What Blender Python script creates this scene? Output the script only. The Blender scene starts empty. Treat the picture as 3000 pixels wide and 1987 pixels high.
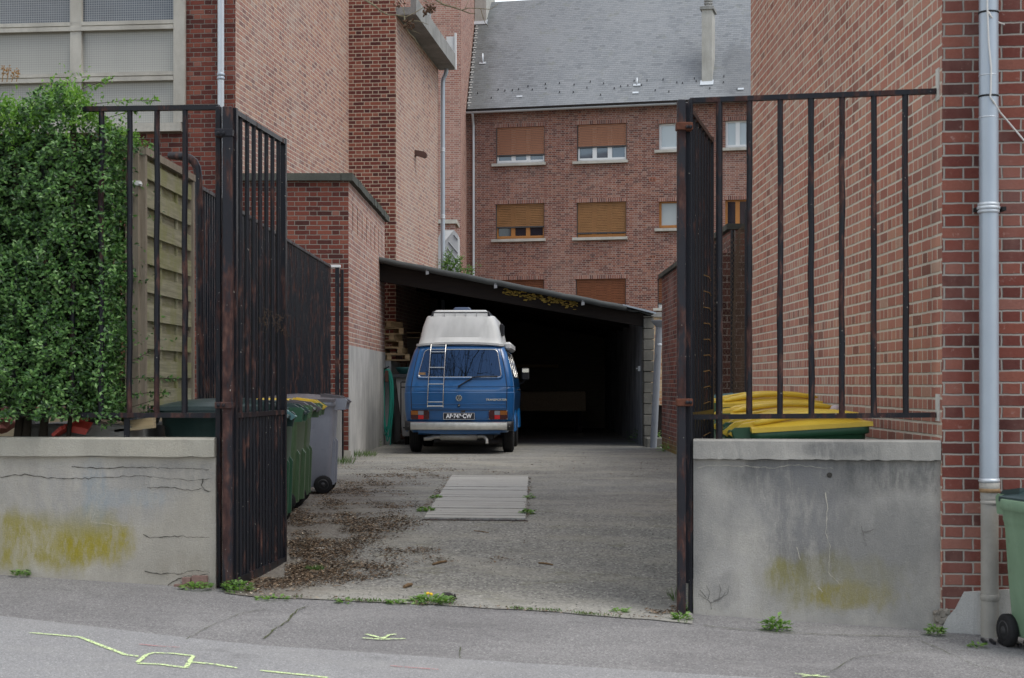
import bpy, math, random
import numpy as np
from mathutils import Vector, Matrix
random.seed(7); RNG = np.random.default_rng(11)
S = bpy.context.scene; C = S.collection; R = math.radians
PI = math.pi
# ------------------------------------------------------------------ camera, world, sun, exposure
F = 4700.0; CX = 1500.0; HY = 1125.0; CAMZ = 1.6
cd = bpy.data.cameras.new('camera'); cam = bpy.data.objects.new('camera', cd); C.objects.link(cam)
cam.location = (0, 0, CAMZ); cam.rotation_euler = (R(90), 0, 0)
cd.sensor_width = 36; cd.lens = F/3000*36; cd.shift_y = (HY-993.5)/3000; cd.clip_end = 2000
cd.dof.use_dof = True; cd.dof.focus_distance = 26.5; cd.dof.aperture_fstop = 8.0
S.camera = cam
W = bpy.data.worlds.new('World'); S.world = W; W.use_nodes = True
wt = W.node_tree; wt.nodes.clear()
wo = wt.nodes.new('ShaderNodeOutputWorld'); wb = wt.nodes.new('ShaderNodeBackground')
sk = wt.nodes.new('ShaderNodeTexSky'); sk.sky_type = 'NISHITA'; sk.sun_disc = False
sk.sun_elevation = R(60); sk.sun_rotation = R(120); sk.air_density = 1.0; sk.dust_density = 1.0
tc = wt.nodes.new('ShaderNodeTexCoord'); mp = wt.nodes.new('ShaderNodeMapping'); mp.inputs['Scale'].default_value = (1, 1, 2.2)
nz = wt.nodes.new('ShaderNodeTexNoise'); nz.inputs['Scale'].default_value = 2.3; nz.inputs['Detail'].default_value = 7; nz.inputs['Roughness'].default_value = .6
cr = wt.nodes.new('ShaderNodeValToRGB'); cr.color_ramp.elements[0].position = .40; cr.color_ramp.elements[1].position = .60
mx = wt.nodes.new('ShaderNodeMix'); mx.data_type = 'RGBA'
wt.links.new(tc.outputs['Generated'], mp.inputs['Vector']); wt.links.new(mp.outputs['Vector'], nz.inputs['Vector'])
wt.links.new(nz.outputs['Fac'], cr.inputs['Fac'])
dt = wt.nodes.new('ShaderNodeVectorMath'); dt.operation = 'DOT_PRODUCT'; dt.inputs[1].default_value = (-.08, -.76, .645); wt.links.new(tc.outputs['Generated'], dt.inputs[0])
gp = wt.nodes.new('ShaderNodeMapRange'); gp.inputs[1].default_value = .86; gp.inputs[2].default_value = .975; gp.inputs[3].default_value = 1.; gp.inputs[4].default_value = .04; wt.links.new(dt.outputs['Value'], gp.inputs[0])   # a gap in the clouds over the street
ml = wt.nodes.new('ShaderNodeMath'); ml.operation = 'MULTIPLY'; wt.links.new(cr.outputs['Color'], ml.inputs[0]); wt.links.new(gp.outputs[0], ml.inputs[1]); wt.links.new(ml.outputs[0], mx.inputs[0])
wt.links.new(sk.outputs['Color'], mx.inputs[6]); mx.inputs[7].default_value = (8.8, 8.7, 8.5, 1)
wt.links.new(mx.outputs[2], wb.inputs['Color']); wb.inputs['Strength'].default_value = .1
wt.links.new(wb.outputs['Background'], wo.inputs['Surface'])
sl = bpy.data.lights.new('sun', 'SUN'); sl.energy = 1.1; sl.angle = R(35); sl.color = (1, .96, .9)
sun = bpy.data.objects.new('sun', sl); C.objects.link(sun); sun.location = (14, -8, 30)
_az, _el = R(120), R(60)
_sd = Vector((math.sin(_az)*math.cos(_el), math.cos(_az)*math.cos(_el), math.sin(_el)))
sun.rotation_euler = _sd.to_track_quat('Z', 'Y').to_euler()
S.view_settings.view_transform = 'Standard'; S.view_settings.look = 'None'
S.view_settings.gamma = 1; S.view_settings.exposure = 1.02; S.view_settings.use_curve_mapping = False
S.cycles.max_bounces = 8; S.cycles.diffuse_bounces = 6
# ------------------------------------------------------------------ geometry helpers
ORG = {}
SPLIT = {'lintel', 'wheel_arch', 'lid_rib', 'mortar_patch', 'pipe_collar', 'pipe_strap', 'bolt', 'lamp_screw', 'tray_groove', 'rafter', 'exposed_brick', 'crack', 'spray_line', 'spray_arrow', 'vent_slot', 'insulation_', 'pressed_line', 'pavement_crack', 'roof_vent_pipe', 'eave_end_board', 'cable', 'door_gap', 'rear_slats', 'top_boards', 'bottom_boards', 'twig'}
V = Vector
def P(px, py, Z): return V(((px-CX)/F*Z, Z, CAMZ-(py-HY)/F*Z))
def Hz(py, Z): return CAMZ-(py-HY)/F*Z
def hit(px, A, d):                      # where the sight line through column px meets a vertical plane (A + s*d), in plan
    k = (px-CX)/F; s = (k*A[1]-A[0])/(d[0]-k*d[1]); return (A[0]+s*d[0], A[1]+s*d[1], s)
def gz(x, y):
    gl = 10.2-.1*x; yy = min(y, gl)
    s = .19-.045*x+.02*(yy-10.2)
    t = min(max((y-gl)/4.5, 0), 1); t = t*t*(3-2*t)
    return s*(1-t)+.432*t
def ghit(px, py):
    Z = 12.0
    for _ in range(40):
        h = CAMZ-gz((px-CX)/F*Z, Z); Z = .5*Z+.5*h*F/(py-HY)
    return (px-CX)/F*Z, Z
class MB:
    def __init__(s): s.v = []; s.f = []; s.sm = []; s.mi = []
    def add(s, vs, fs, smooth=False, mi=0):
        b = len(s.v); s.v += [tuple(p) for p in vs]
        for f in fs: s.f.append(tuple(i+b for i in f)); s.sm.append(smooth); s.mi.append(mi)
        return s
    def quad(s, a, b, c, d, mi=0): return s.add([a, b, c, d], [(0, 1, 2, 3)], False, mi)
    def obox(s, c, ax, ay, az, mi=0):
        c, ax, ay, az = V(c), V(ax), V(ay), V(az)
        vs = [c+ax*i+ay*j+az*k for k in (-1, 1) for j in (-1, 1) for i in (-1, 1)]
        fs = [(0, 2, 3, 1), (4, 5, 7, 6), (0, 1, 5, 4), (2, 6, 7, 3), (0, 4, 6, 2), (1, 3, 7, 5)]
        if ax.cross(ay).dot(az) < 0: fs = [f[::-1] for f in fs]
        return s.add(vs, fs, False, mi)
    def box(s, x0, x1, y0, y1, z0, z1, mi=0):
        return s.obox(((x0+x1)/2, (y0+y1)/2, (z0+z1)/2), ((x1-x0)/2, 0, 0), (0, (y1-y0)/2, 0), (0, 0, (z1-z0)/2), mi)
    def bbox(s, x0, x1, y0, y1, z0, z1, b=.01, mi=0):      # box with bevelled vertical and top edges
        def ring(z, i):
            a0, a1, c0, c1 = x0+i, x1-i, y0+i, y1-i
            return [(a0+b, c0, z), (a1-b, c0, z), (a1, c0+b, z), (a1, c1-b, z), (a1-b, c1, z), (a0+b, c1, z), (a0, c1-b, z), (a0, c0+b, z)]
        return s.loft([ring(z0, b), ring(z0+b, 0), ring(z1-b, 0), ring(z1, b)], True, True, False, mi)
    def loft(s, rings, cap0=False, cap1=False, smooth=True, mi=0, closed=True):
        n = len(rings[0]); vs = [p for r in rings for p in r]; fs = []
        for i in range(len(rings)-1):
            for j in range(n if closed else n-1):
                k = (j+1) % n; fs.append((i*n+j, i*n+k, (i+1)*n+k, (i+1)*n+j))
        s.add(vs, fs, smooth, mi)
        if cap0: s.add(rings[0], [tuple(range(n))[::-1]], False, mi)
        if cap1: s.add(rings[-1], [tuple(range(n))], False, mi)
        return s
    def tube(s, pts, r, n=8, cap=True, mi=0, smooth=True):
        pts = [V(p) for p in pts]; rs = r if isinstance(r, (list, tuple)) else [r]*len(pts)
        rings = []; up = None
        for i, p in enumerate(pts):
            d = (pts[min(i+1, len(pts)-1)]-pts[max(i-1, 0)]).normalized()
            if up is None:
                up = V((0, 0, 1)) if abs(d.z) < .9 else V((1, 0, 0))
            a = (up-d*up.dot(d)).normalized(); b = d.cross(a); up = a
            rings.append([p+(a*math.cos(2*PI*k/n)+b*math.sin(2*PI*k/n))*rs[i] for k in range(n)])
        return s.loft(rings, cap, cap, smooth, mi)
    def lathe(s, c, axis, prof, n=24, mi=0, smooth=True):   # prof: (distance along axis, radius)
        axis = V(axis).normalized(); a = axis.orthogonal().normalized(); b = axis.cross(a); c = V(c)
        rings = [[c+axis*t+(a*math.cos(2*PI*k/n)+b*math.sin(2*PI*k/n))*r for k in range(n)] for t, r in prof]
        return s.loft(rings, True, True, smooth, mi)
    def strip(s, pts, w, up=(0, 0, 1), mi=0):
        pts = [V(p) for p in pts]; up = V(up); L = []
        for i, p in enumerate(pts):
            d = (pts[min(i+1, len(pts)-1)]-pts[max(i-1, 0)]).normalized(); q = d.cross(up).normalized()
            ww = w[i] if isinstance(w, (list, tuple)) else w
            L.append((p+q*ww/2, p-q*ww/2))
        for a, b in zip(L, L[1:]): s.quad(a[0], a[1], b[1], b[0], mi)
        return s
    def islands(s):
        key = {}; par = list(range(len(s.v)))
        def fd(a):
            while par[a] != a: par[a] = par[par[a]]; a = par[a]
            return a
        for i, p in enumerate(s.v):
            k_ = (round(p[0], 4), round(p[1], 4), round(p[2], 4))
            if k_ in key: par[fd(i)] = fd(key[k_])
            else: key[k_] = i
        for f in s.f:
            for i in f[1:]: par[fd(i)] = fd(f[0])
        out = {}
        for f, sm, mi in zip(s.f, s.sm, s.mi):
            m = out.setdefault(fd(f[0]), MB()); m.add([s.v[i] for i in f], [tuple(range(len(f)))], sm, mi)
        return list(out.values())
    def build(s, name, mats, parent=None, world=True, smooth_all=None):
        if name in SPLIT and not smooth_all:
            isl = s.islands()
            if len(isl) > 1:
                obs = [m.weld()._build(name, mats, parent, world, None) for m in isl]; return obs[0]
            return s._build(name, mats, parent, world, None)
        return s._build(name, mats, parent, world, smooth_all)
    def weld(s):
        key = {}; nv = []; mp_ = []
        for p in s.v:
            k_ = (round(p[0], 5), round(p[1], 5), round(p[2], 5))
            if k_ not in key: key[k_] = len(nv); nv.append(p)
            mp_.append(key[k_])
        s.v = nv; s.f = [tuple(mp_[i] for i in f) for f in s.f]
        keep = [i for i, f in enumerate(s.f) if len(set(f)) == len(f)]
        s.f = [s.f[i] for i in keep]; s.sm = [s.sm[i] for i in keep]; s.mi = [s.mi[i] for i in keep]; return s
    def _build(s, name, mats, parent=None, world=True, smooth_all=None):
        o = np.array(ORG.get(parent.name, (0, 0, 0)) if (parent and world) else (0, 0, 0), dtype=float)
        me = bpy.data.meshes.new(name)
        vs = np.array(s.v, dtype=float).reshape(-1, 3)
        me.from_pydata((vs-o).tolist(), [], s.f)
        if not isinstance(mats, (list, tuple)): mats = [mats]
        for m in mats: me.materials.append(m)
        me.polygons.foreach_set('use_smooth', s.sm if smooth_all is None else [smooth_all]*len(s.f))
        me.polygons.foreach_set('material_index', s.mi)
        uv = me.uv_layers.new(name='UVMap'); co = []
        for f in s.f:
            p = [s.v[i] for i in f]; nx = ny = nzz = 0.
            for i in range(len(p)):
                a, b = p[i], p[(i+1) % len(p)]
                nx += (a[1]-b[1])*(a[2]+b[2]); ny += (a[2]-b[2])*(a[0]+b[0]); nzz += (a[0]-b[0])*(a[1]+b[1])
            L = math.sqrt(nx*nx+ny*ny+nzz*nzz) or 1.; nx /= L; ny /= L; nzz /= L
            h = math.hypot(nx, ny)
            if h > .5:
                tx, ty = -ny/h, nx/h
                for q in p: co += [q[0]*tx+q[1]*ty, q[2]]
            else:
                for q in p: co += [q[0], q[1]]
        uv.data.foreach_set('uv', co)
        me.update(); ob = bpy.data.objects.new(name, me); C.objects.link(ob)
        if parent: ob.parent = parent; ORG[ob.name] = ORG.get(parent.name, (0, 0, 0))
        else: ORG[ob.name] = (0, 0, 0)
        return ob
def thing(name, label, cat, loc=(0, 0, 0), rz=0, group=None):
    o = bpy.data.objects.new(name, None); C.objects.link(o); o.location = loc; o.rotation_euler = (0, 0, rz)
    o.empty_display_size = .1; ORG[o.name] = tuple(loc); return tag(o, label, cat, group)
def tag(o, label, cat, group=None):
    o['label'] = label; o['category'] = cat
    if group: o['group'] = group
    return o
def struct(o): o['kind'] = 'structure'; return o
def stuff(o): o['kind'] = 'stuff'; return o
def copy_tree(o, parent=None):
    c = o.copy(); C.objects.link(c); c.parent = parent; ORG[c.name] = ORG.get(o.name, (0, 0, 0))
    for ch in list(o.children): copy_tree(ch, c)
    return c
# ------------------------------------------------------------------ material helpers
class NM:
    def __init__(s, name, rough=.7, spec=.4):
        s.mat = bpy.data.materials.new(name); s.mat.use_nodes = True; s.t = s.mat.node_tree
        s.b = s.t.nodes['Principled BSDF']; s.b.inputs['Roughness'].default_value = rough
        s.b.inputs['Specular IOR Level'].default_value = spec; s._pos = None; s._uv = None
    def put(s, sock, v):
        if isinstance(v, bpy.types.NodeSocket): s.t.links.new(v, sock)
        elif v is not None:
            if isinstance(v, (tuple, list)) and len(v) == 3 and len(sock.default_value) == 4: v = (*v, 1)
            sock.default_value = v
    def n(s, t): return s.t.nodes.new(t)
    def pos(s):
        if s._pos is None: s._pos = s.n('ShaderNodeNewGeometry').outputs['Position']
        return s._pos
    def uv(s):
        if s._uv is None: s._uv = s.n('ShaderNodeTexCoord').outputs['UV']
        return s._uv
    def obj(s): return s.n('ShaderNodeTexCoord').outputs['Object']
    def m(s, op, a, b=None, c=None):
        k = s.n('ShaderNodeMath'); k.operation = op
        for i, v in enumerate((a, b, c)): s.put(k.inputs[i], v)
        return k.outputs[0]
    def sep(s, v):
        k = s.n('ShaderNodeSeparateXYZ'); s.put(k.inputs[0], v); return k.outputs
    def comb(s, x, y, z=0.):
        k = s.n('ShaderNodeCombineXYZ')
        for i, v in enumerate((x, y, z)): s.put(k.inputs[i], v)
        return k.outputs[0]
    def vscale(s, v, sc):
        k = s.n('ShaderNodeVectorMath'); k.operation = 'MULTIPLY'; s.put(k.inputs[0], v); k.inputs[1].default_value = sc; return k.outputs[0]
    def noise(s, v, sc, det=4, ro=.55, dist=0.):
        k = s.n('ShaderNodeTexNoise'); s.put(k.inputs['Vector'], v); k.inputs['Scale'].default_value = sc
        k.inputs['Detail'].default_value = det; k.inputs['Roughness'].default_value = ro; k.inputs['Distortion'].default_value = dist
        return k.outputs['Fac']
    def vor(s, v, sc, out='Distance', feat='F1'):
        k = s.n('ShaderNodeTexVoronoi'); k.feature = feat; s.put(k.inputs['Vector'], v); k.inputs['Scale'].default_value = sc
        return k.outputs[out]
    def wn(s, v):
        k = s.n('ShaderNodeTexWhiteNoise'); k.noise_dimensions = '3D'; s.put(k.inputs['Vector'], v); return k.outputs['Value']
    def island(s): return s.n('ShaderNodeNewGeometry').outputs['Random Per Island']
    def mr(s, v, a, b, c=0., d=1., smooth=True):
        k = s.n('ShaderNodeMapRange'); k.interpolation_type = 'SMOOTHSTEP' if smooth else 'LINEAR'
        for i, q in enumerate((v, a, b, c, d)): s.put(k.inputs[i], q)
        return k.outputs[0]
    def ramp(s, f, stops):
        k = s.n('ShaderNodeValToRGB'); e = k.color_ramp.elements
        while len(e) < len(stops): e.new(.5)
        for i, (p, c) in enumerate(stops): e[i].position = p; e[i].color = (*c, 1)
        s.put(k.inputs[0], f); return k.outputs[0]
    def mix(s, f, a, b, mode='MIX'):
        k = s.n('ShaderNodeMix'); k.data_type = 'RGBA'; k.blend_type = mode
        s.put(k.inputs[0], f); s.put(k.inputs[6], a); s.put(k.inputs[7], b); return k.outputs[2]
    def bump(s, h, dist=.005, st=1.):
        k = s.n('ShaderNodeBump'); k.inputs['Strength'].default_value = st; k.inputs['Distance'].default_value = dist
        s.put(k.inputs['Height'], h); s.t.links.new(k.outputs[0], s.b.inputs['Normal'])
    def col(s, c): s.put(s.b.inputs['Base Color'], c); return s
    def rough(s, c): s.put(s.b.inputs['Roughness'], c); return s
    def blob(s, x, z, rx, rz, wob=.35, sc=3., edge=.35):      # soft-edged stain of its own shape on a wall (world x, z)
        p = s.sep(s.pos()); dx = s.m('DIVIDE', s.m('SUBTRACT', p[0], x), rx); dz = s.m('DIVIDE', s.m('SUBTRACT', p[2], z), rz)
        d = s.m('SQRT', s.m('ADD', s.m('MULTIPLY', dx, dx), s.m('MULTIPLY', dz, dz)))
        nn = s.m('MULTIPLY', s.m('SUBTRACT', s.noise(s.vscale(s.pos(), (1, 1, .6)), sc, 5, .65), .5), wob*3.2)
        return s.mr(s.m('ADD', d, nn), 1.-edge, 1.+edge, 1., 0.)
def plain(name, c, rough=.6, spec=.4, var=.25, sc=4., metal=0., bump=0., bsc=60.):
    k = NM(name, rough, spec); nn = k.noise(k.pos(), sc, 5, .6)
    k.col(k.mix(nn, tuple(x*(1-var) for x in c), tuple(min(1, x*(1+var)) for x in c)))
    k.b.inputs['Metallic'].default_value = metal
    if bump: k.bump(k.noise(k.pos(), bsc, 4), bump)
    return k.mat
def brick(name, bond='flemish', L=.22, H=.063, hd=.105, j=.011, cols=None, mort=(.42, .38, .31), mort2=None, eff=.0, effc=(.5, .45, .4), effs=.7, dirt=.25, moss=None, seed=0., off=0., tint=None):
    k = NM(name, .88, .2); uv = k.uv(); s = k.sep(uv)
    w1 = k.m('MULTIPLY', k.m('SUBTRACT', k.noise(uv, 14, 3), .5), .011); w2 = k.m('MULTIPLY', k.m('SUBTRACT', k.noise(k.vscale(uv, (1, 1.3, 1)), 11, 3, .6), .5), .011)
    u = k.m('ADD', k.m('ADD', s[0], w1), 50+off); v = k.m('ADD', k.m('ADD', s[1], w2), 20)
    HH = H+j; row = k.m('FLOOR', k.m('DIVIDE', v, HH)); par = k.m('FLOORED_MODULO', row, 2.); vl = k.m('SUBTRACT', v, k.m('MULTIPLY', row, HH))
    if bond == 'flemish':
        Pd = L+hd+2*j; uu = k.m('ADD', u, k.m('MULTIPLY', par, Pd/2)); ce = k.m('FLOOR', k.m('DIVIDE', uu, Pd)); t = k.m('SUBTRACT', uu, k.m('MULTIPLY', ce, Pd))
        ih = k.m('GREATER_THAN', t, L+j); loc = k.m('SUBTRACT', t, k.m('MULTIPLY', ih, L+j)); wd = k.m('SUBTRACT', L+j, k.m('MULTIPLY', ih, L-hd))
        idx = k.m('ADD', k.m('MULTIPLY', ce, 2.), ih)
    elif bond == 'english':
        wd = k.m('SUBTRACT', L+j, k.m('MULTIPLY', par, L-hd)); uu = k.m('ADD', u, k.m('MULTIPLY', par, .055)); idx = k.m('FLOOR', k.m('DIVIDE', uu, wd)); loc = k.m('SUBTRACT', uu, k.m('MULTIPLY', idx, wd))
    else:
        wd = L+j; uu = k.m('ADD', u, k.m('MULTIPLY', par, (L+j)/2)); idx = k.m('FLOOR', k.m('DIVIDE', uu, wd)); loc = k.m('SUBTRACT', uu, k.m('MULTIPLY', idx, wd))
    du = k.m('MINIMUM', loc, k.m('SUBTRACT', wd, loc)); dv = k.m('MINIMUM', vl, k.m('SUBTRACT', HH, vl)); d = k.m('MINIMUM', du, dv)
    mask = k.mr(d, j/2-.0025, j/2+.0025)
    rid = k.wn(k.comb(idx, row, seed)); rid2 = k.wn(k.comb(idx, row, seed+5.3))
    cols = cols or [(0, (.10, .035, .03)), (.3, (.19, .062, .045)), (.6, (.25, .085, .058)), (.85, (.31, .115, .075)), (1, (.36, .17, .12))]
    cb = k.ramp(rid, cols)
    g = k.noise(uv, 45, 4, .7); cb = k.mix(.5, cb, k.mix(g, (.25, .25, .25), (.75, .75, .75)), 'OVERLAY')
    sp = k.mr(k.noise(uv, 22, 5, .7), .58, .70); cb = k.mix(k.m('MULTIPLY', sp, k.m('MULTIPLY', rid2, .55)), cb, (.42, .30, .26))
    if eff:
        e = k.mr(k.noise(k.vscale(k.pos(), (1, 1, .55)), effs, 5, .62), .38, .66)
        cb = k.mix(k.m('MULTIPLY', e, eff), cb, effc)
    mm = k.mix(k.noise(uv, 6, 4), mort, mort2 or tuple(x*.72 for x in mort))
    c = k.mix(mask, mm, cb)
    dn = k.mr(k.noise(k.pos(), .5, 5, .6), .35, .75); c = k.mix(k.m('MULTIPLY', dn, dirt), c, k.mix(1., c, (.5, .47, .45), 'MULTIPLY'))
    if moss:
        mk = k.mr(k.m('ADD', k.sep(k.pos())[2], k.m('MULTIPLY', k.noise(k.pos(), 3, 5), .5)), moss[0], moss[1], 1., 0.)
        c = k.mix(k.m('MULTIPLY', mk, .8), c, moss[2])
    k.col(c); k.bump(k.m('ADD', mask, k.m('MULTIPLY', g, .35)), .006, .9)
    return k.mat
def cement(name, c=(.34, .33, .31), c2=(.24, .235, .225), stains=(), streak=.5, gr=.35):
    k = NM(name, .92, .2); p = k.pos()
    a = k.mr(k.noise(k.vscale(p, (1, 1, .7)), 1.6, 6, .65), .3, .7); cc = k.mix(a, c2, c)
    st = k.mr(k.noise(k.vscale(p, (9, 9, .8)), 1.2, 4, .6), .45, .75); cc = k.mix(k.m('MULTIPLY', st, streak*.5), cc, tuple(x*.55 for x in c))
    for (x, z, rx, rz, colr, am, wob, sc) in stains:
        mk = k.blob(x, z, rx, rz, wob, sc)
        tex = k.m('MULTIPLY', k.mr(k.noise(k.vscale(p, (1, 1, .3)), 13, 6, .8), .38, .6), k.mr(k.noise(p, 5, 5, .7), .3, .55, .45, 1.))
        cc = k.mix(k.m('MULTIPLY', k.m('MULTIPLY', mk, am), k.m('ADD', .35, k.m('MULTIPLY', tex, .65))), cc, colr)
    sp = k.noise(p, 110, 3, .8); cc = k.mix(gr, cc, k.mix(sp, (.2, .2, .2), (.8, .8, .8)), 'OVERLAY')
    pit = k.mr(k.vor(p, 38), .06, .13); cc = k.mix(k.m('MULTIPLY', k.m('SUBTRACT', 1., pit), .35), cc, (.12, .115, .11))
    k.col(cc); k.bump(k.m('ADD', sp, k.noise(p, 9, 5)), .006, .8); return k.mat
def asphalt(name, c, c2, agg=.5, sc=80., extra=None, rough=.9):
    k = NM(name, rough, .25); p = k.pos()
    a = k.mr(k.noise(p, .9, 6, .65), .3, .7); cc = k.mix(a, c2, c)
    v = k.n('ShaderNodeTexVoronoi'); k.put(v.inputs['Vector'], p); v.inputs['Scale'].default_value = sc
    r = k.wn(k.vscale(v.outputs['Position'], (37., 41., 3.))); cc = k.mix(agg, cc, k.ramp(r, [(0, (.18, .18, .18)), (.7, (.5, .5, .5)), (.93, (.6, .6, .58)), (1, (.95, .95, .92))]), 'OVERLAY')
    if extra: cc = extra(k, cc, p)
    k.col(cc); k.bump(k.m('ADD', v.outputs['Distance'], k.noise(p, 14, 5)), .006, .7); return k.mat
def iron(name, rust=.5, base=(.0045, .005, .0075)):
    k = NM(name, .5, .28); p = k.pos()
    a = k.noise(k.vscale(p, (1, 1, .25)), 11, 6, .68); mk = k.mr(a, .62-.22*rust, .72-.2*rust)
    rc = k.ramp(k.noise(k.vscale(p, (1, 1, .4)), 28, 4), [(.25, (.016, .008, .008)), (.5, (.06, .028, .023)), (.75, (.15, .075, .055))])
    cc = k.mix(k.m('MULTIPLY', mk, .85), k.mix(k.noise(p, 6, 4), base, tuple(x*2.2 for x in base)), rc)
    fl = k.mr(k.noise(p, 55, 2, .5), .735, .76); cc = k.mix(k.m('MULTIPLY', fl, .8), cc, (.45, .42, .36))
    k.col(cc); k.rough(k.mr(mk, 0., 1., .42, .85)); k.bump(a, .003, .6); return k.mat
def leafmat(name, stops, rough=.42, trans=.25):
    k = NM(name, rough, .5); r = k.island(); c = k.ramp(r, stops); k.col(c)
    k.b.inputs['Transmission Weight'].default_value = 0
    tr = k.n('ShaderNodeBsdfTranslucent'); k.put(tr.inputs['Color'], k.mix(1., c, (1.1, 1.3, .5), 'MULTIPLY'))
    ms = k.n('ShaderNodeMixShader'); ms.inputs[0].default_value = trans
    k.t.links.new(k.b.outputs[0], ms.inputs[1]); k.t.links.new(tr.outputs[0], ms.inputs[2])
    k.t.links.new(ms.outputs[0], k.t.nodes['Material Output'].inputs['Surface']); return k.mat
def woodmat(name, c, c2, axis=(1, 12, 12), rough=.8, sc=2.5, green=None):
    k = NM(name, rough, .25); p = k.pos(); g = k.noise(k.vscale(p, axis), sc, 6, .7, .3)
    isl = k.island(); cc = k.mix(k.mr(g, .3, .7), c2, c)
    cc = k.mix(k.m('MULTIPLY', isl, .45), cc, tuple(x*.6 for x in c))
    if green: cc = k.mix(k.m('MULTIPLY', k.mr(k.noise(p, 3.5, 5, .65), .42, .62), .7), cc, green)
    k.col(cc); k.bump(g, .004, .6); return k.mat
def glassmat(name, c, ior=1.6, rough=.03, spec=.5):
    k = NM(name, rough, spec); k.col(c); k.b.inputs['IOR'].default_value = ior; return k.mat

M = {}
M['iron'] = iron('black_iron', .56); M['iron_gate'] = iron('gate_iron', .40); M['iron_rust'] = iron('rusty_iron', .75, (.009, .009, .012)); M['iron_dark'] = iron('dark_iron', .3)
M['rust'] = plain('rust', (.115, .045, .028), .85, .2, .6, 30)
pal_dark = [(0, (.065, .025, .022)), (.25, (.125, .038, .030)), (.6, (.175, .052, .038)), (.87, (.225, .075, .05)), (1, (.24, .105, .08))]
pal_mid = [(0, (.11, .048, .042)), (.3, (.18, .070, .054)), (.6, (.235, .092, .066)), (.85, (.28, .12, .082)), (1, (.29, .17, .135))]
pal_org = [(0, (.22, .10, .075)), (.15, (.34, .142, .104)), (.6, (.41, .178, .128)), (.9, (.455, .222, .152)), (1, (.43, .285, .215))]
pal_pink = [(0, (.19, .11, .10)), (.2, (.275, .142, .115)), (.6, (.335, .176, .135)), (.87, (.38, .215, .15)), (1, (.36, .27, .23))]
M['brick_right'] = brick('right_brick', 'english', cols=pal_org, mort=(.64, .59, .49), eff=.3, effc=(.42, .27, .22), effs=.8, dirt=.2, j=.0155)
M['brick_rfront'] = brick('front_red_brick', 'flemish', cols=pal_dark, j=.011, mort=(.36, .335, .295), eff=.35, effc=(.30, .17, .14), effs=2.2, seed=2., off=.15)
M['brick_lfront'] = brick('left_red_brick', 'flemish', cols=pal_dark, j=.010, mort=(.24, .225, .195), seed=3.)
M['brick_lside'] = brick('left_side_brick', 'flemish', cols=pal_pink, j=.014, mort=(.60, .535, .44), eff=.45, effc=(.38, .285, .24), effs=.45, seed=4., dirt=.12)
M['brick_pier'] = brick('pier_brick', 'flemish', cols=[(0, (.085, .032, .03)), (.3, (.15, .048, .04)), (.6, (.20, .062, .048)), (.85, (.26, .09, .06)), (1, (.28, .13, .10))], j=.014, mort=(.60, .52, .40), seed=5., dirt=.1)
M['brick_back'] = brick('back_brick', 'flemish', cols=pal_mid, mort=(.46, .41, .35), j=.013, eff=.3, effc=(.31, .20, .165), effs=.35, seed=6., dirt=.25)
M['brick_tall'] = brick('tall_brick', 'flemish', cols=[(0, (.18, .085, .07)), (.3, (.27, .12, .095)), (.7, (.33, .155, .115)), (1, (.36, .22, .18))], j=.014, mort=(.52, .46, .40), eff=.35, effc=(.42, .25, .2), seed=7., dirt=.15)
M['brick_out'] = brick('outbuilding_brick', 'flemish', cols=pal_dark, mort=(.30, .28, .24), seed=8., dirt=.2)
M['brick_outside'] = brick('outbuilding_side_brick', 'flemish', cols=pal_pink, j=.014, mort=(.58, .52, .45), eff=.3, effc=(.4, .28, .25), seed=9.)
M['brick_yard'] = brick('yard_brick', 'flemish', cols=pal_dark, mort=(.30, .28, .25), eff=.4, effc=(.33, .25, .24), seed=10., moss=(.45, 1.05, (.20, .19, .03)))
M['brick_shade'] = brick('shaded_wall_brick', 'flemish', cols=[(0, (.05, .022, .02)), (.5, (.085, .034, .03)), (1, (.12, .05, .04))], mort=(.30, .26, .23), seed=11., L=.22, H=.07)  # brick colours darkened to carry the shadow this wall stands in
M['brick_yel'] = brick('yellow_brick', 'stretcher', cols=[(0, (.35, .13, .07)), (.3, (.45, .3, .17)), (1, (.55, .42, .27))], mort=(.5, .45, .36), seed=12.)
M['stone'] = cement('cast_stone', (.50, .485, .43), (.38, .365, .32), streak=.6)
M['concrete'] = cement('grey_concrete', (.30, .30, .285), (.2, .2, .19), streak=.9)
M['coping_dark'] = cement('weathered_coping', (.10, .105, .09), (.05, .052, .045), streak=.6)
M['block'] = cement('concrete_block', (.17, .165, .145), (.10, .097, .085), streak=.7)
M['render_grey'] = cement('grey_render', (.50, .495, .47), (.33, .33, .315), streak=1.3)
M['zinc'] = plain('zinc', (.36, .41, .46), .42, .5, .12, 3., .35)
M['zinc_light'] = plain('light_zinc', (.50, .54, .57), .4, .5, .12, 3., .35)
M['zinc_dull'] = plain('dull_zinc', (.20, .215, .235), .55, .4, .2, 4.)
M['cast'] = plain('cast_iron_pipe', (.30, .29, .26), .75, .3, .35, 5., 0, .003)
M['white_frame'] = plain('white_frame', (.68, .69, .68), .45, .4, .05)
M['oak_frame'] = plain('oak_frame', (.36, .15, .035), .5, .4, .2, 6.)
M['shutter_tan'] = plain('tan_shutter', (.33, .155, .09), .6, .3, .08, 2.)
M['shutter_oak'] = plain('oak_shutter', (.26, .13, .05), .55, .3, .3, 3.)
M['shutter_brown'] = plain('brown_shutter', (.17, .06, .025), .55, .3, .35, 5.)
M['pane'] = glassmat('window_pane', (.10, .12, .14), 2.0, .04)
M['pane_dark'] = glassmat('dark_pane', (.02, .022, .03), 1.7, .04)
M['pane_pale'] = glassmat('pale_pane', (.42, .46, .46), 1.8, .05)
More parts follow.
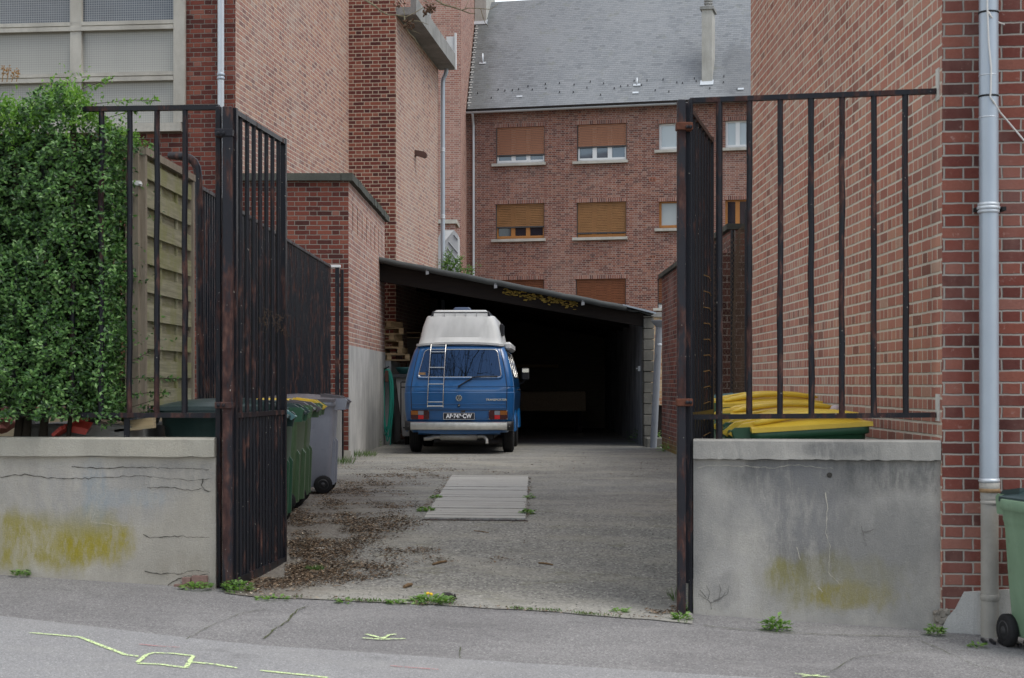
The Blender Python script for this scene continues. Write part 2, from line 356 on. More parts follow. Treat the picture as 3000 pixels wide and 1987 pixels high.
M['black'] = plain('black_rubber', (.012, .012, .013), .75, .3, .3)
M['dark_wood'] = woodmat('dark_beam_wood', (.018, .013, .010), (.009, .007, .006))  # near-black wood for beams, soffit, legs and door
M['roof_edge'] = plain('roof_edge_felt', (.055, .06, .058), .7, .3, .4, 5., 0, .004)
# ------------------------------------------------------------------ ground: pavement, yard, garden
gl_y = lambda x: 10.2-.1*x
def grid(f, x0, x1, nx, y0, y1, ny, dz=0.):
    mb = MB(); vs = []
    for j in range(ny+1):
        for i in range(nx+1):
            x = x0+(x1-x0)*i/nx; a, b = f(x); y = a+(b-a)*j/ny if y0 is None else y0+(y1-y0)*j/ny
            vs.append((x, y, gz(x, y)+dz))
    fs = [(j*(nx+1)+i, j*(nx+1)+i+1, (j+1)*(nx+1)+i+1, (j+1)*(nx+1)+i) for j in range(ny) for i in range(nx)]
    return mb.add(vs, fs, True)
seam = [ghit(x, y) for x, y in ((0, 1806), (700, 1888), (1400, 1936), (2000, 1974), (2350, 1995))]
def seam_y(x):
    xs = [p[0] for p in seam]; ys = [p[1] for p in seam]
    if x <= xs[0]: return ys[0]+(x-xs[0])*(ys[1]-ys[0])/(xs[1]-xs[0])
    if x >= xs[-1]: return ys[-1]+(x-xs[-1])*(ys[-1]-ys[-2])/(xs[-1]-xs[-2])
    return float(np.interp(x, xs, ys))
edge = [ghit(x, y) for x, y in ((560, 1728), (760, 1752), (1200, 1770), (1620, 1795), (1990, 1826), (2060, 1834))]
def edge_y(x):
    if x < -1.87: return 10.78
    if x > 1.13: return 10.45
    return float(np.interp(x, [p[0] for p in edge], [p[1] for p in edge]))+.012*math.sin(9*x)+.008*math.sin(23*x+1)
def ex_pave(k, c, p):
    w = k.mr(k.noise(k.vscale(p, (1, 3, 1)), 1.3, 5, .6), .45, .75); c = k.mix(k.m('MULTIPLY', w, .35), c, (.30, .295, .285)); o_ = k.mr(k.noise(k.vscale(p, (1, 1.6, 1)), 2.1, 5, .65), .57, .70); c = k.mix(k.m('MULTIPLY', o_, .38), c, (.125, .122, .12))
    d = k.mr(k.noise(p, 26, 3, .6), .70, .76); return k.mix(k.m('MULTIPLY', d, .5), c, (.05, .05, .05))
M['pave_old'] = asphalt('old_asphalt', (.25, .245, .243), (.195, .19, .19), .65, 120, ex_pave)
M['pave_new'] = asphalt('grey_asphalt', (.31, .31, .312), (.27, .27, .272), .5, 140, ex_pave)
def ex_yard(k, c, p):
    s = k.sep(p)
    b = k.mr(k.noise(k.vscale(p, (1, 2.2, 1)), .8, 6, .68), .46, .66)
    c = k.mix(k.m('MULTIPLY', b, .55), c, (.30, .285, .235))
    m = k.mr(k.noise(k.vscale(p, (1, 1.8, 1)), 2.2, 6, .7), .54, .68); c = k.mix(k.m('MULTIPLY', m, .4), c, (.13, .125, .06))
    e = k.mr(k.m('ADD', s[1], k.m('MULTIPLY', k.noise(p, 2, 4), 1.2)), 10.6, 11.4, 1., 0.)
    c = k.mix(k.m('MULTIPLY', e, .5), c, (.36, .35, .31))
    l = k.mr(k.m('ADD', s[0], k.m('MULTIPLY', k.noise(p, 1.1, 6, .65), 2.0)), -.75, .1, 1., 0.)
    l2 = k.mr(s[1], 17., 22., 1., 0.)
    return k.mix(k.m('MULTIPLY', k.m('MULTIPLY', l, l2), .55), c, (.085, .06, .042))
M['yard'] = asphalt('yard_asphalt', (.27, .262, .235), (.185, .18, .165), .8, 62, ex_yard)
M['earth'] = plain('garden_earth', (.10, .085, .055), .95, .1, .5, 6, 0, .01)
M['road'] = asphalt('road_asphalt', (.10, .10, .10), (.07, .07, .07), .5, 90)
struct(MB().quad((-600, -600, -.75), (600, -600, -.75), (600, 900, -.75), (-600, 900, -.75)).build('ground', M['earth']))
mb = MB(); mb.quad((-60, -14, -.10), (60, -14, -.10), (60, 2.2, -.10), (-60, 2.2, -.10)); struct(mb.build('road', M['road']))
mb = grid(lambda x: (2.5, 10.6), -24, 14, 76, 2.5, 10.9, 34)
for i in range(76):
    xa = -24+.5*i; xb = xa+.5
    mb.quad((xa, 2.2, gz(xa, 2.5)-.002), (xb, 2.2, gz(xb, 2.5)-.002), (xb, 2.5, gz(xb, 2.5)), (xa, 2.5, gz(xa, 2.5)))
    mb.quad((xa, 2.2, -.2), (xb, 2.2, -.2), (xb, 2.2, gz(xb, 2.5)-.002), (xa, 2.2, gz(xa, 2.5)-.002))
pavement = struct(mb.build('pavement', M['pave_old']))
struct(grid(lambda x: (2.6, seam_y(x)), -20, 12, 96, None, None, 24, .004).build('pavement_strip', M['pave_new']))
mb = grid(lambda x: (edge_y(x), 16.), -2.95, 2.75, 76, None, None, 40, .006)
mb2 = MB().quad((-6, 16, .438), (6.5, 16, .438), (6.5, 48, .438), (-6, 48, .438))
mb.add(mb2.v, mb2.f); struct(mb.build('yard_ground', M['yard']))
struct(MB().box(-16, -2.78, 10.75, 24.6, .2, 1.15).build('garden_ground', M['earth']))
# ------------------------------------------------------------------ walls with openings
def holed_wall(mb, o, u, n_in, u0, u1, z0, z1, rects, depth=.16, mi=0, back=None, bmi=0):
    """wall plane: o + u*s at height z; rects (s0,s1,za,zb) are openings with reveals 'depth' deep along n_in"""
    o = V(o); u = V(u); n = V(n_in)
    us = sorted({u0, u1, *[min(max(r[i], u0), u1) for r in rects for i in (0, 1)]}); zs = sorted({z0, z1, *[min(max(r[i], z0), z1) for r in rects for i in (2, 3)]})
    pt = lambda s, z: o+u*s+V((0, 0, z-o.z))
    for a, b in zip(us, us[1:]):
        for c, d in zip(zs, zs[1:]):
            ms, mz = (a+b)/2, (c+d)/2
            if any(r[0] < ms < r[1] and r[2] < mz < r[3] for r in rects): continue
            mb.quad(pt(a, c), pt(b, c), pt(b, d), pt(a, d), mi)
    for (a, b, c, d) in rects:
        q = [pt(a, c), pt(b, c), pt(b, d), pt(a, d)]; qi = [p+n*depth for p in q]
        for i in range(4):
            j = (i+1) % 4; mb.quad(q[j], q[i], qi[i], qi[j], mi)
        if back: mb.quad(qi[0], qi[1], qi[2], qi[3], bmi)
ZV = V((0, 0, 1))
# ---- right house
XR = 2.664; YR = F/473.; YE = 17.9
UH = V((.9944, -.1058, 0)); DH = V((.1058, .9944, 0))
rh = thing('brick_house', 'tall red brick house at the right edge with orange side wall and zinc downpipe', 'house', (XR, YR, .05))
a = V((XR, YR, 0)); b = V((XR, YE, 0)); c = a+UH*9; zt = 10.5
mb = MB(); mb.quad((b.x, b.y, -.6), (a.x, a.y, -.6), (a.x, a.y, zt), (b.x, b.y, zt)); mb.quad((11.6, YE, -.6), (b.x, b.y, -.6), (b.x, b.y, zt), (11.6, YE, zt)); mb.build('side_wall', M['brick_right'], rh)
mb = MB()
mb.quad((a.x, a.y, -.6), (c.x, c.y, -.6), (c.x, c.y, zt), (a.x, a.y, zt)); mb.quad((c.x, c.y, -.6), (11.6, YE, -.6), (11.6, YE, zt), (c.x, c.y, zt)); mb.build('front_wall', M['brick_rfront'], rh)
mb = MB(); vs = [(a.x-.2, a.y-.3, zt), (c.x+.2, c.y-.3, zt), (11.8, YE+.2, zt), (b.x-.2, YE+.2, zt)]; mid = [((vs[0][0]+vs[3][0])/2, 14, zt+3.4), ((vs[1][0]+vs[2][0])/2, 14, zt+3.4)]
mb.add(vs+mid, [(0, 1, 5, 4), (2, 3, 4, 5), (3, 0, 4), (1, 2, 5), (3, 2, 1, 0)]); M['tile'] = plain('roof_tile', (.16, .06, .04), .85, .2, .3, 8); mb.build('roof', M['tile'], rh)
# cement plinth at the foot of the front wall, broken away next to the garden wall
def face_pt(px, py, off):                    # point on the front face of the right house, 'off' metres proud of it
    A = a-DH*off; x, y, s = hit(px, A, UH); return V((x, y, Hz(py, y)))
out = [(2762, 1872), (2762, 1835), (2776, 1808), (2798, 1785), (2812, 1758), (2824, 1735), (2880, 1732), (2990, 1725), (3150, 1715), (3150, 1935), (2990, 1905), (2880, 1885)]
mb = MB(); f0 = [face_pt(x, y, .022) for x, y in out]; f1 = [face_pt(x, y, -.002) for x, y in out]
f0 = [V((p.x, p.y, p.z-(.12 if i in (0, 9, 10, 11) else 0))) for i, p in enumerate(f0)]; f1 = [V((q.x, q.y, p.z)) for p, q in zip(f0, f1)]
n = len(out); mb.add(f0, [tuple(range(n))[::-1]]); mb.loft([f0, f1], smooth=False); mb.build('plinth', M['render_grey'], rh)
mb = MB()
for i in range(26):
    px = random.uniform(2738, 2815); py = random.uniform(1790, 1868)
    q = face_pt(px, py, .0); r = random.uniform(.012, .03)
    mb.lathe(q, (random.uniform(-.3, .3), -1, random.uniform(-.3, .3)), [(-r, r*.9), (0, r), (r*.5, r*.6)], 6, smooth=False)
M['rubble'] = cement('rubble', (.30, .28, .24), (.15, .13, .11)); mb.build('rubble_fill', M['rubble'], rh)
# downpipe
def pipe_pt(px, py, off=.09): return face_pt(px, py, off)
def vpipe(mb, px0, py0, px1, py1, r, off=.09, n=20): mb.tube([face_pt(px0, py0, off), face_pt(px1, py1, off)], r, n)
dp = MB(); vpipe(dp, 2896, -300, 2898, 1410, .058); dz = dp.build('downpipe', M['zinc'], rh)
mb = MB()
for py, rr in ((600, .066), (610, .070), (620, .066)): mb.lathe(face_pt(2896, py, .09), (0, 0, 1), [(-.012, rr-.006), (-.006, rr), (.006, rr), (.012, rr-.006)], 20)
mb.lathe(face_pt(2896, 222, .09), ZV, [(-.004, .0585), (0, .0595), (.004, .0585)], 20); mb.lathe(face_pt(2896, 345, .09), ZV, [(-.004, .0585), (0, .0595), (.004, .0585)], 20)
mb.lathe(face_pt(2898, 1408, .09), ZV, [(-.012, .06), (0, .066), (.014, .06)], 20); mb.build('pipe_collar', M['zinc_light'], dz)
mb = MB()
for py in (38, 283): mb.lathe(face_pt(2896, py, .09), ZV, [(-.006, .059), (-.005, .0615), (.005, .0615), (.006, .059)], 20)
mb.obox(face_pt(2864, 614, .05), (.012, 0, 0), (0, .06, 0), (0, 0, .012)); mb.obox(face_pt(2934, 614, .05), (.012, 0, 0), (0, .06, 0), (0, 0, .012)); mb.build('pipe_strap', M['black'], dz)
mb = MB(); vpipe(mb, 2899, 1412, 2899, 1462, .0555); vpipe(mb, 2899, 1448, 2900, 1890, .053); mb.lathe(face_pt(2899, 1428, .09), ZV, [(-.03, .056), (-.028, .062), (.028, .062), (.03, .056)], 20)
mb.lathe(face_pt(2900, 1750, .09), ZV, [(-.02, .054), (-.016, .058), (.016, .058), (.02, .054)], 20); mb.lathe(face_pt(2900, 1472, .09), ZV, [(-.012, .054), (-.01, .058), (.01, .058), (.012, .054)], 20)
ci = mb.build('cast_pipe', M['cast'], rh)
mb = MB(); mb.lathe(face_pt(2899, 1437, .09), ZV, [(-.012, .0565), (-.01, .0632), (.012, .0632), (.016, .0565)], 20); mb.build('rusty_band', plain('rusty_band_metal', (.26, .17, .09), .85, .2, .5, 20), ci)
mb = MB(); mb.tube([face_pt(x, y, o) for x, y, o in ((2890, -200, .155), (2893, 30, .155), (2897, 130, .152), (2904, 200, .155), (2903, 260, .152), (2901, 284, .152), (2912, 300, .15), (2930, 330, .1), (2960, 365, .03), (3000, 412, .012), (3120, 500, .012))], .0055, 8)
mb.tube([face_pt(x, y, o) for x, y, o in ((2896, 34, .152), (2904, 50, .152), (2922, 65, .08), (2942, 72, .01))], .0055, 8); mb.build('cable', plain('white_cable', (.6, .59, .56), .5, .3, .08), rh)
mb = MB()
for px, py, w, h in ((2742, 240, .035, .20), (2742, 1195, .04, .17)):
    mb.obox((XR-.002, YR+.09, Hz(py, YR)), (.006, 0, 0), (0, w, 0), (0, 0, h/2))
mb.build('mortar_patch', plain('mortar_patch', (.50, .50, .46), .9, .2, .2, 12), rh)
# ---- garden walls on the street
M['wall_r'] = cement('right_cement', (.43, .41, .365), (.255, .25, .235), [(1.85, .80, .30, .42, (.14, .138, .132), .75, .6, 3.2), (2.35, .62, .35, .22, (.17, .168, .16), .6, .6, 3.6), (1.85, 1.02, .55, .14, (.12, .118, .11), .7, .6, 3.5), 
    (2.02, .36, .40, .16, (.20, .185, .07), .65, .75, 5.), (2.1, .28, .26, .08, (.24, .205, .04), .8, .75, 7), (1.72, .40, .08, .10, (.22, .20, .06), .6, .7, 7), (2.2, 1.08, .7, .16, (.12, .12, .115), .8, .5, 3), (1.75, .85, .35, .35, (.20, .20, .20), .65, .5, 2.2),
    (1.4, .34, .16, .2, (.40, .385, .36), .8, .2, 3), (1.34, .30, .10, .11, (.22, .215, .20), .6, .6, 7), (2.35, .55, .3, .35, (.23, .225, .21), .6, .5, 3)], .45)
M['wall_l'] = cement('left_cement', (.46, .43, .37), (.32, .30, .255), [
    (-3.2, .57, .50, .19, (.27, .235, .05), .9, .6, 3.6), (-2.68, .58, .26, .15, (.28, .235, .03), .95, .6, 4.5), (-2.75, .70, .2, .1, (.27, .24, .07), .6, .7, 6), (-2.75, .85, .55, .2, (.27, .27, .265), .6, .5, 2.5), (-2.2, 1.0, .3, .1, (.24, .235, .22), .6, .5, 3),
    (-2.72, .92, .08, .20, (.22, .29, .33), .4, .6, 5), (-2.5, .86, .22, .06, (.26, .31, .34), .35, .7, 6), (-2.05, .40, .2, .12, (.26, .235, .19), .5, .5, 4)], .5)
M['cop_r'] = cement('right_coping', (.39, .375, .34), (.25, .245, .225), [(2.0, 1.19, .20, .05, (.15, .15, .145), .8, .3, 4)], .3)
M['cop_l'] = cement('left_coping', (.40, .38, .32), (.30, .285, .235), [(-2.3, 1.19, .25, .07, (.42, .39, .32), .5, .5, 3)], .5)
def low_wall(name, label, pl, pr, Zl, Zr, zt, hc, mats, thick=.26, lip=.035, side=None):
    A = V(((pl-CX)/F*Zl, Zl, 0)); B = V(((pr-CX)/F*Zr, Zr, 0)); u = (B-A).normalized(); nn = V((-u.y, u.x, 0))
    t = thing(name, label, 'garden wall', (A.x, A.y, .2))
    mb = MB(); L = (B-A).length
    rows = 10; cols = 40
    # slightly uneven rendered face
    def pt(i, j, back=False):
        s = L*i/cols; z = -.3+(zt-hc+.3)*j/rows; q = A+u*s+nn*(lip+(thick if back else random.uniform(-.003, .003)))
        return V((q.x, q.y, z))
    fr = [[pt(i, j) for i in range(cols+1)] for j in range(rows+1)]
    vs = [p for r in fr for p in r]; mb.add(vs, [(j*(cols+1)+i, j*(cols+1)+i+1, (j+1)*(cols+1)+i+1, (j+1)*(cols+1)+i) for j in range(rows) for i in range(cols)], True)
    for end, col in ((0, 0), (1, cols)):
        e = [fr[j][col] for j in range(rows+1)]; bk = [pt(col, j, True) for j in range(rows+1)]
        for j in range(rows):
            q = (e[j], e[j+1], bk[j+1], bk[j]) if end == 0 else (e[j], bk[j], bk[j+1], e[j+1]); mb.quad(*(q if True else q))
    b0, b1 = pt(0, 0, True), pt(cols, 0, True); t0, t1 = pt(0, rows, True), pt(cols, rows, True); mb.quad(b1, b0, t0, t1)
    body = mb.build('wall_body', mats[0], t)
    mb = MB(); n = 48; up = []; lo = []
    prof = [(0, zt-hc+.004), (-.002, zt-.012), (.012, zt), (thick+lip*2-.012, zt-.006), (thick+lip*2, zt-.02), (thick+lip*2, zt-hc)]
    rings = []
    for i in range(n+1):
        s = L*i/n; jg = random.uniform(-.004, .003) if 0 < i < n else 0
        rings.append([A+u*s+nn*(o+(jg if k == 0 else 0))+V((0, 0, z+(jg if k == 0 else 0))) for k, (o, z) in enumerate(prof)])
    rings = rings[::-1]
    mb.loft(rings, True, True, False); mb.build('coping', mats[1], t)
    return t, A, u, nn, L
wl, WA, Wu, Wn, WL_ = low_wall('garden_wall', 'cracked low cement wall with yellow lichen in front of the hedge', -900, 627, 10.75, 10.32, 1.252, .125, (M['wall_l'], M['cop_l']))
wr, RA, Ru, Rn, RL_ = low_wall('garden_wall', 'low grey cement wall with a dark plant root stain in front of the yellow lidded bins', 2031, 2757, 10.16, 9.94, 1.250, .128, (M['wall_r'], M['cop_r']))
def on_wall(A, n, u, px, py, off):
    x, y, s = hit(px, A-n*off, u); return V((x, y, Hz(py, y)))
def cracks(parent, A, n, u, lines, w, mat, off=-.033):
    mb = MB()
    for ln in lines:
        pts = []
        for (x0, y0), (x1, y1) in zip(ln, ln[1:]):
            k = max(2, int(math.hypot(x1-x0, y1-y0)/9))
            for i in range(k): pts.append((x0+(x1-x0)*i/k+random.uniform(-1.6, 1.6), y0+(y1-y0)*i/k+random.uniform(-2.2, 2.2)))
        pts.append(ln[-1]); q = [on_wall(A, n, u, x, y, off+.004) for x, y in pts]
        mb.strip(q, [w*random.uniform(.35, 1.3)*(1-.6*i/len(q)) for i in range(len(q))], -n)
    return mb.build('crack', mat, parent)
M['crack'] = plain('crack_dark', (.05, .047, .042), .95, .1, .2); M['crack_pale'] = plain('crack_pale', (.46, .43, .36), .95, .1, .15)
cracks(wl, WA, Wn, Wu, [[(0, 1398), (72, 1390), (130, 1400), (260, 1402), (320, 1397), (420, 1395), (500, 1403), (560, 1408), (612, 1402)], [(210, 1369), (300, 1372), (380, 1369), (470, 1371), (612, 1376)], [(430, 1430), (500, 1428), (560, 1438), (590, 1432), (612, 1442)], [(596, 1402), (590, 1420), (600, 1438), (618, 1440)], [(420, 1566), (440, 1575), (520, 1572), (612, 1574)], [(425, 1675), (450, 1680), (520, 1682), (580, 1670), (614, 1678)], [(485, 1722), (505, 1705), (530, 1692), (560, 1687), (612, 1682)]], .006, M['crack'])
cracks(wl, WA, Wn, Wu, [[(265, 1528), (330, 1538), (420, 1541)], [(280, 1505), (265, 1528)]], .004, M['crack_pale'])
cracks(wr, RA, Rn, Ru, [[(2040, 1370), (2090, 1364), (2200, 1366), (2270, 1372), (2320, 1362), (2400, 1370), (2440, 1372)], [(2418, 1445), (2425, 1480), (2420, 1560), (2432, 1600), (2428, 1680), (2460, 1712)], [(2335, 1605), (2345, 1640)], [(2398, 1720), (2410, 1735)]], .005, M['crack_pale'])
cracks(wr, RA, Rn, Ru, [[(2524, 1542), (2530, 1570), (2538, 1600)], [(2530, 1560), (2560, 1550)]]+[[(2085, 1785), (2083, 1768), (2070, 1755), (2045, 1740)], [(2083, 1768), (2110, 1758), (2125, 1735)], [(2075, 1757), (2080, 1735), (2070, 1715)], [(2105, 1757), (2112, 1730), (2107, 1710)], [(2070, 1752), (2050, 1728)], [(2090, 1760), (2130, 1742), (2136, 1715)]], .0055, plain('root_stain', (.15, .145, .135), .95, .1, .2))
q = on_wall(RA, Rn, Ru, 2430, 1392, -.033); mb = MB(); mb.lathe(q, Rn, [(-.004, .012), (-.002, .017), (.0, .017)], 9); mb.build('drain_hole', M['crack'], wr)
# exposed bricks at the broken corner of the left wall
mb = MB()
for (x0, x1, y0, y1) in ((536, 560, 1692, 1710), (564, 608, 1687, 1713), (512, 545, 1712, 1726), (548, 600, 1716, 1730)):
    p0 = on_wall(WA, Wn, Wu, x0, y1, -.02); p1 = on_wall(WA, Wn, Wu, x1, y0, -.02); mb.obox((p0+p1)/2, (p1-p0)*V((.5, .5, 0)) if False else V(((p1.x-p0.x)/2, (p1.y-p0.y)/2, 0)), Wn*.02, ZV*((p1.z-p0.z)/2))
mb.build('exposed_brick', plain('worn_brick', (.22, .14, .12), .9, .2, .4, 30, 0, .004), wl)
# ------------------------------------------------------------------ left house
hx, hy = (690-CX)/F*24.7, 24.7; A0 = V((hx, hy, 0))
bx, by, s1 = hit(1022, A0, DH); B0 = V((bx, by, 0)); cx_, cy_, s2 = hit(1160, B0, UH); C0 = V((cx_, cy_, 0)); ex_, ey_, s3 = hit(1284, C0, DH); E0 = V((ex_, ey_, 0))
lh = thing('brick_house', 'dark red brick house on the left with wide wired glass window', 'house', (hx, hy, .4))
eaveZ = Hz(203, ey_); HT = 15.
def fpt(px, py, off=0.):                    # front face of the left house
    x, y, s = hit(px, A0-DH*off, UH); return V((x, y, Hz(py, y)))
wr_s = [fpt(-520, 0), fpt(546, 0)]; us = [(p-A0).dot(UH) for p in wr_s]
rect = (us[0], us[1], fpt(420, 390).z, fpt(420, -262).z)
mb = MB(); holed_wall(mb, A0, UH, DH, -13, 0, -.6, HT, [rect], .25); mb.build('front_wall', M['brick_lfront'], lh)
mb = MB(); q = lambda p, z: (p.x, p.y, z)
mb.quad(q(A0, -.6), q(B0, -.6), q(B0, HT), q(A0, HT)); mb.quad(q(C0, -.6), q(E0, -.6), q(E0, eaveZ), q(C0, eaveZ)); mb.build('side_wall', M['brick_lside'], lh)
mb = MB(); mb.quad(q(B0, -.6), q(C0, -.6), q(C0, HT), q(B0, HT)); mb.quad(q(C0, eaveZ), q(C0+DH*1.2, eaveZ), q(C0+DH*1.2, HT), q(C0, HT)); mb.build('pier', M['brick_pier'], lh)
EL = E0-UH*6; mb = MB(); mb.quad(q(E0, -.6), q(EL, -.6), q(EL, eaveZ), q(E0, eaveZ)); AL = A0-UH*13; AB = AL+DH*10
mb.quad(q(AL, HT), q(AL, -.6), q(AB, -.6), q(AB, HT)); mb.quad(q(AB, HT), q(AB, -.6), q(EL, -.6), q(EL, HT))
mb.add([q(AL, HT), q(A0, HT), q(C0, HT), q(C0+DH*1.2, HT), q(AB, HT)], [(0, 1, 2, 3, 4)]); mb.build('rear_wall', M['brick_lfront'], lh)
# concrete eave with gutter over the rear wing
mb = MB(); e0 = C0+DH*.02; L3 = (E0-C0).length+.12
for (o0, o1, z0, z1) in ((0.0, .42, eaveZ, eaveZ+.07), (.30, .42, eaveZ+.07, eaveZ+.36), (-3., .30, eaveZ+.07, eaveZ+.16)):
    mb.obox(e0+DH*L3/2+UH*(o0+o1)/2+ZV*((z0+z1)/2), DH*L3/2, UH*(o1-o0)/2, ZV*((z1-z0)/2))
mb.build('eave', M['concrete'], lh)
mb = MB(); q1 = E0+UH*.30+ZV*(eaveZ+.42); mb.obox(q1, UH*.10, DH*.015, ZV*.36); mb.obox(q1+UH*.12, UH*.02, DH*.05, ZV*.44); mb.build('eave_end_board', M['white_frame'], lh)
# downpipes of the left house
mb = MB(); pz = E0+UH*.03-DH*.03; mb.tube([pz+UH*.17+ZV*(eaveZ+.04), pz+UH*.17+ZV*(eaveZ-.06), pz+UH*.15+ZV*(eaveZ-.14), pz+UH*.10+ZV*(eaveZ-.24), pz+UH*.085+ZV*(eaveZ-.34), pz+UH*.085+ZV*.5], .052, 14); d2 = mb.build('rear_downpipe', M['zinc'], lh)
mb = MB()
for py in (440, 636): mb.lathe(pz+UH*.085+ZV*Hz(py, pz.y), ZV, [(-.05, .053), (-.04, .064), (-.02, .055), (.02, .055), (.04, .064), (.05, .053)], 14)
mb.build('pipe_collar', M['zinc_light'], d2)
mb = MB(); mb.tube([fpt(647, -260, .1), fpt(647, 1100, .1)], .052, 14); d3 = mb.build('front_downpipe', M['zinc_light'], lh)
mb = MB()
for py in (219, 230): mb.lathe(fpt(647, py, .1), ZV, [(-.025, .053), (-.012, .062), (.012, .062), (.025, .053)], 14)
mb.build('pipe_collar', M['zinc'], d3)
lx, ly, _ = hit(1216, C0, DH); lp = V((lx, ly, Hz(452, ly))); mb = MB()
prof = [(0, .09), (.20, .05), (.25, .02), (.27, -.02), (.25, -.07), (.20, -.09), (.03, -.03), (0, -.06)]
mb.loft([[lp+UH*o+ZV*z+DH*d for o, z in prof] for d in (-.07, .07)], True, True, False); mb.build('wall_lamp', plain('brown_lamp_metal', (.09, .045, .035), .6), lh)
# great window
wf = MB(); D = .05
def ob(mbx, x0, y0, x1, y1, off0, off1, base=fpt):
    a_, b_ = base(x0, y1, 0), base(x1, y0, 0); a_.z = base(420, y1, 0).z; b_.z = base(420, y0, 0).z; m_ = (a_+b_)/2; mbx.obox(m_-DH*(off0+off1)/2, V(((b_.x-a_.x)/2, (b_.y-a_.y)/2, 0)), DH*(off1-off0)/2, ZV*((b_.z-a_.z)/2))
ob(wf, 512, -262, 545, 362, -.02, .07); ob(wf, 209, -262, 242, 362, -.05, .055); ob(wf, -100, -262, -66, 362, -.05, .055); ob(wf, -410, -262, -376, 362, -.05, .055)
for y in (62, 212): ob(wf, -520, y, 511, y+11, -.04, .055); ob(wf, -520, y+15, 511, y+27, -.03, .075); ob(wf, -520, y+11.2, 511, y+14.8, -.05, .03)
ob(wf, -520, -100, 511, -75, -.04, .06)
ob(wf, -520, 364, 536, 389, -.05, .12)
win = wf.build('window', M['stone'], lh)
k = NM('wired_glass', .35, .5); pp = k.pos(); sp_ = k.sep(pp); uu_ = k.sep(k.uv())
def cellw(v): return k.m('ABSOLUTE', k.m('SUBTRACT', k.m('FRACT', k.m('ADD', k.m('DIVIDE', v, .036), 100.)), .5))
wire = k.m('GREATER_THAN', k.m('MAXIMUM', cellw(uu_[0]), cellw(uu_[1])), .43)
gl = k.mr(sp_[2], Hz(395, 25), Hz(-100, 25)); base = k.mix(k.noise(k.vscale(pp, (1, 1, .4)), 1.1, 5), (.30, .30, .265), (.43, .425, .385))
k.col(k.mix(k.m('MULTIPLY', wire, .55), base, (.11, .11, .11))); k.b.inputs['IOR'].default_value = 1.6; M['wired'] = k.mat
k = NM('dark_wired_glass', .12, .6); uu_ = k.sep(k.uv()); wire = k.m('GREATER_THAN', k.m('MAXIMUM', cellw(uu_[0]), cellw(uu_[1])), .42)
k.col(k.mix(wire, k.mix(k.noise(k.pos(), 1.6, 5), (.03, .036, .045), (.10, .12, .14)), (.30, .31, .31))); M['wired_dark'] = k.mat
for (x0, x1) in ((-376, -100), (-66, 209), (242, 512)):
    for (y0, y1, mt) in ((-75, 62, 'wired_dark'), (89, 212, 'wired'), (239, 364, 'wired')):
        g = MB(); ob(g, x0-6, y0-9, x1+6, y1+6, -.035, -.025); g.build('pane', M[mt], win)
g = MB(); ob(g, -520, -262, 512, -100, -.035, -.025); g.build('pane', M['wired_dark'], win)
# ------------------------------------------------------------------ small flat-roofed outbuilding
D2 = V((.0128, .99992, 0)).normalized(); U2 = V((D2.y, -D2.x, 0)); O0 = V(((1021-CX)/F*24.78, 24.78, 0)); ox, oy, L2 = hit(1127, O0, D2); OE = V((ox, oy, 0))
ot = thing('outbuilding', 'small flat roofed brick outbuilding with dark vent slots beside the wheelie bins', 'outbuilding', (O0.x, O0.y, .43))
ztop = Hz(530, 24.78); mb = MB()
sx = (1033.5, 1047.4, 1061, 1074, 1086.5, 1097.8, 1108.7, 1119); rects = []
zs0, zs1 = CAMZ+2.41, CAMZ+2.85
for x in sx:
    _, _, s_ = hit(x, O0, D2); rects.append((s_-.055, s_+.055, zs0, zs1))
holed_wall(mb, O0, D2, -U2, 0, L2, CAMZ+.60, ztop, rects, .15, 0, True, 1); mb.build('side_wall', [M['brick_outside'], M['black']], ot)  # slot backs painted black to stand in for the dark inside
mb = MB(); mb.quad(q(O0-U2*1.72, -.3), q(O0, -.3), q(O0, ztop), q(O0-U2*1.72, ztop)); mb.build('front_wall', M['brick_out'], ot); mb = MB(); mb.quad(q(OE, -.3), q(OE-U2*1.2, -.3), q(OE-U2*1.2, ztop), q(OE, ztop)); mb.build('rear_wall', M['brick_out'], ot)
mb = MB(); mb.obox((O0+OE)/2-U2*.07+ZV*((CAMZ+.6-.3)/2), D2*(L2/2-.003), U2*.085, ZV*((CAMZ+.6+.3)/2)); mb.build('plinth', M['render_grey'], ot)
mb = MB(); mb.obox(O0-U2*.06-D2*.02+ZV*(.2+.05), U2*.10, D2*.03, ZV*.32); mb.build('corner_plinth', M['stone'], ot)
mb = MB(); cz = ztop+.055
for i in range(24):
    s0 = -.06+(L2+.30)*i/24; s1_ = s0+(L2+.30)/24; jj = random.uniform(-.006, .006)
    mb.obox(O0+D2*(s0+s1_)/2+U2*(-.02+jj)+ZV*(cz+jj), D2*(s1_-s0)/2, U2*.09, ZV*.058)
mb.obox(O0-D2*.0+U2*-.93+ZV*cz, U2*.815, D2*.075, ZV*.056); mb.build('coping', M['coping_dark'], ot)
mb = MB(); mb.quad(q(O0-U2*1.6, ztop+.02), q(O0-U2*.05, ztop+.02), q(OE-U2*.05, ztop+.02), q(OE-U2*1.2, ztop+.02)); mb.build('flat_roof', M['roof_edge'], ot)
mb = MB()
for i in range(240):
    s0 = random.uniform(0, L2+.1); r = random.uniform(.012, .035); p = O0+D2*s0+U2*random.uniform(-.09, .06)+ZV*(cz+.055)
    mb.lathe(p, ZV, [(-.01, r), (.006, r*.8), (.018, r*.25)], 6)
M['moss'] = plain('moss', (.055, .06, .025), .95, .1, .6, 30, 0, .01); stuff(mb.build('moss', M['moss'], ot))
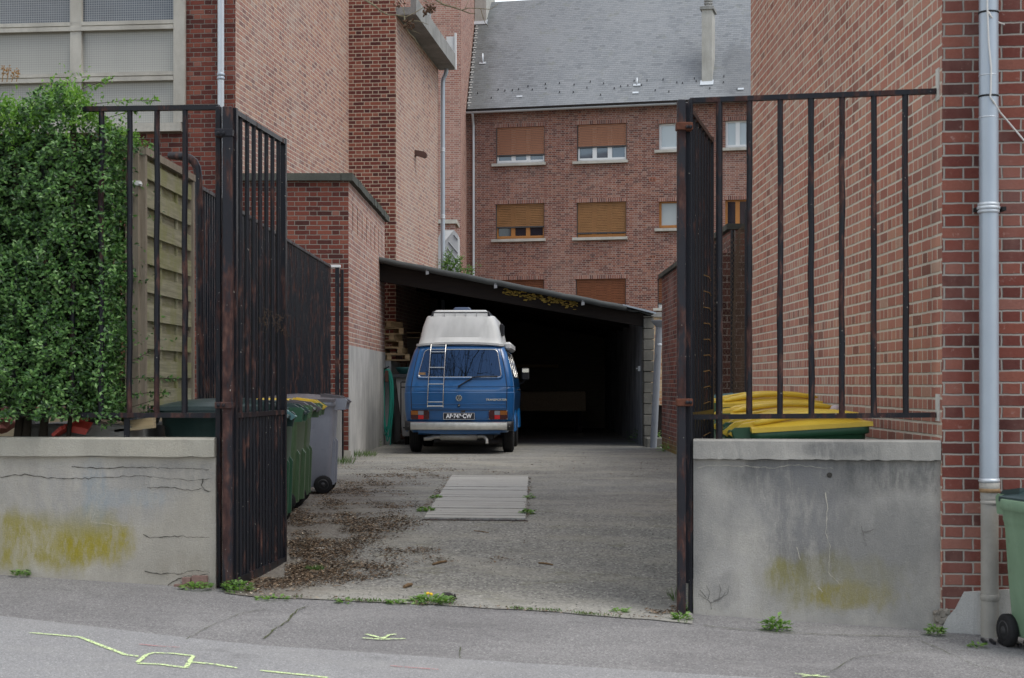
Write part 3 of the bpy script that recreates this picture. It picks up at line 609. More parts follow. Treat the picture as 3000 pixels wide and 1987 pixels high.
# ------------------------------------------------------------------ tall building behind and the back apartment house
T0 = V(((1350-CX)/F*63.5, 63.5, 0)); TD = V((.07, .9975, 0)).normalized(); TU = V((.9998, -.02, 0))
tb = thing('tall_brick_building', 'tall orange brick building with a bare party wall behind the left house', 'building', (T0.x, T0.y, .4))
mb = MB(); TL = T0-TU*9; TB = T0+TD*14; HTT = 26
r0 = (-(T0-V(((1243-CX)/F*63.5, 63.5, 0))).dot(TU), -(T0-V(((1263-CX)/F*63.5, 63.5, 0))).dot(TU), Hz(180, 63.5), Hz(34, 63.5))
holed_wall(mb, T0, TU, TD, -9, 0, -.6, HTT, [r0], .2); mb.build('front_wall', M['brick_tall'], tb)
mb = MB(); mb.quad(q(T0, -.6), q(TB, -.6), q(TB, HTT), q(T0, HTT)); mb.build('party_wall', M['brick_tall'], tb)
mb = MB(); mb.quad(q(TB, -.6), q(TL+TD*14, -.6), q(TL+TD*14, HTT), q(TB, HTT)); mb.quad(q(TL, HTT), q(TL, -.6), q(TL+TD*14, -.6), q(TL+TD*14, HTT)); mb.add([q(TL, HTT), q(T0, HTT), q(TB, HTT), q(TL+TD*14, HTT)], [(0, 1, 2, 3)]); mb.build('rear_wall', M['brick_tall'], tb)
mb = MB(); w0 = T0+TU*(r0[0]+r0[1])/2+TD*.12+ZV*((r0[2]+r0[3])/2); ww = (r0[1]-r0[0])/2; wh = (r0[3]-r0[2])/2
mb.obox(w0+ZV*(wh-.05), TU*ww, TD*.04, ZV*.05); mb.obox(w0-ZV*(wh-.05), TU*ww, TD*.04, ZV*.05); mb.obox(w0+TU*(ww-.04), TU*.04, TD*.04, ZV*(wh-.1)); mb.obox(w0-TU*(ww-.04), TU*.04, TD*.04, ZV*(wh-.1))
wn_ = mb.build('window', M['white_frame'], tb); MB().obox(w0+TD*.02, TU*(ww-.08), TD*.01, ZV*(wh-.1)).build('pane', M['pane_pale'], wn_)
# party wall stub with stone cap
s0 = P(1307, 655, 60); mb = MB(); mb.obox(P(1310, 735, 61.2), V((.34, 0, 0)), V((.02, .8, 0)), ZV*1.0); st = mb.build('chimney_stub', M['brick_tall'], tb)
MB().obox(P(1310, 656, 61.2), V((.42, 0, 0)), V((.02, .9, 0)), ZV*.075).build('stone_cap', M['stone'], st)

FBX = .417; FU = V((1, -.2527, 0)).normalized(); FN = V((-FU.y, FU.x, 0)); G0 = V((FBX, 65.3, 0))
ab = thing('apartment_building', 'three storey red brick apartment house with slate roof closing the yard', 'apartment house', (FBX, 65.3, .4))
def gpt(px, py, off=0.):
    x, y, s = hit(px, G0-FN*off, FU); return V((x, y, Hz(py, y)))
gs = lambda px: hit(px, G0, FU)[2]
EZ = gpt(1530, 322).z; UL = gs(1366); UR = gs(2420)
WIN = [  # x0, x1, y_top, y_bottom, shutter bottom, frame, shutter, pane, sill
    (1453, 1596, 372, 481, 452, 'white_frame', 'shutter_tan', 'pane'), (1690, 1836, 363, 474, 427, 'white_frame', 'shutter_tan', 'pane'),
    (1930, 1997, 361, 442, None, 'white_frame', None, 'pane_pale'), (2125, 2196, 353, 436, None, 'white_frame', None, 'pane_pale'),
    (1452, 1595, 597, 703, 663, 'oak_frame', 'shutter_oak', 'pane_dark'), (1689, 1835, 592, 698, 680, 'oak_frame', 'shutter_oak', 'pane_dark'),
    (1930, 1992, 590, 672, None, 'oak_frame', None, 'pane_pale'), (2124, 2196, 585, 669, None, 'oak_frame', None, 'pane_dark'),
    (1450, 1594, 820, 935, 935, 'oak_frame', 'shutter_brown', 'pane_dark'), (1686, 1834, 817, 930, 930, 'oak_frame', 'shutter_brown', 'pane_dark'),
    (1926, 1990, 815, 905, 887, 'white_frame', 'shutter_brown', 'pane_pale'), (2122, 2196, 810, 895, 870, 'white_frame', 'shutter_brown', 'pane_pale')]
rects = []
for w in WIN:
    c = (w[0]+w[1])/2; rects.append((gs(w[0]), gs(w[1]), gpt(c, w[3]).z, gpt(c, w[2]).z))
mb = MB(); holed_wall(mb, G0, FU, FN, UL, UR, -.6, EZ, rects, .2)
BB = FN*9
mb.quad(q(G0+FU*UR, -.6), q(G0+FU*UR+BB, -.6), q(G0+FU*UR+BB, EZ), q(G0+FU*UR, EZ)); mb.quad(q(G0+FU*UL+BB, -.6), q(G0+FU*UL, -.6), q(G0+FU*UL, EZ), q(G0+FU*UL+BB, EZ)); mb.quad(q(G0+FU*UR+BB, -.6), q(G0+FU*UL+BB, -.6), q(G0+FU*UL+BB, EZ), q(G0+FU*UR+BB, EZ))
mb.build('wall', M['brick_back'], ab)
k = NM('soldier_brick', .9, .2); s_ = k.sep(k.uv()); u_ = k.m('ADD', k.m('DIVIDE', s_[0], .074), 500.); fr = k.m('FRACT', u_); mk = k.m('LESS_THAN', k.m('ABSOLUTE', k.m('SUBTRACT', fr, .5)), .41)
k.col(k.mix(mk, (.45, .40, .34), k.ramp(k.wn(k.comb(k.m('FLOOR', u_), 1.)), pal_mid))); M['soldier'] = k.mat
mb = MB()
for (a_, b_, c_, d_) in rects: mb.obox(G0+FU*(a_+b_)/2-FN*.001+ZV*(d_+.075), FU*((b_-a_)/2+.05), FN*.004, ZV*.075)
mb.build('lintel', M['soldier'], ab)
for w, (a_, b_, c_, d_) in zip(WIN, rects):
    frm, sh, pn = w[5:]; ce = G0+FU*(a_+b_)/2; hw = (b_-a_)/2; mb = MB(); nb = 3 if hw > .8 else (1 if w[0] < 2000 else 2)
    bt = .065
    zb, ztp = c_+.03, d_
    mb.obox(ce+FN*.15+ZV*(zb+bt/2), FU*hw, FN*.035, ZV*bt/2); mb.obox(ce+FN*.15+ZV*(ztp-bt/2), FU*hw, FN*.035, ZV*bt/2)
    mb.obox(ce+FN*.15+ZV*(zb+bt+.04), FU*(hw-.01), FN*.045, ZV*.035)
    for i in range(nb+1):
        ws = .045 if i in (0, nb) else .085
        x = -hw+ws+(2*hw-2*ws)*i/nb; mb.obox(ce+FU*x+FN*.15+ZV*((zb+ztp)/2), FU*ws, FN*.04, ZV*((ztp-zb)/2-bt-.002))
    wo_ = mb.build('window', M[frm], ab)
    MB().obox(ce+FN*.165+ZV*((zb+ztp)/2), FU*(hw-.03), FN*.006, ZV*((ztp-zb)/2-.04)).build('pane', M[pn], wo_)
    if frm == 'oak_frame' and sh == 'shutter_oak':
        mb = MB()
        for side in (-1, 1):
            for i in range(5): mb.obox(ce+FU*(side*hw*(.86-.05*i*(1 if side < 0 else .6)))+FN*(.18+.004*(i % 2))+ZV*((zb+ztp)/2), FU*.035, FN*.004, ZV*((ztp-zb)/2-.09))
        mb.build('curtain', plain('net_curtain', (.5, .52, .55), .9, .1, .1), wo_)
    if sh:
        zb2 = gpt((w[0]+w[1])/2, w[4]).z if w[4] != w[3] else c_+.02
        mb = MB(); nsl = max(6, int((d_-zb2)/.066)); hh = (d_-zb2)/nsl
        for i in range(nsl):
            z = zb2+hh*(i+.5); mb.obox(ce+FN*.075+ZV*z, FU*(hw-.035), FN*.006+ZV*.004, ZV*hh*.37)
        so = mb.build('shutter', M[sh], wo_)
        mb = MB(); mb.obox(ce+FN*.073+ZV*(zb2-.03), FU*(hw-.02), FN*.014, ZV*.028)
        for sd in (-1, 1): mb.obox(ce+FU*sd*(hw-.016)+FN*.075+ZV*((c_+d_)/2), FU*.016, FN*.02, ZV*((d_-c_)/2-.03))
        mb.build('shutter_rail', plain('rail_'+sh, (.055, .05, .05), .5), so)
    mb = MB(); mb.obox(ce-FU*.05-FN*.01+ZV*(c_-.02), FU*(hw+.10), FN*.14, ZV*.055); mb.build('sill', M['stone'], wo_)
for (x0, x1, y0, y1) in ((1902, 1922, 521, 532), (1902, 1921, 748, 757), (1905, 1922, 925, 934)):
    a_, b_ = gpt(x0, y1, .0), gpt(x1, y0, .0); m_ = (a_+b_)/2; mb = MB(); mb.obox(m_, FU*((b_-a_).dot(FU)/2), FN*.006, ZV*((b_.z-a_.z)/2)); v_ = mb.build('vent_brick', plain('terracotta', (.40, .17, .11), .85), ab)
    mb = MB()
    for i in range(4): mb.obox(m_+FU*(-.09+.06*i)-FN*.006, FU*.016, FN*.003, ZV*.05)
    mb.build('vent_slot', M['black'], v_)
# roof: the left verge follows the party wall of the tall building
pitch = 50; rise = math.tan(R(pitch)); dR = 4.75
def rpt(px, d, lift=0.):                   # on the roof plane: column px, d metres behind the eave
    x, y, s = hit(px, G0-FN*.35+FN*d, FU); return V((x, y, EZ+.05+d*rise))+(ZV*.64-FN*.77)*lift
def rfind(px, py):
    lo, hi = 0, dR+1
    for _ in range(40):
        m_ = (lo+hi)/2; p = rpt(px, m_); y = HY-(p.z-CAMZ)/p.y*F
        if y > py: lo = m_
        else: hi = m_
    return lo
mb = MB(); pe0 = rpt(1369, 0); pe1 = rpt(2440, 0); pr0 = V((pe0.x+.28, 0, 0)); dtop = rfind(1420, 8)
pt0 = rpt(1400, dtop); pt1 = rpt(2440, dtop); mb.quad(pe0, pe1, pt1, pt0)
bk = FN*(dtop*2); mb.quad(pt0, pt1, V((pt1.x, pt1.y, EZ))+FN*dtop, V((pt0.x, pt0.y, EZ))+FN*dtop)
k = NM('slate', .42, .5); s_ = k.sep(k.uv()); rw = k.m('FLOOR', k.m('DIVIDE', k.m('ADD', s_[1], 10.), .095)); vl = k.m('FRACT', k.m('DIVIDE', k.m('ADD', s_[1], 10.), .095))
uu_ = k.m('ADD', k.m('DIVIDE', k.m('ADD', s_[0], 100.), .22), k.m('MULTIPLY', k.m('FLOORED_MODULO', rw, 2.), .5)); fl = k.m('FRACT', uu_); rd = k.wn(k.comb(k.m('FLOOR', uu_), rw, 3.))
cc = k.ramp(rd, [(0, (.128, .138, .145)), (.1, (.16, .172, .180)), (.55, (.178, .191, .200)), (1, (.193, .205, .215))])
edge_ = k.m('MAXIMUM', k.m('LESS_THAN', vl, .16), k.m('LESS_THAN', fl, .05)); cc = k.mix(k.m('MULTIPLY', edge_, .55), cc, (.06, .068, .075))
big = k.mr(k.noise(k.vscale(k.pos(), (1, 1, .6)), .28, 6, .65), .4, .65); cc = k.mix(k.m('MULTIPLY', big, .35), cc, (.225, .237, .243))
lich = k.mr(k.noise(k.pos(), 1.6, 6, .7), .56, .70); cc = k.mix(k.m('MULTIPLY', lich, .5), cc, (.13, .14, .11))
lf = k.mr(k.m('ADD', k.sep(k.pos())[0], k.m('MULTIPLY', k.noise(k.pos(), .7, 5), 1.6)), -.5, .4, 1., 0.); cc = k.mix(k.m('MULTIPLY', lf, .55), cc, (.075, .085, .08))
sm = k.blob(9.2, 13.9, .9, 1.3, .5, .8); cc = k.mix(k.m('MULTIPLY', sm, .5), cc, (.085, .088, .09))
k.col(cc); k.bump(k.m('MULTIPLY', vl, -1.), .012, .7); k.rough(k.mr(rd, 0., 1., .34, .5)); M['slate'] = k.mat
rf = mb.build('roof', M['slate'], ab)
mb = MB()
for i in range(46):
    d = .15+i*.105; px = 1369+(1400-1369)*d/dtop; p = rpt(px, d, .01); mb.obox(p+FU*.06, FU*(.03+.05*(i % 2)), (FN*.64+ZV*.77)*.035, (ZV*.64-FN*.77)*.008)
mb.build('verge_mortar', plain('verge_mortar', (.34, .345, .33), .9), rf)
mb = MB(); a_, b_ = rpt(1366, -.07)+ZV*-.06, rpt(2440, -.07)+ZV*-.06; n = 40
ring = lambda p: [p+FN*(-.07*math.cos(t))+ZV*(-.075*math.sin(t)+.03) for t in np.linspace(0, PI, 9)]
mb.loft([ring(a_+(b_-a_)*i/n) for i in range(n+1)], False, False, True, 0, False); gu = mb.build('gutter', M['zinc_light'], ab)
mb = MB(); a_, b_ = gpt(1366, 333), gpt(2430, 300); mb.quad(q(G0+FU*UL-FN*.36, EZ-.02), q(G0+FU*UR-FN*.36, EZ-.02), q(G0+FU*UR+FN*.0, EZ-.03), q(G0+FU*UL, EZ-.03)); mb.quad(q(G0+FU*UL-FN*.36, EZ-.02), q(G0+FU*UL-FN*.36, EZ+.06), q(G0+FU*UR-FN*.36, EZ+.06), q(G0+FU*UR-FN*.36, EZ-.02)); mb.build('soffit', M['dark_wood'], ab)
mb = MB(); mb.tube([rpt(1384, -.07)+ZV*-.1, gpt(1385, 345, .33), gpt(1386, 358, .14), gpt(1387, 372, .1), gpt(1387, 1100, .1)], .055, 12); mb.build('downpipe', M['zinc_light'], ab)
# chimneys, hooks and vent pipes on the slates
def chimney(px0, px1, py_base, py_top, depth, pots):
    d = rfind((px0+px1)/2, py_base); p0, p1 = rpt(px0, d), rpt(px1, d); wd = (p1-p0).length/2; c_ = (p0+p1)/2; zt_ = CAMZ+(HY-py_top)/F*c_.y; mb = MB()
    mb.obox(c_+FN*depth/2+ZV*((zt_-c_.z)/2-.35), FU*wd, FN*depth/2, ZV*((zt_-c_.z)/2+.35)); ch = mb.build('chimney', M['stone_l'], rf)
    MB().obox(V((c_.x, c_.y, zt_+.06))+FN*depth/2, FU*(wd+.07), FN*(depth/2+.07), ZV*.06).build('chimney_cap', M['concrete'], ch)
    MB().obox(c_-FN*.03+ZV*.0, FU*(wd+.06), (FN*.64+ZV*.77)*.14, (ZV*.64-FN*.77)*.02).build('flashing', M['zinc_light'], ch)
    mb = MB()
    for i in range(pots):
        for jj in range(4): mb.lathe(V((c_.x, c_.y, zt_+.12+.11*jj))+FN*(depth*(i+.5)/pots), ZV, [(0, .12), (.05, .16), (.10, .12)], 12)
    mb.build('chimney_pot', M['concrete'], ch)
M['stone_l'] = cement('chimney_render', (.46, .455, .42), (.34, .335, .30), [(8.4, 17.5, .3, 1.2, (.36, .29, .12), .6, .4, 1.)], .8)
chimney(2056, 2086, 243, 28, .95, 2); chimney(1391, 1424, 66, -150, 1.5, 2)
mb0 = MB(); mb0.obox((0, 0, 0), FU*.013, FN*.03, ZV*.032); hk0 = None
pts = [(x, 289+random.uniform(-22, 8)-(x-1400)*.045) for x in range(1400, 2200, 40)]+[(x+random.uniform(-8, 8), 268+random.uniform(-14, 6)-(x-1400)*.045) for x in range(1460, 2160, 44)]
hm = None
for px, py in pts:
    p = rpt(px, rfind(px, py), .03)
    if hm is None: h_ = mb0.build('snow_hook', M['iron_dark'], rf, False); hm = h_
    else: h_ = hm.copy(); C.objects.link(h_); h_.parent = rf
    h_.location = p-V(ORG[ab.name])
mb = MB()
for px, py, hh in ((1414, 186, .42), (1866, 250, .3)):
    p = rpt(px, rfind(px, py)); mb.tube([p-ZV*.1, p+ZV*hh], .035, 10); mb.obox(p+(ZV*.64-FN*.77)*.02, FU*.14, (FN*.64+ZV*.77)*.06, (ZV*.64-FN*.77)*.012)
for px, py in ((1522, 284), (2170, 262), (1862, 273)):
    p = rpt(px, rfind(px, py), .02); mb.obox(p, FU*.12, (FN*.64+ZV*.77)*.05, (ZV*.64-FN*.77)*.012)
mb.build('roof_vent_pipe', M['zinc_light'], rf)
# ------------------------------------------------------------------ open shed
ZS = 29.7; sl_ = P(1120, 758, ZS); sr_ = P(1906, 912, ZS); rs = (sr_.z-sl_.z)/(sr_.x-sl_.x)
sd = thing('open_shed', 'dark open fronted shed with sloping roof that the blue camper van backs out of', 'shed', (0, ZS, .43)); sd['label'] = 'dark open fronted shed with a sloping felt roof behind the blue camper van'
XL_, XR_ = -2.56, sr_.x; zl = lambda x: sl_.z+(x-sl_.x)*rs
XE = 2.47; SDY = 42.5
mb = MB(); sd_y = V((0, 1, 0)); n = 60
def roofring(y, lift):
    pts = []
    for i in range(n+1): x = XL_+(XR_+.06-XL_)*i/n; pts.append((x, y, zl(x)-.03+lift+.018*math.sin(i*1.9)))
    return pts
r0, r1 = roofring(ZS+.05, 0), roofring(SDY, 0); b0_, b1_ = roofring(ZS+.05, -.03), roofring(SDY, -.03)
for i in range(n):
    mb.quad(r0[i], r0[i+1], r1[i+1], r1[i]); mb.quad(b0_[i+1], b0_[i], b1_[i], b1_[i+1]); mb.quad(b0_[i], b0_[i+1], r0[i+1], r0[i])
mb.build('roof', M['roof_edge'], sd)
mb = MB(); mb.tube([(XL_+(2.12-XL_)*i/20, ZS+.0, zl(XL_+(2.12-XL_)*i/20)-.035+.006*math.sin(i*2.)) for i in range(21)], .055, 12); mb.build('roof_edge_roll', M['roof_edge'], sd)
mb = MB(); x0, x1 = 2.05, XR_+.10
mb.add([(x0, ZS-.04, zl(x0)+.03), (x1, ZS-.04, zl(x1)+.0), (x1, ZS+1.6, zl(x1)), (x0, ZS+1.6, zl(x0)+.03), (x0, ZS-.04, zl(x0)-.0), (x1, ZS-.04, zl(x1)-.035)], [(0, 1, 2, 3), (4, 5, 1, 0)]); mb.build('corner_flashing', M['zinc'], sd)
mb = MB(); a_ = V((XL_, ZS+.22, zl(XL_)-.26)); b_ = V((XE+.0, ZS+.22, zl(XE)-.20)); d_ = (b_-a_)
mb.add([(XL_, ZS+.16, zl(XL_)-.09), (XE, ZS+.16, zl(XE)-.07), (XE, ZS+.16, zl(XE)-.30), (XL_, ZS+.16, zl(XL_)-.42), (XL_, ZS+.30, zl(XL_)-.09), (XE, ZS+.30, zl(XE)-.07), (XE, ZS+.30, zl(XE)-.30), (XL_, ZS+.30, zl(XL_)-.42)], [(3, 2, 1, 0), (4, 5, 6, 7), (2, 3, 7, 6), (0, 1, 5, 4)])
mb.build('front_beam', M['dark_wood'], sd)
mb = MB()
for i in range(6):
    y = ZS+2.+i*1.9
    mb.add([(XL_, y, zl(XL_)-.06), (XE, y, zl(XE)-.06), (XE, y, zl(XE)-.2), (XL_, y, zl(XL_)-.2), (XL_, y+.08, zl(XL_)-.06), (XE, y+.08, zl(XE)-.06), (XE, y+.08, zl(XE)-.2), (XL_, y+.08, zl(XL_)-.2)], [(3, 2, 1, 0), (4, 5, 6, 7), (2, 3, 7, 6)])
mb.build('rafter', M['dark_wood'], sd)
for px, py in ((1252, 798), (1452, 838), (1708, 888)):
    p = P(px, py, ZS-.02); mb = MB(); mb.obox(p, V((.028, 0, .004)), V((0, .02, 0)), ZV*.04); mb.obox(p+V((.0, .06, .05)), V((.02, 0, 0)), V((0, .09, 0)), ZV*.012); mb.build('gutter_clip', plain('grey_clip', (.26, .27, .28), .5, .5, .2), sd)
mb = MB()
for i in range(150):
    t = i/150; px = 1474+218*t+random.uniform(-3, 3); py = 846+42*t+random.uniform(0, 16)*(1 if random.random() < .8 else 1.5)-2
    p = P(px, py, ZS+.14); mb.obox(p, V((random.uniform(.012, .035), 0, random.uniform(-.008, .004))), V((0, .008, 0)), ZV*random.uniform(.004, .012))
mb.build('insulation', plain('yellow_foam', (.34, .245, .06), .9, .1, .5, 30), sd)
# block wall on the right, back wall, left wall
mb = MB(); zc = .43; i = 0
while zc < zl(XE)-.12:
    h_ = min(.195, zl(XE)-.1-zc); j_ = random.uniform(-.006, .006)
    mb.bbox(XE-.02+j_, XE+.17+j_, ZS+.10+j_, ZS+.52+j_, zc+.004, zc+h_-.002, .008); zc += .2
mb.build('block_pier', M['block'], sd)
mb = MB(); mb.quad((XE-.01, ZS+.5, .3), (XE-.01, ZS+.5, zl(XE)), (XE-.01, SDY, zl(XE)), (XE-.01, SDY, .3)); mb.quad((XE+.15, ZS+.5, .3), (XE+.15, SDY, .3), (XE+.15, SDY, zl(XE)), (XE+.15, ZS+.5, zl(XE))); 
M['shed_in'] = cement('shed_side_render', (.30, .32, .34), (.13, .135, .14), [], 1.4); mb.build('side_wall', M['shed_in'], sd)
M['shed_back'] = woodmat('shed_back_boards', (.16, .135, .11), (.08, .07, .06))
mb = MB(); mb.add([(XL_-.3, SDY, .3), (XE, SDY, .3), (XE, SDY, zl(XE)), (XL_-.3, SDY, zl(XL_))], [(0, 1, 2, 3)]); mb.quad((XL_-.02, SDY, .3), (XL_-.02, SDY, zl(XL_)), (XL_-.02, 34.2, zl(XL_)), (XL_-.02, 34.2, .3)); mb.build('back_wall', M['shed_back'], sd)
mb = MB(); mb.lathe(P(1838+30, 1080, ZS+1.2), (-1, 0, 0), [(0, .02), (.03, .02)], 4, smooth=False); mb.obox(V((XE-.03, ZS+1.1, Hz(1080, ZS+1.1))), V((.02, 0, 0)), V((0, .05, 0)), ZV*.05); mb.build('switch_box', M['white_frame'], sd)
# workbench and cart deep in the shed
t = thing('wooden_cart', 'long pale wooden trough standing deep inside the dark shed', 'trough', (.9, 38.5, .43))
mb = MB(); mb.bbox(-.1, 1.75, 38., 39., .95, 1.42, .02); mb.build('trough_box', woodmat('old_pale_wood', (.26, .2, .14), (.15, .11, .08), (12, 1, 12)), t)
for x in (.05, 1.6): MB().box(x-.05, x+.05, 38.1, 38.9, .44, .95).build('leg', M['dark_wood'], t)
t = tag(MB().bbox(-1.2, 1.2, 41.6, 41.7, 2.02, 2.1, .01).build('shelf_board', woodmat('shelf_wood', (.3, .2, .11), (.2, .13, .07), (12, 1, 12))), 'thin light board along the back wall of the dark shed', 'board')
# ledge on the left that carries the pallets
lg = thing('rendered_ledge', 'low grey rendered wall ledge under the stacked pallets at the shed entrance', 'wall', (-2.7, 31, .43))
mb = MB(); mb.bbox(-4.0, -2.33, OE.y+.02, 34., .3, CAMZ+.45, .02); mb.build('ledge_body', M['render_grey'], lg)
# yard wall on the right with coping, low stub and shaded pier
yw = thing('yard_wall', 'old brick yard wall with mossy foot behind the right gate post', 'wall', (2.72, 24, .43))
mb = MB(); xw = 2.70; y0, y1 = 19.75, 28.9; mb.quad((xw, y1, -.2), (xw, y0, -.2), (xw, y0, CAMZ+1.90), (xw, y1, CAMZ+1.90)); mb.quad((xw, y1, -.2), (xw, y1, CAMZ+1.9), (xw+.25, y1, CAMZ+1.9), (xw+.25, y1, -.2)); mb.quad((xw, y0, -.2), (xw+.25, y0, -.2), (xw+.25, y0, CAMZ+1.9), (xw, y0, CAMZ+1.9)); mb.build('wall_face', M['brick_yard'], yw)
mb = MB(); mb.box(xw-.06, xw+.3, y0-.05, y1+.06, CAMZ+1.9, CAMZ+1.97); mb.build('coping', M['coping_dark'], yw)
sw = thing('side_wall', 'shaded dark brick wall end behind the rusty wire mesh', 'wall', (2.6, 19.5, .4))
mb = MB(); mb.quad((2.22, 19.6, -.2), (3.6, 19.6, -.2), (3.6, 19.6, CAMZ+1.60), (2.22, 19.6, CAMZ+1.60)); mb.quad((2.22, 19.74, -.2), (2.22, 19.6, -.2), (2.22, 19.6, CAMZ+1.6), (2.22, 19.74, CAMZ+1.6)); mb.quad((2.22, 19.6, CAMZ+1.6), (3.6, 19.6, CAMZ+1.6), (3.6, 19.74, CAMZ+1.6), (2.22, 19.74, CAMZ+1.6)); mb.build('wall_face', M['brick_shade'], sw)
bw = thing('brick_stub_wall', 'patched yellowish brick wall showing between the shed and the yard wall', 'wall', (3, 34, .43))
mb = MB(); mb.box(2.68, 4.2, 34, 34.3, CAMZ-.45, CAMZ+1.42); mb.build('wall_face', M['brick_yel'], bw); MB().box(2.62, 4.3, 33.95, 34.35, CAMZ+1.42, CAMZ+1.52).build('coping', M['concrete'], bw); MB().box(2.7, 4.2, 34.1, 34.25, .3, CAMZ-.45).build('dark_door', M['dark_wood'], bw)
# pale sheet metal lean-to above the shed roof
lt = thing('sheet_metal_hood', 'pale grey ribbed sheet metal hood above the shed roof', 'metal hood', (-1.9, 46, 6.))
mb = MB(); z0 = 46.
f = [P(1296, 674, z0), P(1330, 674, z0), P(1342, 688, z0), P(1342, 830, z0), P(1270, 830, z0), P(1270, 720, z0)]
b = [p+V((0, 1.6, 0)) for p in f]; mb.add(f, [(5, 4, 3, 2, 1, 0)] if False else [(0, 1, 2, 3, 4, 5)][::1]); mb.loft([f, b], smooth=False); hd = mb.build('hood_shell', plain('pale_metal', (.45, .46, .46), .55, .4, .06), lt)
mb = MB()
for i in range(8):
    c_ = P(1304+i*5.2 if i < 6 else 1310, 710+i*22, z0-.02); a_ = P(1336-max(0, i-1)*2, 690+i*17, z0-.02)
    mb.tube([P(1300-i*3+18, 690+i*19, z0-.02), P(1341, 716+i*25, z0-.02)] if i else [P(1330, 688, z0-.02), P(1341, 702, z0-.02)], .022, 4)
mb.build('rib', plain('grey_rib', (.25, .26, .27), .6), hd)
mb = MB(); mb.add([P(1294, 676, z0-.03), P(1329, 675, z0-.03), P(1296, 716, z0-.03), P(1294, 720, z0-.03)], [(0, 3, 2, 1)]); mb.build('white_panel', plain('white_panel', (.7, .71, .7), .5), hd)
# ------------------------------------------------------------------ railings and gate
def prism_bar(mb, p, r, z0, z1, n=8): mb.tube([V((p.x, p.y, z0)), V((p.x, p.y, z1))], r, n)
def railing(name, label, A, Bp, bars, zt0, zt1, zb0, zb1, mat, rb=.0195, grp='iron railings'):
    A = V(A); Bp = V(Bp); u = (Bp-A); L = u.length; u = u/L; t = thing(name, label, 'railing', (A.x, A.y, min(zb0, zb1)), 0, None)
    nv = V((-u.y, u.x, 0)).normalized()
    for z0_, z1_ in ((zt0, zt1), (zb0, zb1)):
        mb = MB(); mb.obox((A+Bp)/2*V((1, 1, 0)) if False else V(((A.x+Bp.x)/2, (A.y+Bp.y)/2, (z0_+z1_)/2)), V((u.x*L/2, u.y*L/2, (z1_-z0_)/2)), nv*.022, ZV*.016); mb.build('rail', M[mat], t)
    for s in bars:
        f_ = s/L; p = A+u*s; mb = MB(); j = random.uniform(-.004, .004)
        za_, zb__ = zb0+(zb1-zb0)*f_+.012, zt0+(zt1-zt0)*f_-.012; nk = 9; mb.tube([V((p.x+j*(1-i/nk)+random.uniform(-.0035, .0035)*(0 < i < nk), p.y, za_+(zb__-za_)*i/nk)) for i in range(nk+1)], [rb*random.uniform(.93, 1.06) for i in range(nk+1)], 10); mb.build('bar', M[mat], t)
    return t
FLA, FLB = P(-700, 313, 11.02), P(642, 313, 10.43)
uu = (FLB-FLA).normalized(); bars = [(V((*hit(px, FLA, uu)[:2], 0))-V((FLA.x, FLA.y, 0))).length for px in (-620, -538, -456, -374, -292, -210, -128, -46, 46, 130, 214, 298, 381, 461, 543)]
rl = railing('iron_railing', 'rusty black iron railing on the left wall growing into the hedge', FLA, FLB, bars, P(0, 313, 10.75).z, P(0, 315, 10.43).z, P(0, 1216, 10.75).z, P(0, 1217, 10.43).z, 'iron')
mb = MB(); p = P(372, 1240, 10.6); mb.box(p.x-.018, p.x+.018, p.y-.012, p.y+.012, 1.2, P(372, 1217, 10.55).z); mb.build('rail_foot', M['iron'], rl)
FRA, FRB = P(2022, 296, 10.27), P(2742, 268, 10.05)
uu = (FRB-FRA).normalized(); uu = V((uu.x, uu.y, 0)).normalized(); bars = [(V((*hit(px, FRA, uu)[:2], 0))-V((FRA.x, FRA.y, 0))).length for px in (2196, 2286, 2376, 2467, 2560, 2652)]
rr_ = railing('iron_railing', 'rusty black iron railing between the right gate post and the orange brick wall', FRA, FRB, bars, FRA.z, FRB.z, P(2022, 1222, 10.27).z, P(2742, 1216, 10.05).z, 'iron')
mb = MB(); xx, yy, s_ = hit(2107, FRA, uu); mb.tube([V((xx, yy, 1.24)), V((xx, yy, P(2107, 296, yy).z))], .022, 10); mb.build('post', M['iron'], rr_)
def gate_post(label, px, Z, w, ytop, zb, rect):
    p = P(px, ytop, Z); t = thing('gate_post', label, 'gate post', (p.x, Z, zb), 0)
    mb = MB(); mb.bbox(p.x-w/2, p.x+w/2, Z-w/2, Z+w/2, zb-.05, p.z, .006); mb.build('post_shaft', M['iron_rust'], t)
    return t, p
zl_g = gz(-1.83, 10.3)
gp1, pL = gate_post('thick rusty left gate post beside the open gate leaf', 668, 10.33, .064, 313, gz(-1.83, 10.2), None)
gp2, pR = gate_post('thick rusty right gate post beside the grey cement wall', 1996, 10.12, .054, 293, gz(1.07, 10.), None)
pl2 = P(641, 312, 10.40); t2 = tag(MB().bbox(pl2.x-.019, pl2.x+.019, 10.38, 10.42, gz(-1.9, 10.3)-.05, pl2.z, .006).build('railing_post', M['iron']), 'slim black end post between the left wall and the thick rusty post', 'railing post')
pr2 = P(2023, 290, 10.22); t3 = tag(MB().bbox(pr2.x-.014, pr2.x+.014, 10.20, 10.24, gz(1.1, 10.)-.05, pr2.z, .005).build('railing_post', M['iron_dark']), 'slim black end post touching the grey cement wall on the right', 'railing post')
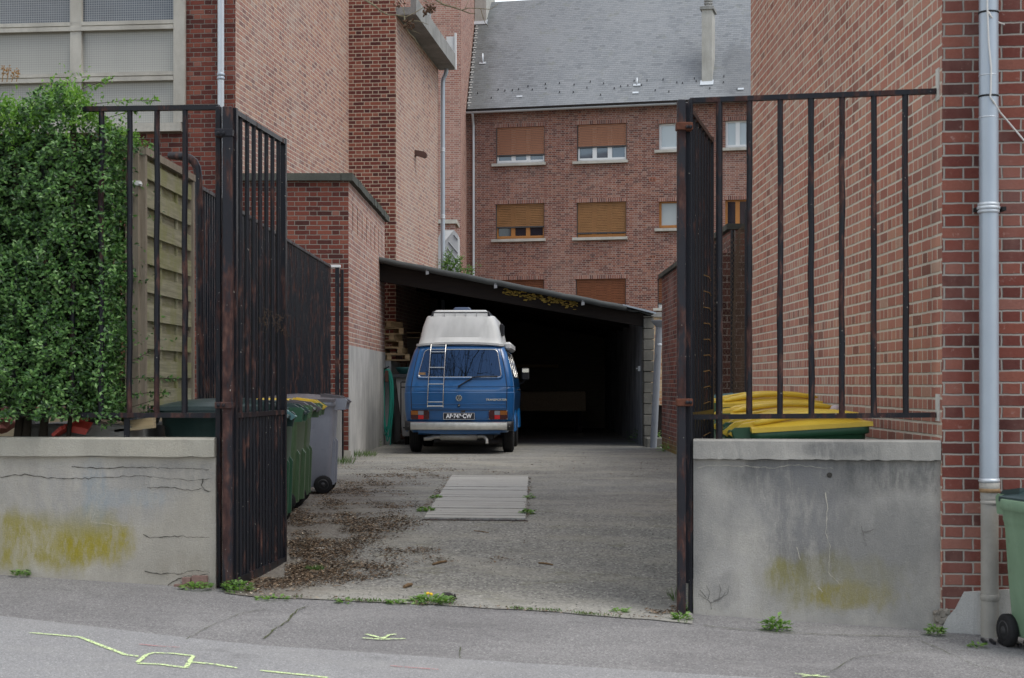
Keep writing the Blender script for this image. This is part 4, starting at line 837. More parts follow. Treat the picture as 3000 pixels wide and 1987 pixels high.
for (px0, px1, y0, y1, Z, t, wd) in ((632, 685, 380, 402, 10.33, gp1, .04), (632, 684, 1178, 1197, 10.33, gp1, .04), (1980, 2028, 361, 383, 10.12, gp2, .04), (1980, 2028, 1168, 1190, 10.12, gp2, .04)):
    a_, b_ = P(px0, y1, Z), P(px1, y0, Z); mb = MB(); mb.bbox(a_.x, b_.x, Z-wd-.004, Z+wd, a_.z, b_.z, .004)
    c_ = mb.build('hinge_collar', M['rust'] if t is gp2 else M['iron_rust'], t)
    mb = MB()
    for px in ((640, 655) if t is gp1 else (2013, 2023)): mb.lathe(P(px, (y0+y1)/2, Z-wd-.004), (0, -1, 0), [(0, .012), (.012, .012), (.016, .007)], 6, smooth=False)
    mb.build('bolt', M['iron_dark'], c_)
def gate_leaf(label, H0, E0_, zt, zm, zb, nb, dbl, mat):
    H0 = V((H0[0], H0[1], 0)); E_ = V((E0_[0], E0_[1], 0)); u = (E_-H0); L = u.length; u /= L; nv = V((-u.y, u.x, 0)); t = thing('gate_leaf', label, 'gate', (H0.x, H0.y, zb))
    mb = MB(); mid = (H0+E_)/2
    for z in (zt-.016, zm, zb+.02): mb.obox(mid+ZV*z, u*L/2, nv*.02, ZV*(.016 if z > zb+.1 else .028))
    for e in (H0+u*.018, E_-u*.02): mb.obox(e+ZV*(zt+zb)/2, u*.02, nv*.022, ZV*((zt-zb)/2+.01))
    mb.build('frame', M[mat], t)
    for i in range(1, nb):
        p = H0+u*(L*i/nb); mb = MB(); mb.tube([V((p.x, p.y, zb+.03)), V((p.x, p.y, zt-.02))], .0155, 10); mb.build('bar', M[mat], t)
    if dbl:
        for i in range(nb):
            p = H0+u*(L*(i+.5)/nb); mb = MB(); mb.tube([V((p.x, p.y, zb+.03)), V((p.x, p.y, zm))], .0135, 10); mb.build('bar', M[mat], t)
    return t, H0, u, L, nv
ztl = CAMZ+1.774; zbl = CAMZ-1.305
g1, g1H, g1u, g1L, g1n = gate_leaf('open left iron gate leaf with close set bars, swung into the yard', (P(683, 0, 10.36).x, 10.36), (P(832, 0, 11.69).x, 11.69), ztl, CAMZ-.205, zbl, 8, True, 'iron_gate')
g2, g2H, g2u, g2L, g2n = gate_leaf('open right iron gate leaf with wire mesh on its lower half', (P(2012, 0, 10.18).x, 10.18), (P(2083, 0, 11.63).x, 11.63), ztl, CAMZ-.2, zbl+.05, 8, False, 'iron_dark')
def mesh_wire(mb, o, u, w, z0, z1, cell, r=.0016, sag=.012):
    o = V(o); u = V(u); nv = V((-u.y, u.x, 0)); H_ = z1-z0
    for sgn in (1, -1):
        k = -int(H_/cell)-1
        while k*cell < w+H_:
            pts = []
            x0 = k*cell; steps = max(2, int(H_/(cell))); seg = []
            for i in range(steps+1):
                zz = H_*i/steps; xx = x0+sgn*zz if sgn > 0 else x0+H_-zz
                if 0 <= xx <= w: seg.append(o+u*xx+ZV*(z0-o.z+zz)+nv*(sag*math.sin(6*xx+3*zz)+.004*(i % 2)))
            if len(seg) > 1: mb.tube(seg, r, 3, False)
            k += 1
M['wire'] = plain('rusty_wire', (.10, .065, .04), .8, .3, .4, 8)
mb = MB(); zz0 = P(0, 868, 10.9).z; mesh_wire(mb, g2H+g2n*.03+ZV*0, g2u, g2L, zbl+.08, zz0, .032, .0024); mb.build('wire_mesh', M['wire'], g2)
mb = MB()
for i in range(16):
    z_ = zbl+.4+i*.11; mb.tube([g2H+g2u*(g2L*.55)+ZV*z_+g2n*-.02, g2H+g2u*(g2L*.8)+ZV*(z_+.01)+g2n*-.02, g2H+g2u*g2L*1.01+ZV*z_], .0032, 4)
mb.build('tie_wire', plain('ochre_wire', (.24, .15, .05), .8), g2)
mb = MB()
for i in range(30):
    p = g1H+g1u*random.uniform(.5, g1L); z_ = P(0, 950, 11).z+random.uniform(-.06, .1)
    pts = [p-g1n*random.uniform(.02, .05)+ZV*z_+g1u*random.uniform(-.1, .1)+ZV*random.uniform(-.04, .04) for _ in range(4)]; mb.tube(pts, .0014, 3, False)
mb.build('tangled_wire', M['wire'], g1)
mf = thing('mesh_fence', 'tall rusty chain link fence between the right house and the dark brick wall', 'mesh fence', (2.6, 18.6, .4))
for k_, (x_, y_, top) in enumerate(((2.63, 17.95, 1.98), (2.60, 18.9, 1.84), (2.46, 19.45, 1.72))): MB().tube([(x_, y_, .3), (x_, y_, CAMZ+top-.03)], .028, 8).build('post', M['iron_dark'], mf)
mb = MB(); mesh_wire(mb, (2.62, 17.95, 0), V((-.02, .9998, 0)), .95, CAMZ-.45, CAMZ+1.78, .06, .0024); mesh_wire(mb, (2.66, 18.4, 0), V((-.55, .835, 0)), 1.1, CAMZ-.45, CAMZ+1.68, .06, .0024); mb.build('chain_link', M['wire'], mf)
# iron fence along the yard on the left, on its own low wall
YF0, YF1 = 14.0, 23.5; xf = lambda y: -2.735+(y-13.5)*.0066
lw = thing('low_wall', 'low concrete wall under the long black iron fence', 'low wall', (-2.74, 17, .3))
mb = MB(); n = 20
for i in range(n):
    y0 = 10.95+(24.2-10.95)*i/n; y1 = y0+(24.2-10.95)/n; x_ = xf((y0+y1)/2); mb.box(x_-.10, x_+.10, y0, y1-.002, .1, 1.20)
mb.build('wall_body', M['concrete'], lw)
yf = thing('iron_fence', 'long black iron fence running back along the left side of the yard', 'iron fence', (-2.73, YF0, 1.2))
zt_ = CAMZ+1.72; zb_ = CAMZ-.28; a_, b_ = V((xf(YF0), YF0, 0)), V((xf(YF1), YF1, 0)); mid = (a_+b_)/2; hd_ = (b_-a_)/2; nv = V((1, 0, 0))
for z_ in (zt_, zb_): MB().obox(mid+ZV*z_, hd_, nv*.02, ZV*.016).build('rail', M['iron'], yf)
N_ = 88
for i in range(N_+1):
    p = a_+(b_-a_)*(i/N_); mb = MB(); mb.box(p.x-.011, p.x+.011, p.y-.011, p.y+.011, zb_+.016, zt_-.016); mb.build('bar', M['iron'], yf)
mb = MB(); mb.tube([P(588, 1185, 13.95), P(584, 640, 13.95), P(581, 520, 13.95), P(577, 492, 13.95), P(569, 475, 13.95), P(557, 465, 13.95), P(543, 460, 13.95), P(500, 456, 14.1)], .036, 10); mb.build('curved_pipe', M['iron'], yf)
for px, w, y0, y1, Zp, nm, lb in ((1002, .05, 790, 1325, 24.5, 'iron_post', 'slim black iron post against the outbuilding corner'), (988, .06, 782, 1300, 24.45, 'iron_post', 'white capped dark post where the long iron fence ends')):
    p = P(px, y0, Zp); t = thing(nm, lb, 'post', (p.x, Zp, .43)); MB().bbox(p.x-w/2, p.x+w/2, Zp-w/2, Zp+w/2, .4, p.z, .006).build('post_shaft', M['iron'], t)
    if px == 988: MB().box(p.x-.10, p.x+.05, Zp-.04, Zp+.04, p.z-.01, p.z+.03).build('cap', M['white_frame'], t)
t = thing('concrete_post', 'short pale concrete post with a yellow box beside the grey bin', 'post', (P(976, 0, 23.9).x, 23.9, .43)); p = P(976, 1200, 23.9)
MB().bbox(p.x-.07, p.x+.05, 23.85, 24., .3, p.z, .01).build('post_shaft', M['stone'], t); MB().bbox(p.x-.09, p.x+.09, 23.82, 23.95, p.z, p.z+.16, .01).build('meter_box', plain('yellow_box', (.4, .33, .14), .6), t)
# garden fence behind the hedge
r3 = railing('iron_railing', 'black iron railing half hidden behind the hedge', P(40, 470, 12.2), P(372, 470, 12.0), [.07*i+.05 if False else .1*i+.05 for i in range(9)], P(0, 480, 12.1).z, P(0, 480, 12.1).z, P(0, 1203, 12.1).z, P(0, 1203, 12.1).z, 'iron_dark', .02)
# wooden panel fence
wp = thing('wooden_fence_panel', 'weathered mossy lapped wooden fence panel behind the left railing', 'wooden fence', (-2.56, 11.0, 1.3))
M['panel'] = woodmat('panel_wood', (.36, .345, .24), (.17, .165, .105), (22, .8, 22), green=(.20, .205, .075)); M['panel_post'] = woodmat('panel_post_wood', (.30, .26, .20), (.18, .15, .11), (10, 10, 1))
pa, pb = V((P(408, 0, 11.06).x, 11.06, 0)), V((P(550, 0, 12.5).x, 12.5, 0)); pu = (pb-pa).normalized(); pn = V((pu.y, -pu.x, 0)); PL = (pb-pa).length; zb0 = P(0, 1206, 11.06).z; zt0 = P(0, 452, 11.06).z
nsl = 9; hs = (zt0-zb0)/nsl
for i in range(nsl):
    z = zb0+hs*(i+.5); mb = MB(); mb.obox((pa+pb)/2+pn*.03+ZV*z, pu*(PL/2-.03), pn*.006+ZV*.0, ZV*hs*.30); mb.build('slat', M['panel'], wp)
mb = MB()
for i in range(nsl): mb.obox((pa+pb)/2-pn*.0+ZV*(zb0+hs*(i+1)), pu*(PL/2-.03), pn*.006, ZV*hs*.34)
mb.build('rear_slats', M['panel'], wp)
for s in (.36, .7): MB().obox(pa+pu*PL*s+pn*.015+ZV*(zt0+zb0)/2, pu*.02, pn*.008, ZV*(zt0-zb0)/2).build('batten', M['panel'], wp)
for s in (0., 1.): MB().obox(pa+pu*(PL*s)+pn*.02+ZV*(zt0+zb0)/2, pu*.022, pn*.03, ZV*((zt0-zb0)/2+.0)).build('frame_post', M['panel_post'], wp)
MB().obox((pa+pb)/2+pn*.02+ZV*(zt0+.02), pu*(PL/2+.03), pn*.035, ZV*.025).build('top_rail', M['panel_post'], wp)
MB().obox(pa-pu*.055-pn*.03+ZV*(zt0+zb0)/2, pu*.03, pn*.045, ZV*((zt0-zb0)/2+.03)).build('support_post', M['panel_post'], wp)
mb = MB(); mb.obox(P(400, 538, 11.0), V((.03, 0, 0)), V((0, .03, 0)), ZV*.016); mb.tube([P(406, 538, 10.96), P(416, 540, 10.96)], .009, 6); mb.build('clamp', M['white_frame'], wp)
# slab edge in the garden
tag(MB().bbox(-3.4, -2.62, 11.0, 12.2, .8, P(0, 1243, 11.3).z, .02).build('concrete_slab', M['concrete']), 'low grey concrete slab behind the left wall carrying rubbish', 'concrete slab')
# ------------------------------------------------------------------ foliage helpers
def leaf(vs, fs, p, d, up, L, w, fold=.25, pts=1):
    d = d.normalized(); sd_ = d.cross(up)
    if sd_.length < 1e-3: sd_ = d.orthogonal()
    sd_.normalize(); nn = sd_.cross(d); b = len(vs)
    vs += [p, p+d*L*.5+sd_*w/2+nn*w*fold, p+d*L+nn*(-.1*L), p+d*L*.5-sd_*w/2+nn*w*fold, p+d*L*.52]
    fs += [(b, b+1, b+4), (b+1, b+2, b+4), (b, b+4, b+3), (b+4, b+2, b+3)]
def rdir(): 
    v = V((random.gauss(0, 1), random.gauss(0, 1), random.gauss(0, 1))); return v.normalized()
def leaf_obj(name, mat, vs, fs, parent=None):
    mb = MB(); mb.add(vs, fs, False); return mb.build(name, mat, parent)
M['hedge'] = leafmat('hedge_leaf', [(0, (.012, .034, .010)), (.25, (.032, .088, .020)), (.55, (.068, .165, .036)), (.82, (.12, .25, .06)), (1, (.22, .37, .12))], .38, .2)
M['hedge_new'] = leafmat('hedge_new_leaf', [(0, (.09, .20, .03)), (.5, (.15, .31, .045)), (1, (.25, .42, .08))], .4, .3)
M['bark'] = plain('bark', (.085, .07, .052), .9, .2, .4, 12, 0, .008)
M['hedge_bark'] = plain('hedge_bark', (.035, .028, .022), .9, .2, .4, 12)
hg = thing('hedge', 'tall dense green privet hedge growing through the left railing', 'hedge', (-3.4, 11, 1.15))
def hx1(z):            # right boundary of the hedge at height z
    return float(np.interp(z, [1.35, 1.8, 2.2, 2.7, 3.1, 3.35, 3.65], [-2.62, -2.60, -2.63, -2.60, -2.60, -2.62, -2.85]))
vs, fs = [], []; vn, fn_ = [], []
def bumpn(x, z): return .55*(.07*math.sin(7*x+2*z)+.05*math.sin(11*z-3*x+1)+.04*math.sin(17*x+13*z)+.03*math.sin(29*x-19*z))
for i in range(52000):
    z = random.uniform(1.36, 3.62); xr = hx1(z)+bumpn(z*1.7, z)*.8; x = random.uniform(-4.6, xr)
    yf_ = 10.38+.34*min(1, max(0, (x+2.93)/.16))+bumpn(x, z)
    r_ = random.random(); dpt = abs(random.gauss(0, .09)) if r_ < .72 else random.uniform(0, 1.0)
    if r_ > .86: x = xr-abs(random.gauss(0, .08)); dpt = random.uniform(0, 1.3)
    topz = 3.46+.07*math.sin(6*x)+.05*math.sin(15*x+2)-(max(0, x+3.0)*.55)
    if z > topz: continue
    cl_ = math.sin(19*x+2.5*math.sin(7*z))*math.sin(17*z+2*math.sin(9*x))+.6*math.sin(37*x-11*z)*math.sin(31*z+5*x); y = yf_+dpt-.055*cl_+(.12 if cl_ < -.75 else 0); p = V((x, y, z)); d = (V((random.gauss(0, 1.), -.35+random.gauss(0, .4), .35+random.gauss(0, .6))))
    leaf(vs, fs, p, d, V((random.gauss(0, .5), -1.+random.gauss(0, .4), .75+random.gauss(0, .4))), random.uniform(.024, .044), random.uniform(.015, .024))
for i in range(1500):                       # leafy shoots on top and at the right edge
    if i < 1150: x = random.uniform(-4.5, -2.62); z = 3.42+.07*math.sin(6*x)+.05*math.sin(15*x+2)-(max(0, x+3.0)*.55); y = 10.38+.26*min(1, max(0, (x+2.88)/.16))+random.uniform(0, .6)+bumpn(x, z); z -= abs(random.gauss(0, .14)) if y < 10.6 else 0; d0 = V((random.gauss(.1, .35), random.gauss(-.1, .3), 1)); n_ = random.randint(5, 11)
    else: z = random.uniform(1.4, 3.3); x = hx1(z)+bumpn(z*1.7, z)*.8-.05; y = 10.5+random.uniform(0, 1.2); d0 = V((1., random.gauss(-.2, .5), random.gauss(.35, .4))); n_ = random.randint(4, 9)
    d0.normalize(); p = V((x, y, z))
    L_ = random.uniform(.03, .15) if random.random() < .9 else random.uniform(.15, .28)
    for k_ in range(n_):
        q_ = p+d0*(L_*k_/n_); lf_ = d0*.6+rdir()
        if i < 1150: leaf(vn, fn_, q_, lf_, rdir()+ZV, random.uniform(.022, .042), random.uniform(.012, .02))
        else: leaf(vs, fs, q_, lf_, rdir()+ZV, random.uniform(.025, .042), random.uniform(.013, .02))
for (px0, py0, px1, py1, nl) in ((560, 0, 0, 0, 0), (385, 1110, 532, 1112, 20), (380, 1160, 500, 1150, 18), (400, 1200, 480, 1160, 12), (330, 1235, 300, 1255, 12), (360, 1080, 440, 1030, 10), (300, 300, 460, 295, 22), (260, 260, 330, 230, 18), (370, 390, 435, 425, 12), (350, 340, 410, 320, 12)):
    if not nl: continue
    a_, b_ = P(px0, py0, 10.62), P(px1, py1, 10.56); bt = MB(); bt.tube([a_+V((-.1, .08, 0)), (a_+b_)/2+V((0, 0, .01)), b_], .0025, 4); bt.build('twig', M['bark'], hg)
    for k_ in range(nl*2):
        q_ = a_+(b_-a_)*random.random(); leaf(vs if py0 > 500 else vn, fs if py0 > 500 else fn_, q_, rdir()+(b_-a_)*2, rdir()+ZV, random.uniform(.025, .042), random.uniform(.013, .02))
stuff_f = leaf_obj('foliage', M['hedge'], vs, fs, hg); leaf_obj('new_growth', M['hedge_new'], vn, fn_, hg)
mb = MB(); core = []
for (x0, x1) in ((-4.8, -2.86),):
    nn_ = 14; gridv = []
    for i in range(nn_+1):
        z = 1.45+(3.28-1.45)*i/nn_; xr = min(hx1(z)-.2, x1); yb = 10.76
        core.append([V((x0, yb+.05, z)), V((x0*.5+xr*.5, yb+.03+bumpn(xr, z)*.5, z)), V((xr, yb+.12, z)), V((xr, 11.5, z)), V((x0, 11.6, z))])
mb.loft(core, True, True, True); mb.build('dark_core', plain('hedge_core_dark', (.012, .016, .009), .95, .1, .5, 25), hg)  # added dark core blocks see-through and stands in for shade between leaves
for px in (48, 72, 121, 196):
    p = P(px, 1265, 10.85); mb = MB(); mb.tube([p-ZV*.15, p+V((.02, .02, .12)), p+V((random.uniform(-.08, .08), .05, .4))], [.034 if px < 150 else .018, .028 if px < 150 else .015, .022 if px < 150 else .01], 8); mb.build('trunk', M['hedge_bark'], hg)
mb = MB(); p0 = P(10, 235, 10.6)
for i in range(4):
    p = P(6+i*14, 240, 10.6); e = P(10+i*16+random.uniform(-4, 4), 192+i*6, 10.6); mb.tube([p, e], .003, 4)
    for k_ in range(14): mb.lathe(p+(e-p)*random.uniform(.4, 1)+rdir()*.014, rdir(), [(-.006, .004), (.006, .003)], 4)
mb.build('dry_seed_head', plain('dry_seed', (.30, .17, .07), .9), hg)
# weeds
M['weed'] = leafmat('weed_leaf', [(0, (.08, .16, .035)), (.5, (.15, .28, .065)), (1, (.27, .40, .13))], .5, .35); M['grass_blade'] = leafmat('grass_leaf', [(0, (.05, .11, .025)), (1, (.14, .22, .06))], .5, .3)
M['yellow_flower'] = plain('yellow_flower', (.7, .45, .02), .8)
def weed(label, x, y, r, h, n, kind='leafy', z=None, flowers=0, name='weed'):
    z = gz(x, y) if z is None else z; vs, fs = [], []
    for i in range(n):
        a = random.uniform(0, 2*PI); rr = r*math.sqrt(random.random()); p = V((x+rr*math.cos(a), y+rr*math.sin(a)*.6, z+.004+(h*random.random()*(1-.6*rr/r) if kind == 'leafy' else 0)))
        if kind == 'leafy': leaf(vs, fs, p, V((math.cos(a), math.sin(a), random.uniform(-.1, .9))), ZV+rdir()*.3, random.uniform(.02, .05)*max(1, r/.08)**.3, random.uniform(.015, .032), .15)
        else: leaf(vs, fs, p, V((math.cos(a)*.5, math.sin(a)*.5, 1))+rdir()*.3, rdir(), h*random.uniform(.5, 1.1), .006, .1)
    o = leaf_obj(name, M['weed'] if kind == 'leafy' else M['grass_blade'], vs, fs); tag(o, label, 'weed')
    if flowers:
        mb = MB()
        for i in range(flowers): mb.lathe((x+random.uniform(-r, r)*.7, y+random.uniform(-r, r)*.3, z+h*1.1), (random.gauss(0, .3), -.5, 1), [(0, .006), (.005, .013), (.012, .010)], 8)
        mb.build('flower', M['yellow_flower'], o)
    return o
def wpx(label, px, py, r, h, n, kind='leafy', fl=0, name='weed'):
    x, y = ghit(px, py); return weed(label, x, y, r, h, n, kind, None, fl, name)
wpx('bright green weed clump at the foot of the left gate post', 695, 1735, .085, .09, 130)
wpx('small dark weed under the broken corner of the left wall', 575, 1728, .09, .05, 80)
wpx('little weed at the foot of the yellow stained wall', 57, 1690, .055, .045, 60)
wpx('large leafy weed against the middle of the grey cement wall', 2275, 1848, .075, .10, 150)
wpx('weed growing from the broken wall corner by the downpipe', 2742, 1863, .05, .075, 70)
wpx('tiny weed beside the foot of the cast iron pipe', 2862, 1897, .035, .025, 22)
wpx('green weed at the foot of the right gate post', 1998, 1818, .045, .05, 60)
wpx('dark weed squeezed between right gate post and cement wall', 2018, 1795, .04, .09, 60)
wpx('thin grass tuft left of the right gate post', 1978, 1765, .03, .12, 26, 'grass')
wpx('dandelion clump with yellow flower at the black gate stop', 1262, 1768, .13, .05, 190, 'leafy', 2)
wpx('grass tuft on the littered ground near the left gate', 922, 1675, .06, .05, 90, 'grass')
wpx('small moss weed on the pavement edge in front of the yard', 1160, 1770, .05, .02, 40)
wpx('sprig of weed left of the moss tuft on the pavement edge', 1010, 1768, .04, .018, 26)
wpx('pavement edge weed right of the wall end on the left', 800, 1758, .09, .02, 40)
wpx('low weed at the pavement edge on the right side of the entrance', 1815, 1795, .05, .02, 26)
for (px, py, r, h, n, lb) in ((1247, 1500, .07, .045, 90, 'weeds at the near left corner of the plank cover'), (1276, 1462, .05, .04, 50, 'weeds along the left edge of the plank cover'), (1545, 1508, .06, .05, 70, 'weeds at the near right corner of the plank cover'), (1549, 1462, .045, .04, 40, 'weeds along the right edge of the plank cover')): wpx(lb, px, py, r, h, n)
wpx('tall grass patch at the corner of the rendered wall', 1045, 1340, .30, .14, 260, 'grass'); wpx('bright grass patch beside the pale concrete post', 992, 1362, .22, .16, 200, 'grass')
wpx('ivy and weeds climbing the foot of the rendered wall', 1075, 1310, .25, .30, 260); wpx('weeds with yellow flower beside the grey leaning pipe', 1890, 1300, .35, .5, 260, 'leafy', 1)
wpx('weeds with yellow flowers at the mossy foot of the yard wall', 1972, 1325, .25, .22, 200, 'leafy', 3)
# ------------------------------------------------------------------ wheelie bins
def plastic(name, c, rough=.42):
    k = NM(name, rough, .45); p = k.pos(); n1 = k.mr(k.noise(k.vscale(p, (1, 1, .3)), 5, 5, .65), .45, .75); cc = k.mix(k.m('MULTIPLY', n1, .3), c, tuple(min(1, x*1.5+.05) for x in c))
    d = k.mr(k.noise(p, 19, 5, .7), .55, .75); cc = k.mix(k.m('MULTIPLY', d, .3), cc, tuple(x*.5 for x in c)); k.col(cc); return k.mat
M['bin_green'] = plastic('green_plastic', (.07, .125, .06)); M['bin_dark'] = plastic('dark_green_plastic', (.010, .030, .026)); M['bin_pale'] = plastic('pale_green_plastic', (.16, .255, .165), .5)
M['bin_grey'] = plastic('grey_plastic', (.27, .285, .325)); M['bin_mid'] = plastic('bottle_green_plastic', (.022, .085, .042)); M['lid_yellow'] = plastic('yellow_plastic', (.68, .47, .045), .38); M['lid_dark'] = plastic('dark_lid_plastic', (.022, .045, .045), .35)
M['lid_grey'] = plastic('grey_lid_plastic', (.11, .10, .105)); M['lid_teal'] = plastic('teal_lid_plastic', (.10, .21, .22)); M['tyre'] = plain('tyre_rubber', (.016, .016, .017), .8, .25, .3, 20); M['hub'] = plain('grey_hub', (.03, .03, .032), .5)
def rrect(cx, cy, hx_, hy_, r, z, n=4):
    pts = []
    for sx_, sy_, a0 in ((1, 1, 0), (-1, 1, 90), (-1, -1, 180), (1, -1, 270)):
        for i in range(n+1):
            a = R(a0+90*i/n); pts.append((cx+sx_*(hx_-r)+r*math.cos(a), cy+sy_*(hy_-r)+r*math.sin(a), z))
    return pts
def make_bin(label, group, x, y, rz, H, D, Wd, body, lid, tilt=0., ridges=False, z=None, lid_open=0., name='wheelie_bin'):
    """local frame: +x is the handle and wheel side"""
    t = thing(name, label, 'wheelie bin', (x, y, gz(x, y)+.006 if z is None else z), rz, group); t.rotation_euler = (0, tilt, rz)
    mb = MB(); hb = .70; rings = []
    for z_, k in ((.07, .66), (.10, .70), (H*.45, .82), (H*.80, .91), (H-.14, .935), (H-.12, .965), (H-.07, .97)):
        hx_ = D/2*k; rings.append(rrect(D/2*.93-hx_-(.05 if z is None else 0)*max(0, 1-z_/(H*.8)), 0, hx_, Wd/2*(k+.02), .05, z_))
    for hx_, z_ in ((D/2*1.0, H-.068), (D/2*1.03, H-.06), (D/2*1.03, H-.004), (D/2*1.0, H)): rings.append(rrect(D/2*.93-D/2*.98, 0, hx_, Wd/2*hx_/(D/2), .055, z_))
    mb.loft(rings, True, False, True)
    inner = [rrect(-.02, 0, D/2*.95, Wd/2*.95, .05, H), rrect(-.02, 0, D/2*.7, Wd/2*.7, .05, .2)]; mb.loft([rings[-1], inner[0]], False, False, False); mb.loft(inner, False, True, True)
    xb = D/2*.93; xw_ = .02 if z is not None else .11
    for yy in (-Wd*.26, Wd*.26):                                    # back ribs that carry the axle
        mb.loft([[(xb-.10, yy-.022, .08), (xb+.0, yy-.022, .10), (xb+.015, yy-.022, H*.55), (xb-.03, yy-.022, H*.62)], [(xb-.10, yy+.022, .08), (xb+.0, yy+.022, .10), (xb+.015, yy+.022, H*.55), (xb-.03, yy+.022, H*.62)]], True, True, False)
    bo = mb.build('body', M[body], t, False)
    for f_ in bo.data.polygons: pass
    mb = MB(); 
    for yy in (-Wd*.36, Wd*.36): mb.loft([rrect(xb+.05, yy, .075, .022, .01, H-.10), rrect(xb+.06, yy, .085, .022, .01, H-.0), rrect(xb+.07, yy, .05, .022, .01, H+.02)], True, True, False)
    mb.tube([(xb+.10, -Wd*.36, H-.02), (xb+.10, Wd*.36, H-.02)], .017, 10); mb.build('handle', M[body], t, False)
    for s in (-1, 1):
        mb = MB(); mb.lathe((xb-xw_, s*(Wd/2*.72), .10), (0, s, 0), [(0, .085), (.008, .098), (.045, .098), (.055, .085), (.055, .06)], 22); wh = mb.build('wheel', M['tyre'], t, False)
        mb = MB(); mb.lathe((xb-xw_, s*(Wd/2*.72), .10), (0, s, 0), [(.04, .062), (.057, .06), (.05, .03), (.06, .022), (.06, .0)], 18); mb.build('hub', M['hub'], wh, False)
    MB().tube([(xb-xw_, -Wd/2*.72, .10), (xb-xw_, Wd/2*.72, .10)], .012, 8).build('axle', M['black'], t, False)
    mb = MB(); nx, ny = 18, 14; x0, x1 = -D/2*(1.12 if z is None else 1.04), xb+.02; vs = []; th = .03
    def lz(i, j):
        a = i/nx; b_ = abs(j/ny*2-1); h_ = .012+.055*math.sin(min(1, a*1.05)*PI*.93)**.7*(1-b_**3.5)
        if ridges: h_ += .022*math.exp(-((b_-.62)/.10)**2)*(1 if .1 < a < .93 else 0)-.016*(1 if (b_ < .42 and .25 < a < .8) else 0)
        return h_
    X = lambda i: x0+(x1-x0)*i/nx
    Y = lambda j: (j/ny*2-1)*(Wd/2*(1.04 if z is None else .97))
    top = [[V((X(i), Y(j), H+lz(i, j)+lid_open*(x1-X(i)))) for j in range(ny+1)] for i in range(nx+1)]
    flat = [p for r_ in top for p in r_]; mb.add(flat, [(i*(ny+1)+j, (i+1)*(ny+1)+j, (i+1)*(ny+1)+j+1, i*(ny+1)+j+1) for i in range(nx) for j in range(ny)], True)
    rim_ = [top[i][0] for i in range(nx+1)]+[top[nx][j] for j in range(1, ny+1)]+[top[i][ny] for i in range(nx-1, -1, -1)]+[top[0][j] for j in range(ny-1, 0, -1)]
    low = [V((p.x*1.0, p.y*1.005, p.z-th)) for p in rim_]; mb.loft([rim_, low], False, False, False); mb.add([V((p.x, p.y, p.z-.012)) for p in rim_], [tuple(range(len(rim_)))[::-1]])
    for yy in (-Wd*.33, Wd*.33):                                    # arms that reach back over the handle
        mb.loft([rrect(x1-.06, yy, .03, .028, .01, 0) and [V((a_, yy+b_, c_)) for a_, b_, c_ in ((x1-.16, -.03, H+.035), (x1-.16, .03, H+.035), (x1-.16, .03, H+.07), (x1-.16, -.03, H+.07))], [V((a_, yy+b_, c_)) for a_, b_, c_ in ((x1+.03, -.03, H+.0), (x1+.03, .03, H+.0), (x1+.04, .03, H+.045), (x1+.04, -.03, H+.045))], [V((a_, yy+b_, c_)) for a_, b_, c_ in ((x1+.10, -.026, H-.05), (x1+.10, .026, H-.05), (x1+.14, .026, H-.02), (x1+.14, -.026, H-.02))]], True, True, False)
    mb.build('lid', M[lid], t, False)
    if ridges:
        mb = MB()
        for yy in (-.09, .09):
            mb.tube([V((x0+(x1-x0)*t_, yy*2.75, H+.018+.062*math.sin(PI*(.12+.80*t_)))) for t_ in np.linspace(.03, .97, 12)], [.006]+[.021]*10+[.008], 8); mb.tube([V((x0+(x1-x0)*t_, yy*1.5, H+.034+.062*math.sin(PI*(.12+.80*t_)))) for t_ in np.linspace(.1, .8, 8)], [.004]+[.012]*6+[.004], 8)
        mb.build('lid_rib', M[lid], t, False)
    return t
GB = 'wheelie bins along the left side of the yard'; GY = 'yellow lidded wheelie bins behind the right wall'
make_bin('black green wheelie bin in front of the wooden fence panel', GB, -2.17, 11.75, R(4), 1.10, .70, .60, 'bin_dark', 'lid_dark')
make_bin('dark green wheelie bin hidden behind the left gate leaf', GB, -2.2, 12.55, R(-3), 1.0, .70, .58, 'bin_dark', 'lid_teal')
make_bin('green wheelie bin with a dark lid right behind the left gate leaf', GB, -2.2, 13.5, R(2), .98, .70, .58, 'bin_mid', 'lid_dark')
make_bin('green wheelie bin with a grey lid, nearest of those visible past the left gate leaf', GB, -2.27, 14.75, R(-2), .95, .72, .58, 'bin_green', 'lid_grey')
make_bin('green wheelie bin with yellow lid edge, between a green and the grey bin', GB, -2.30, 15.55, R(3), .96, .72, .58, 'bin_green', 'lid_yellow')
make_bin('big grey wheelie bin at the far end of the left row of bins', GB, -2.25, 17.15, R(2), .99, .78, .66, 'bin_grey', 'lid_grey')
yb = make_bin('nearest yellow lidded green bin right behind the grey cement wall', GY, 2.02, 10.86, PI, 1.185, .76, .60, 'bin_mid', 'lid_yellow', R(3.4), True)
for lb_, x_, y_, r_ in (('second yellow lidded bin, just behind the nearest one', 2.00, 11.52, 2), ('third yellow lidded bin in the row behind the grey cement wall', 2.04, 12.2, -2), ('farthest yellow lidded bin, in front of the teal lidded bin', 2.04, 12.95, 3)):
    c_ = copy_tree(yb); c_.location = (x_, y_, gz(x_, y_)+.006-{2: .05, -2: .075, 3: .085}[r_]*0); c_.scale = (1, 1, {2: .955, -2: .935, 3: .925}[r_]); c_.rotation_euler = (0, R(1.5), PI+R(r_)); c_['label'] = lb_
make_bin('green bin with a teal lid farthest behind the yellow lidded bins', None, 2.12, 13.75, PI, 1.04, .74, .58, 'bin_pale', 'lid_teal')
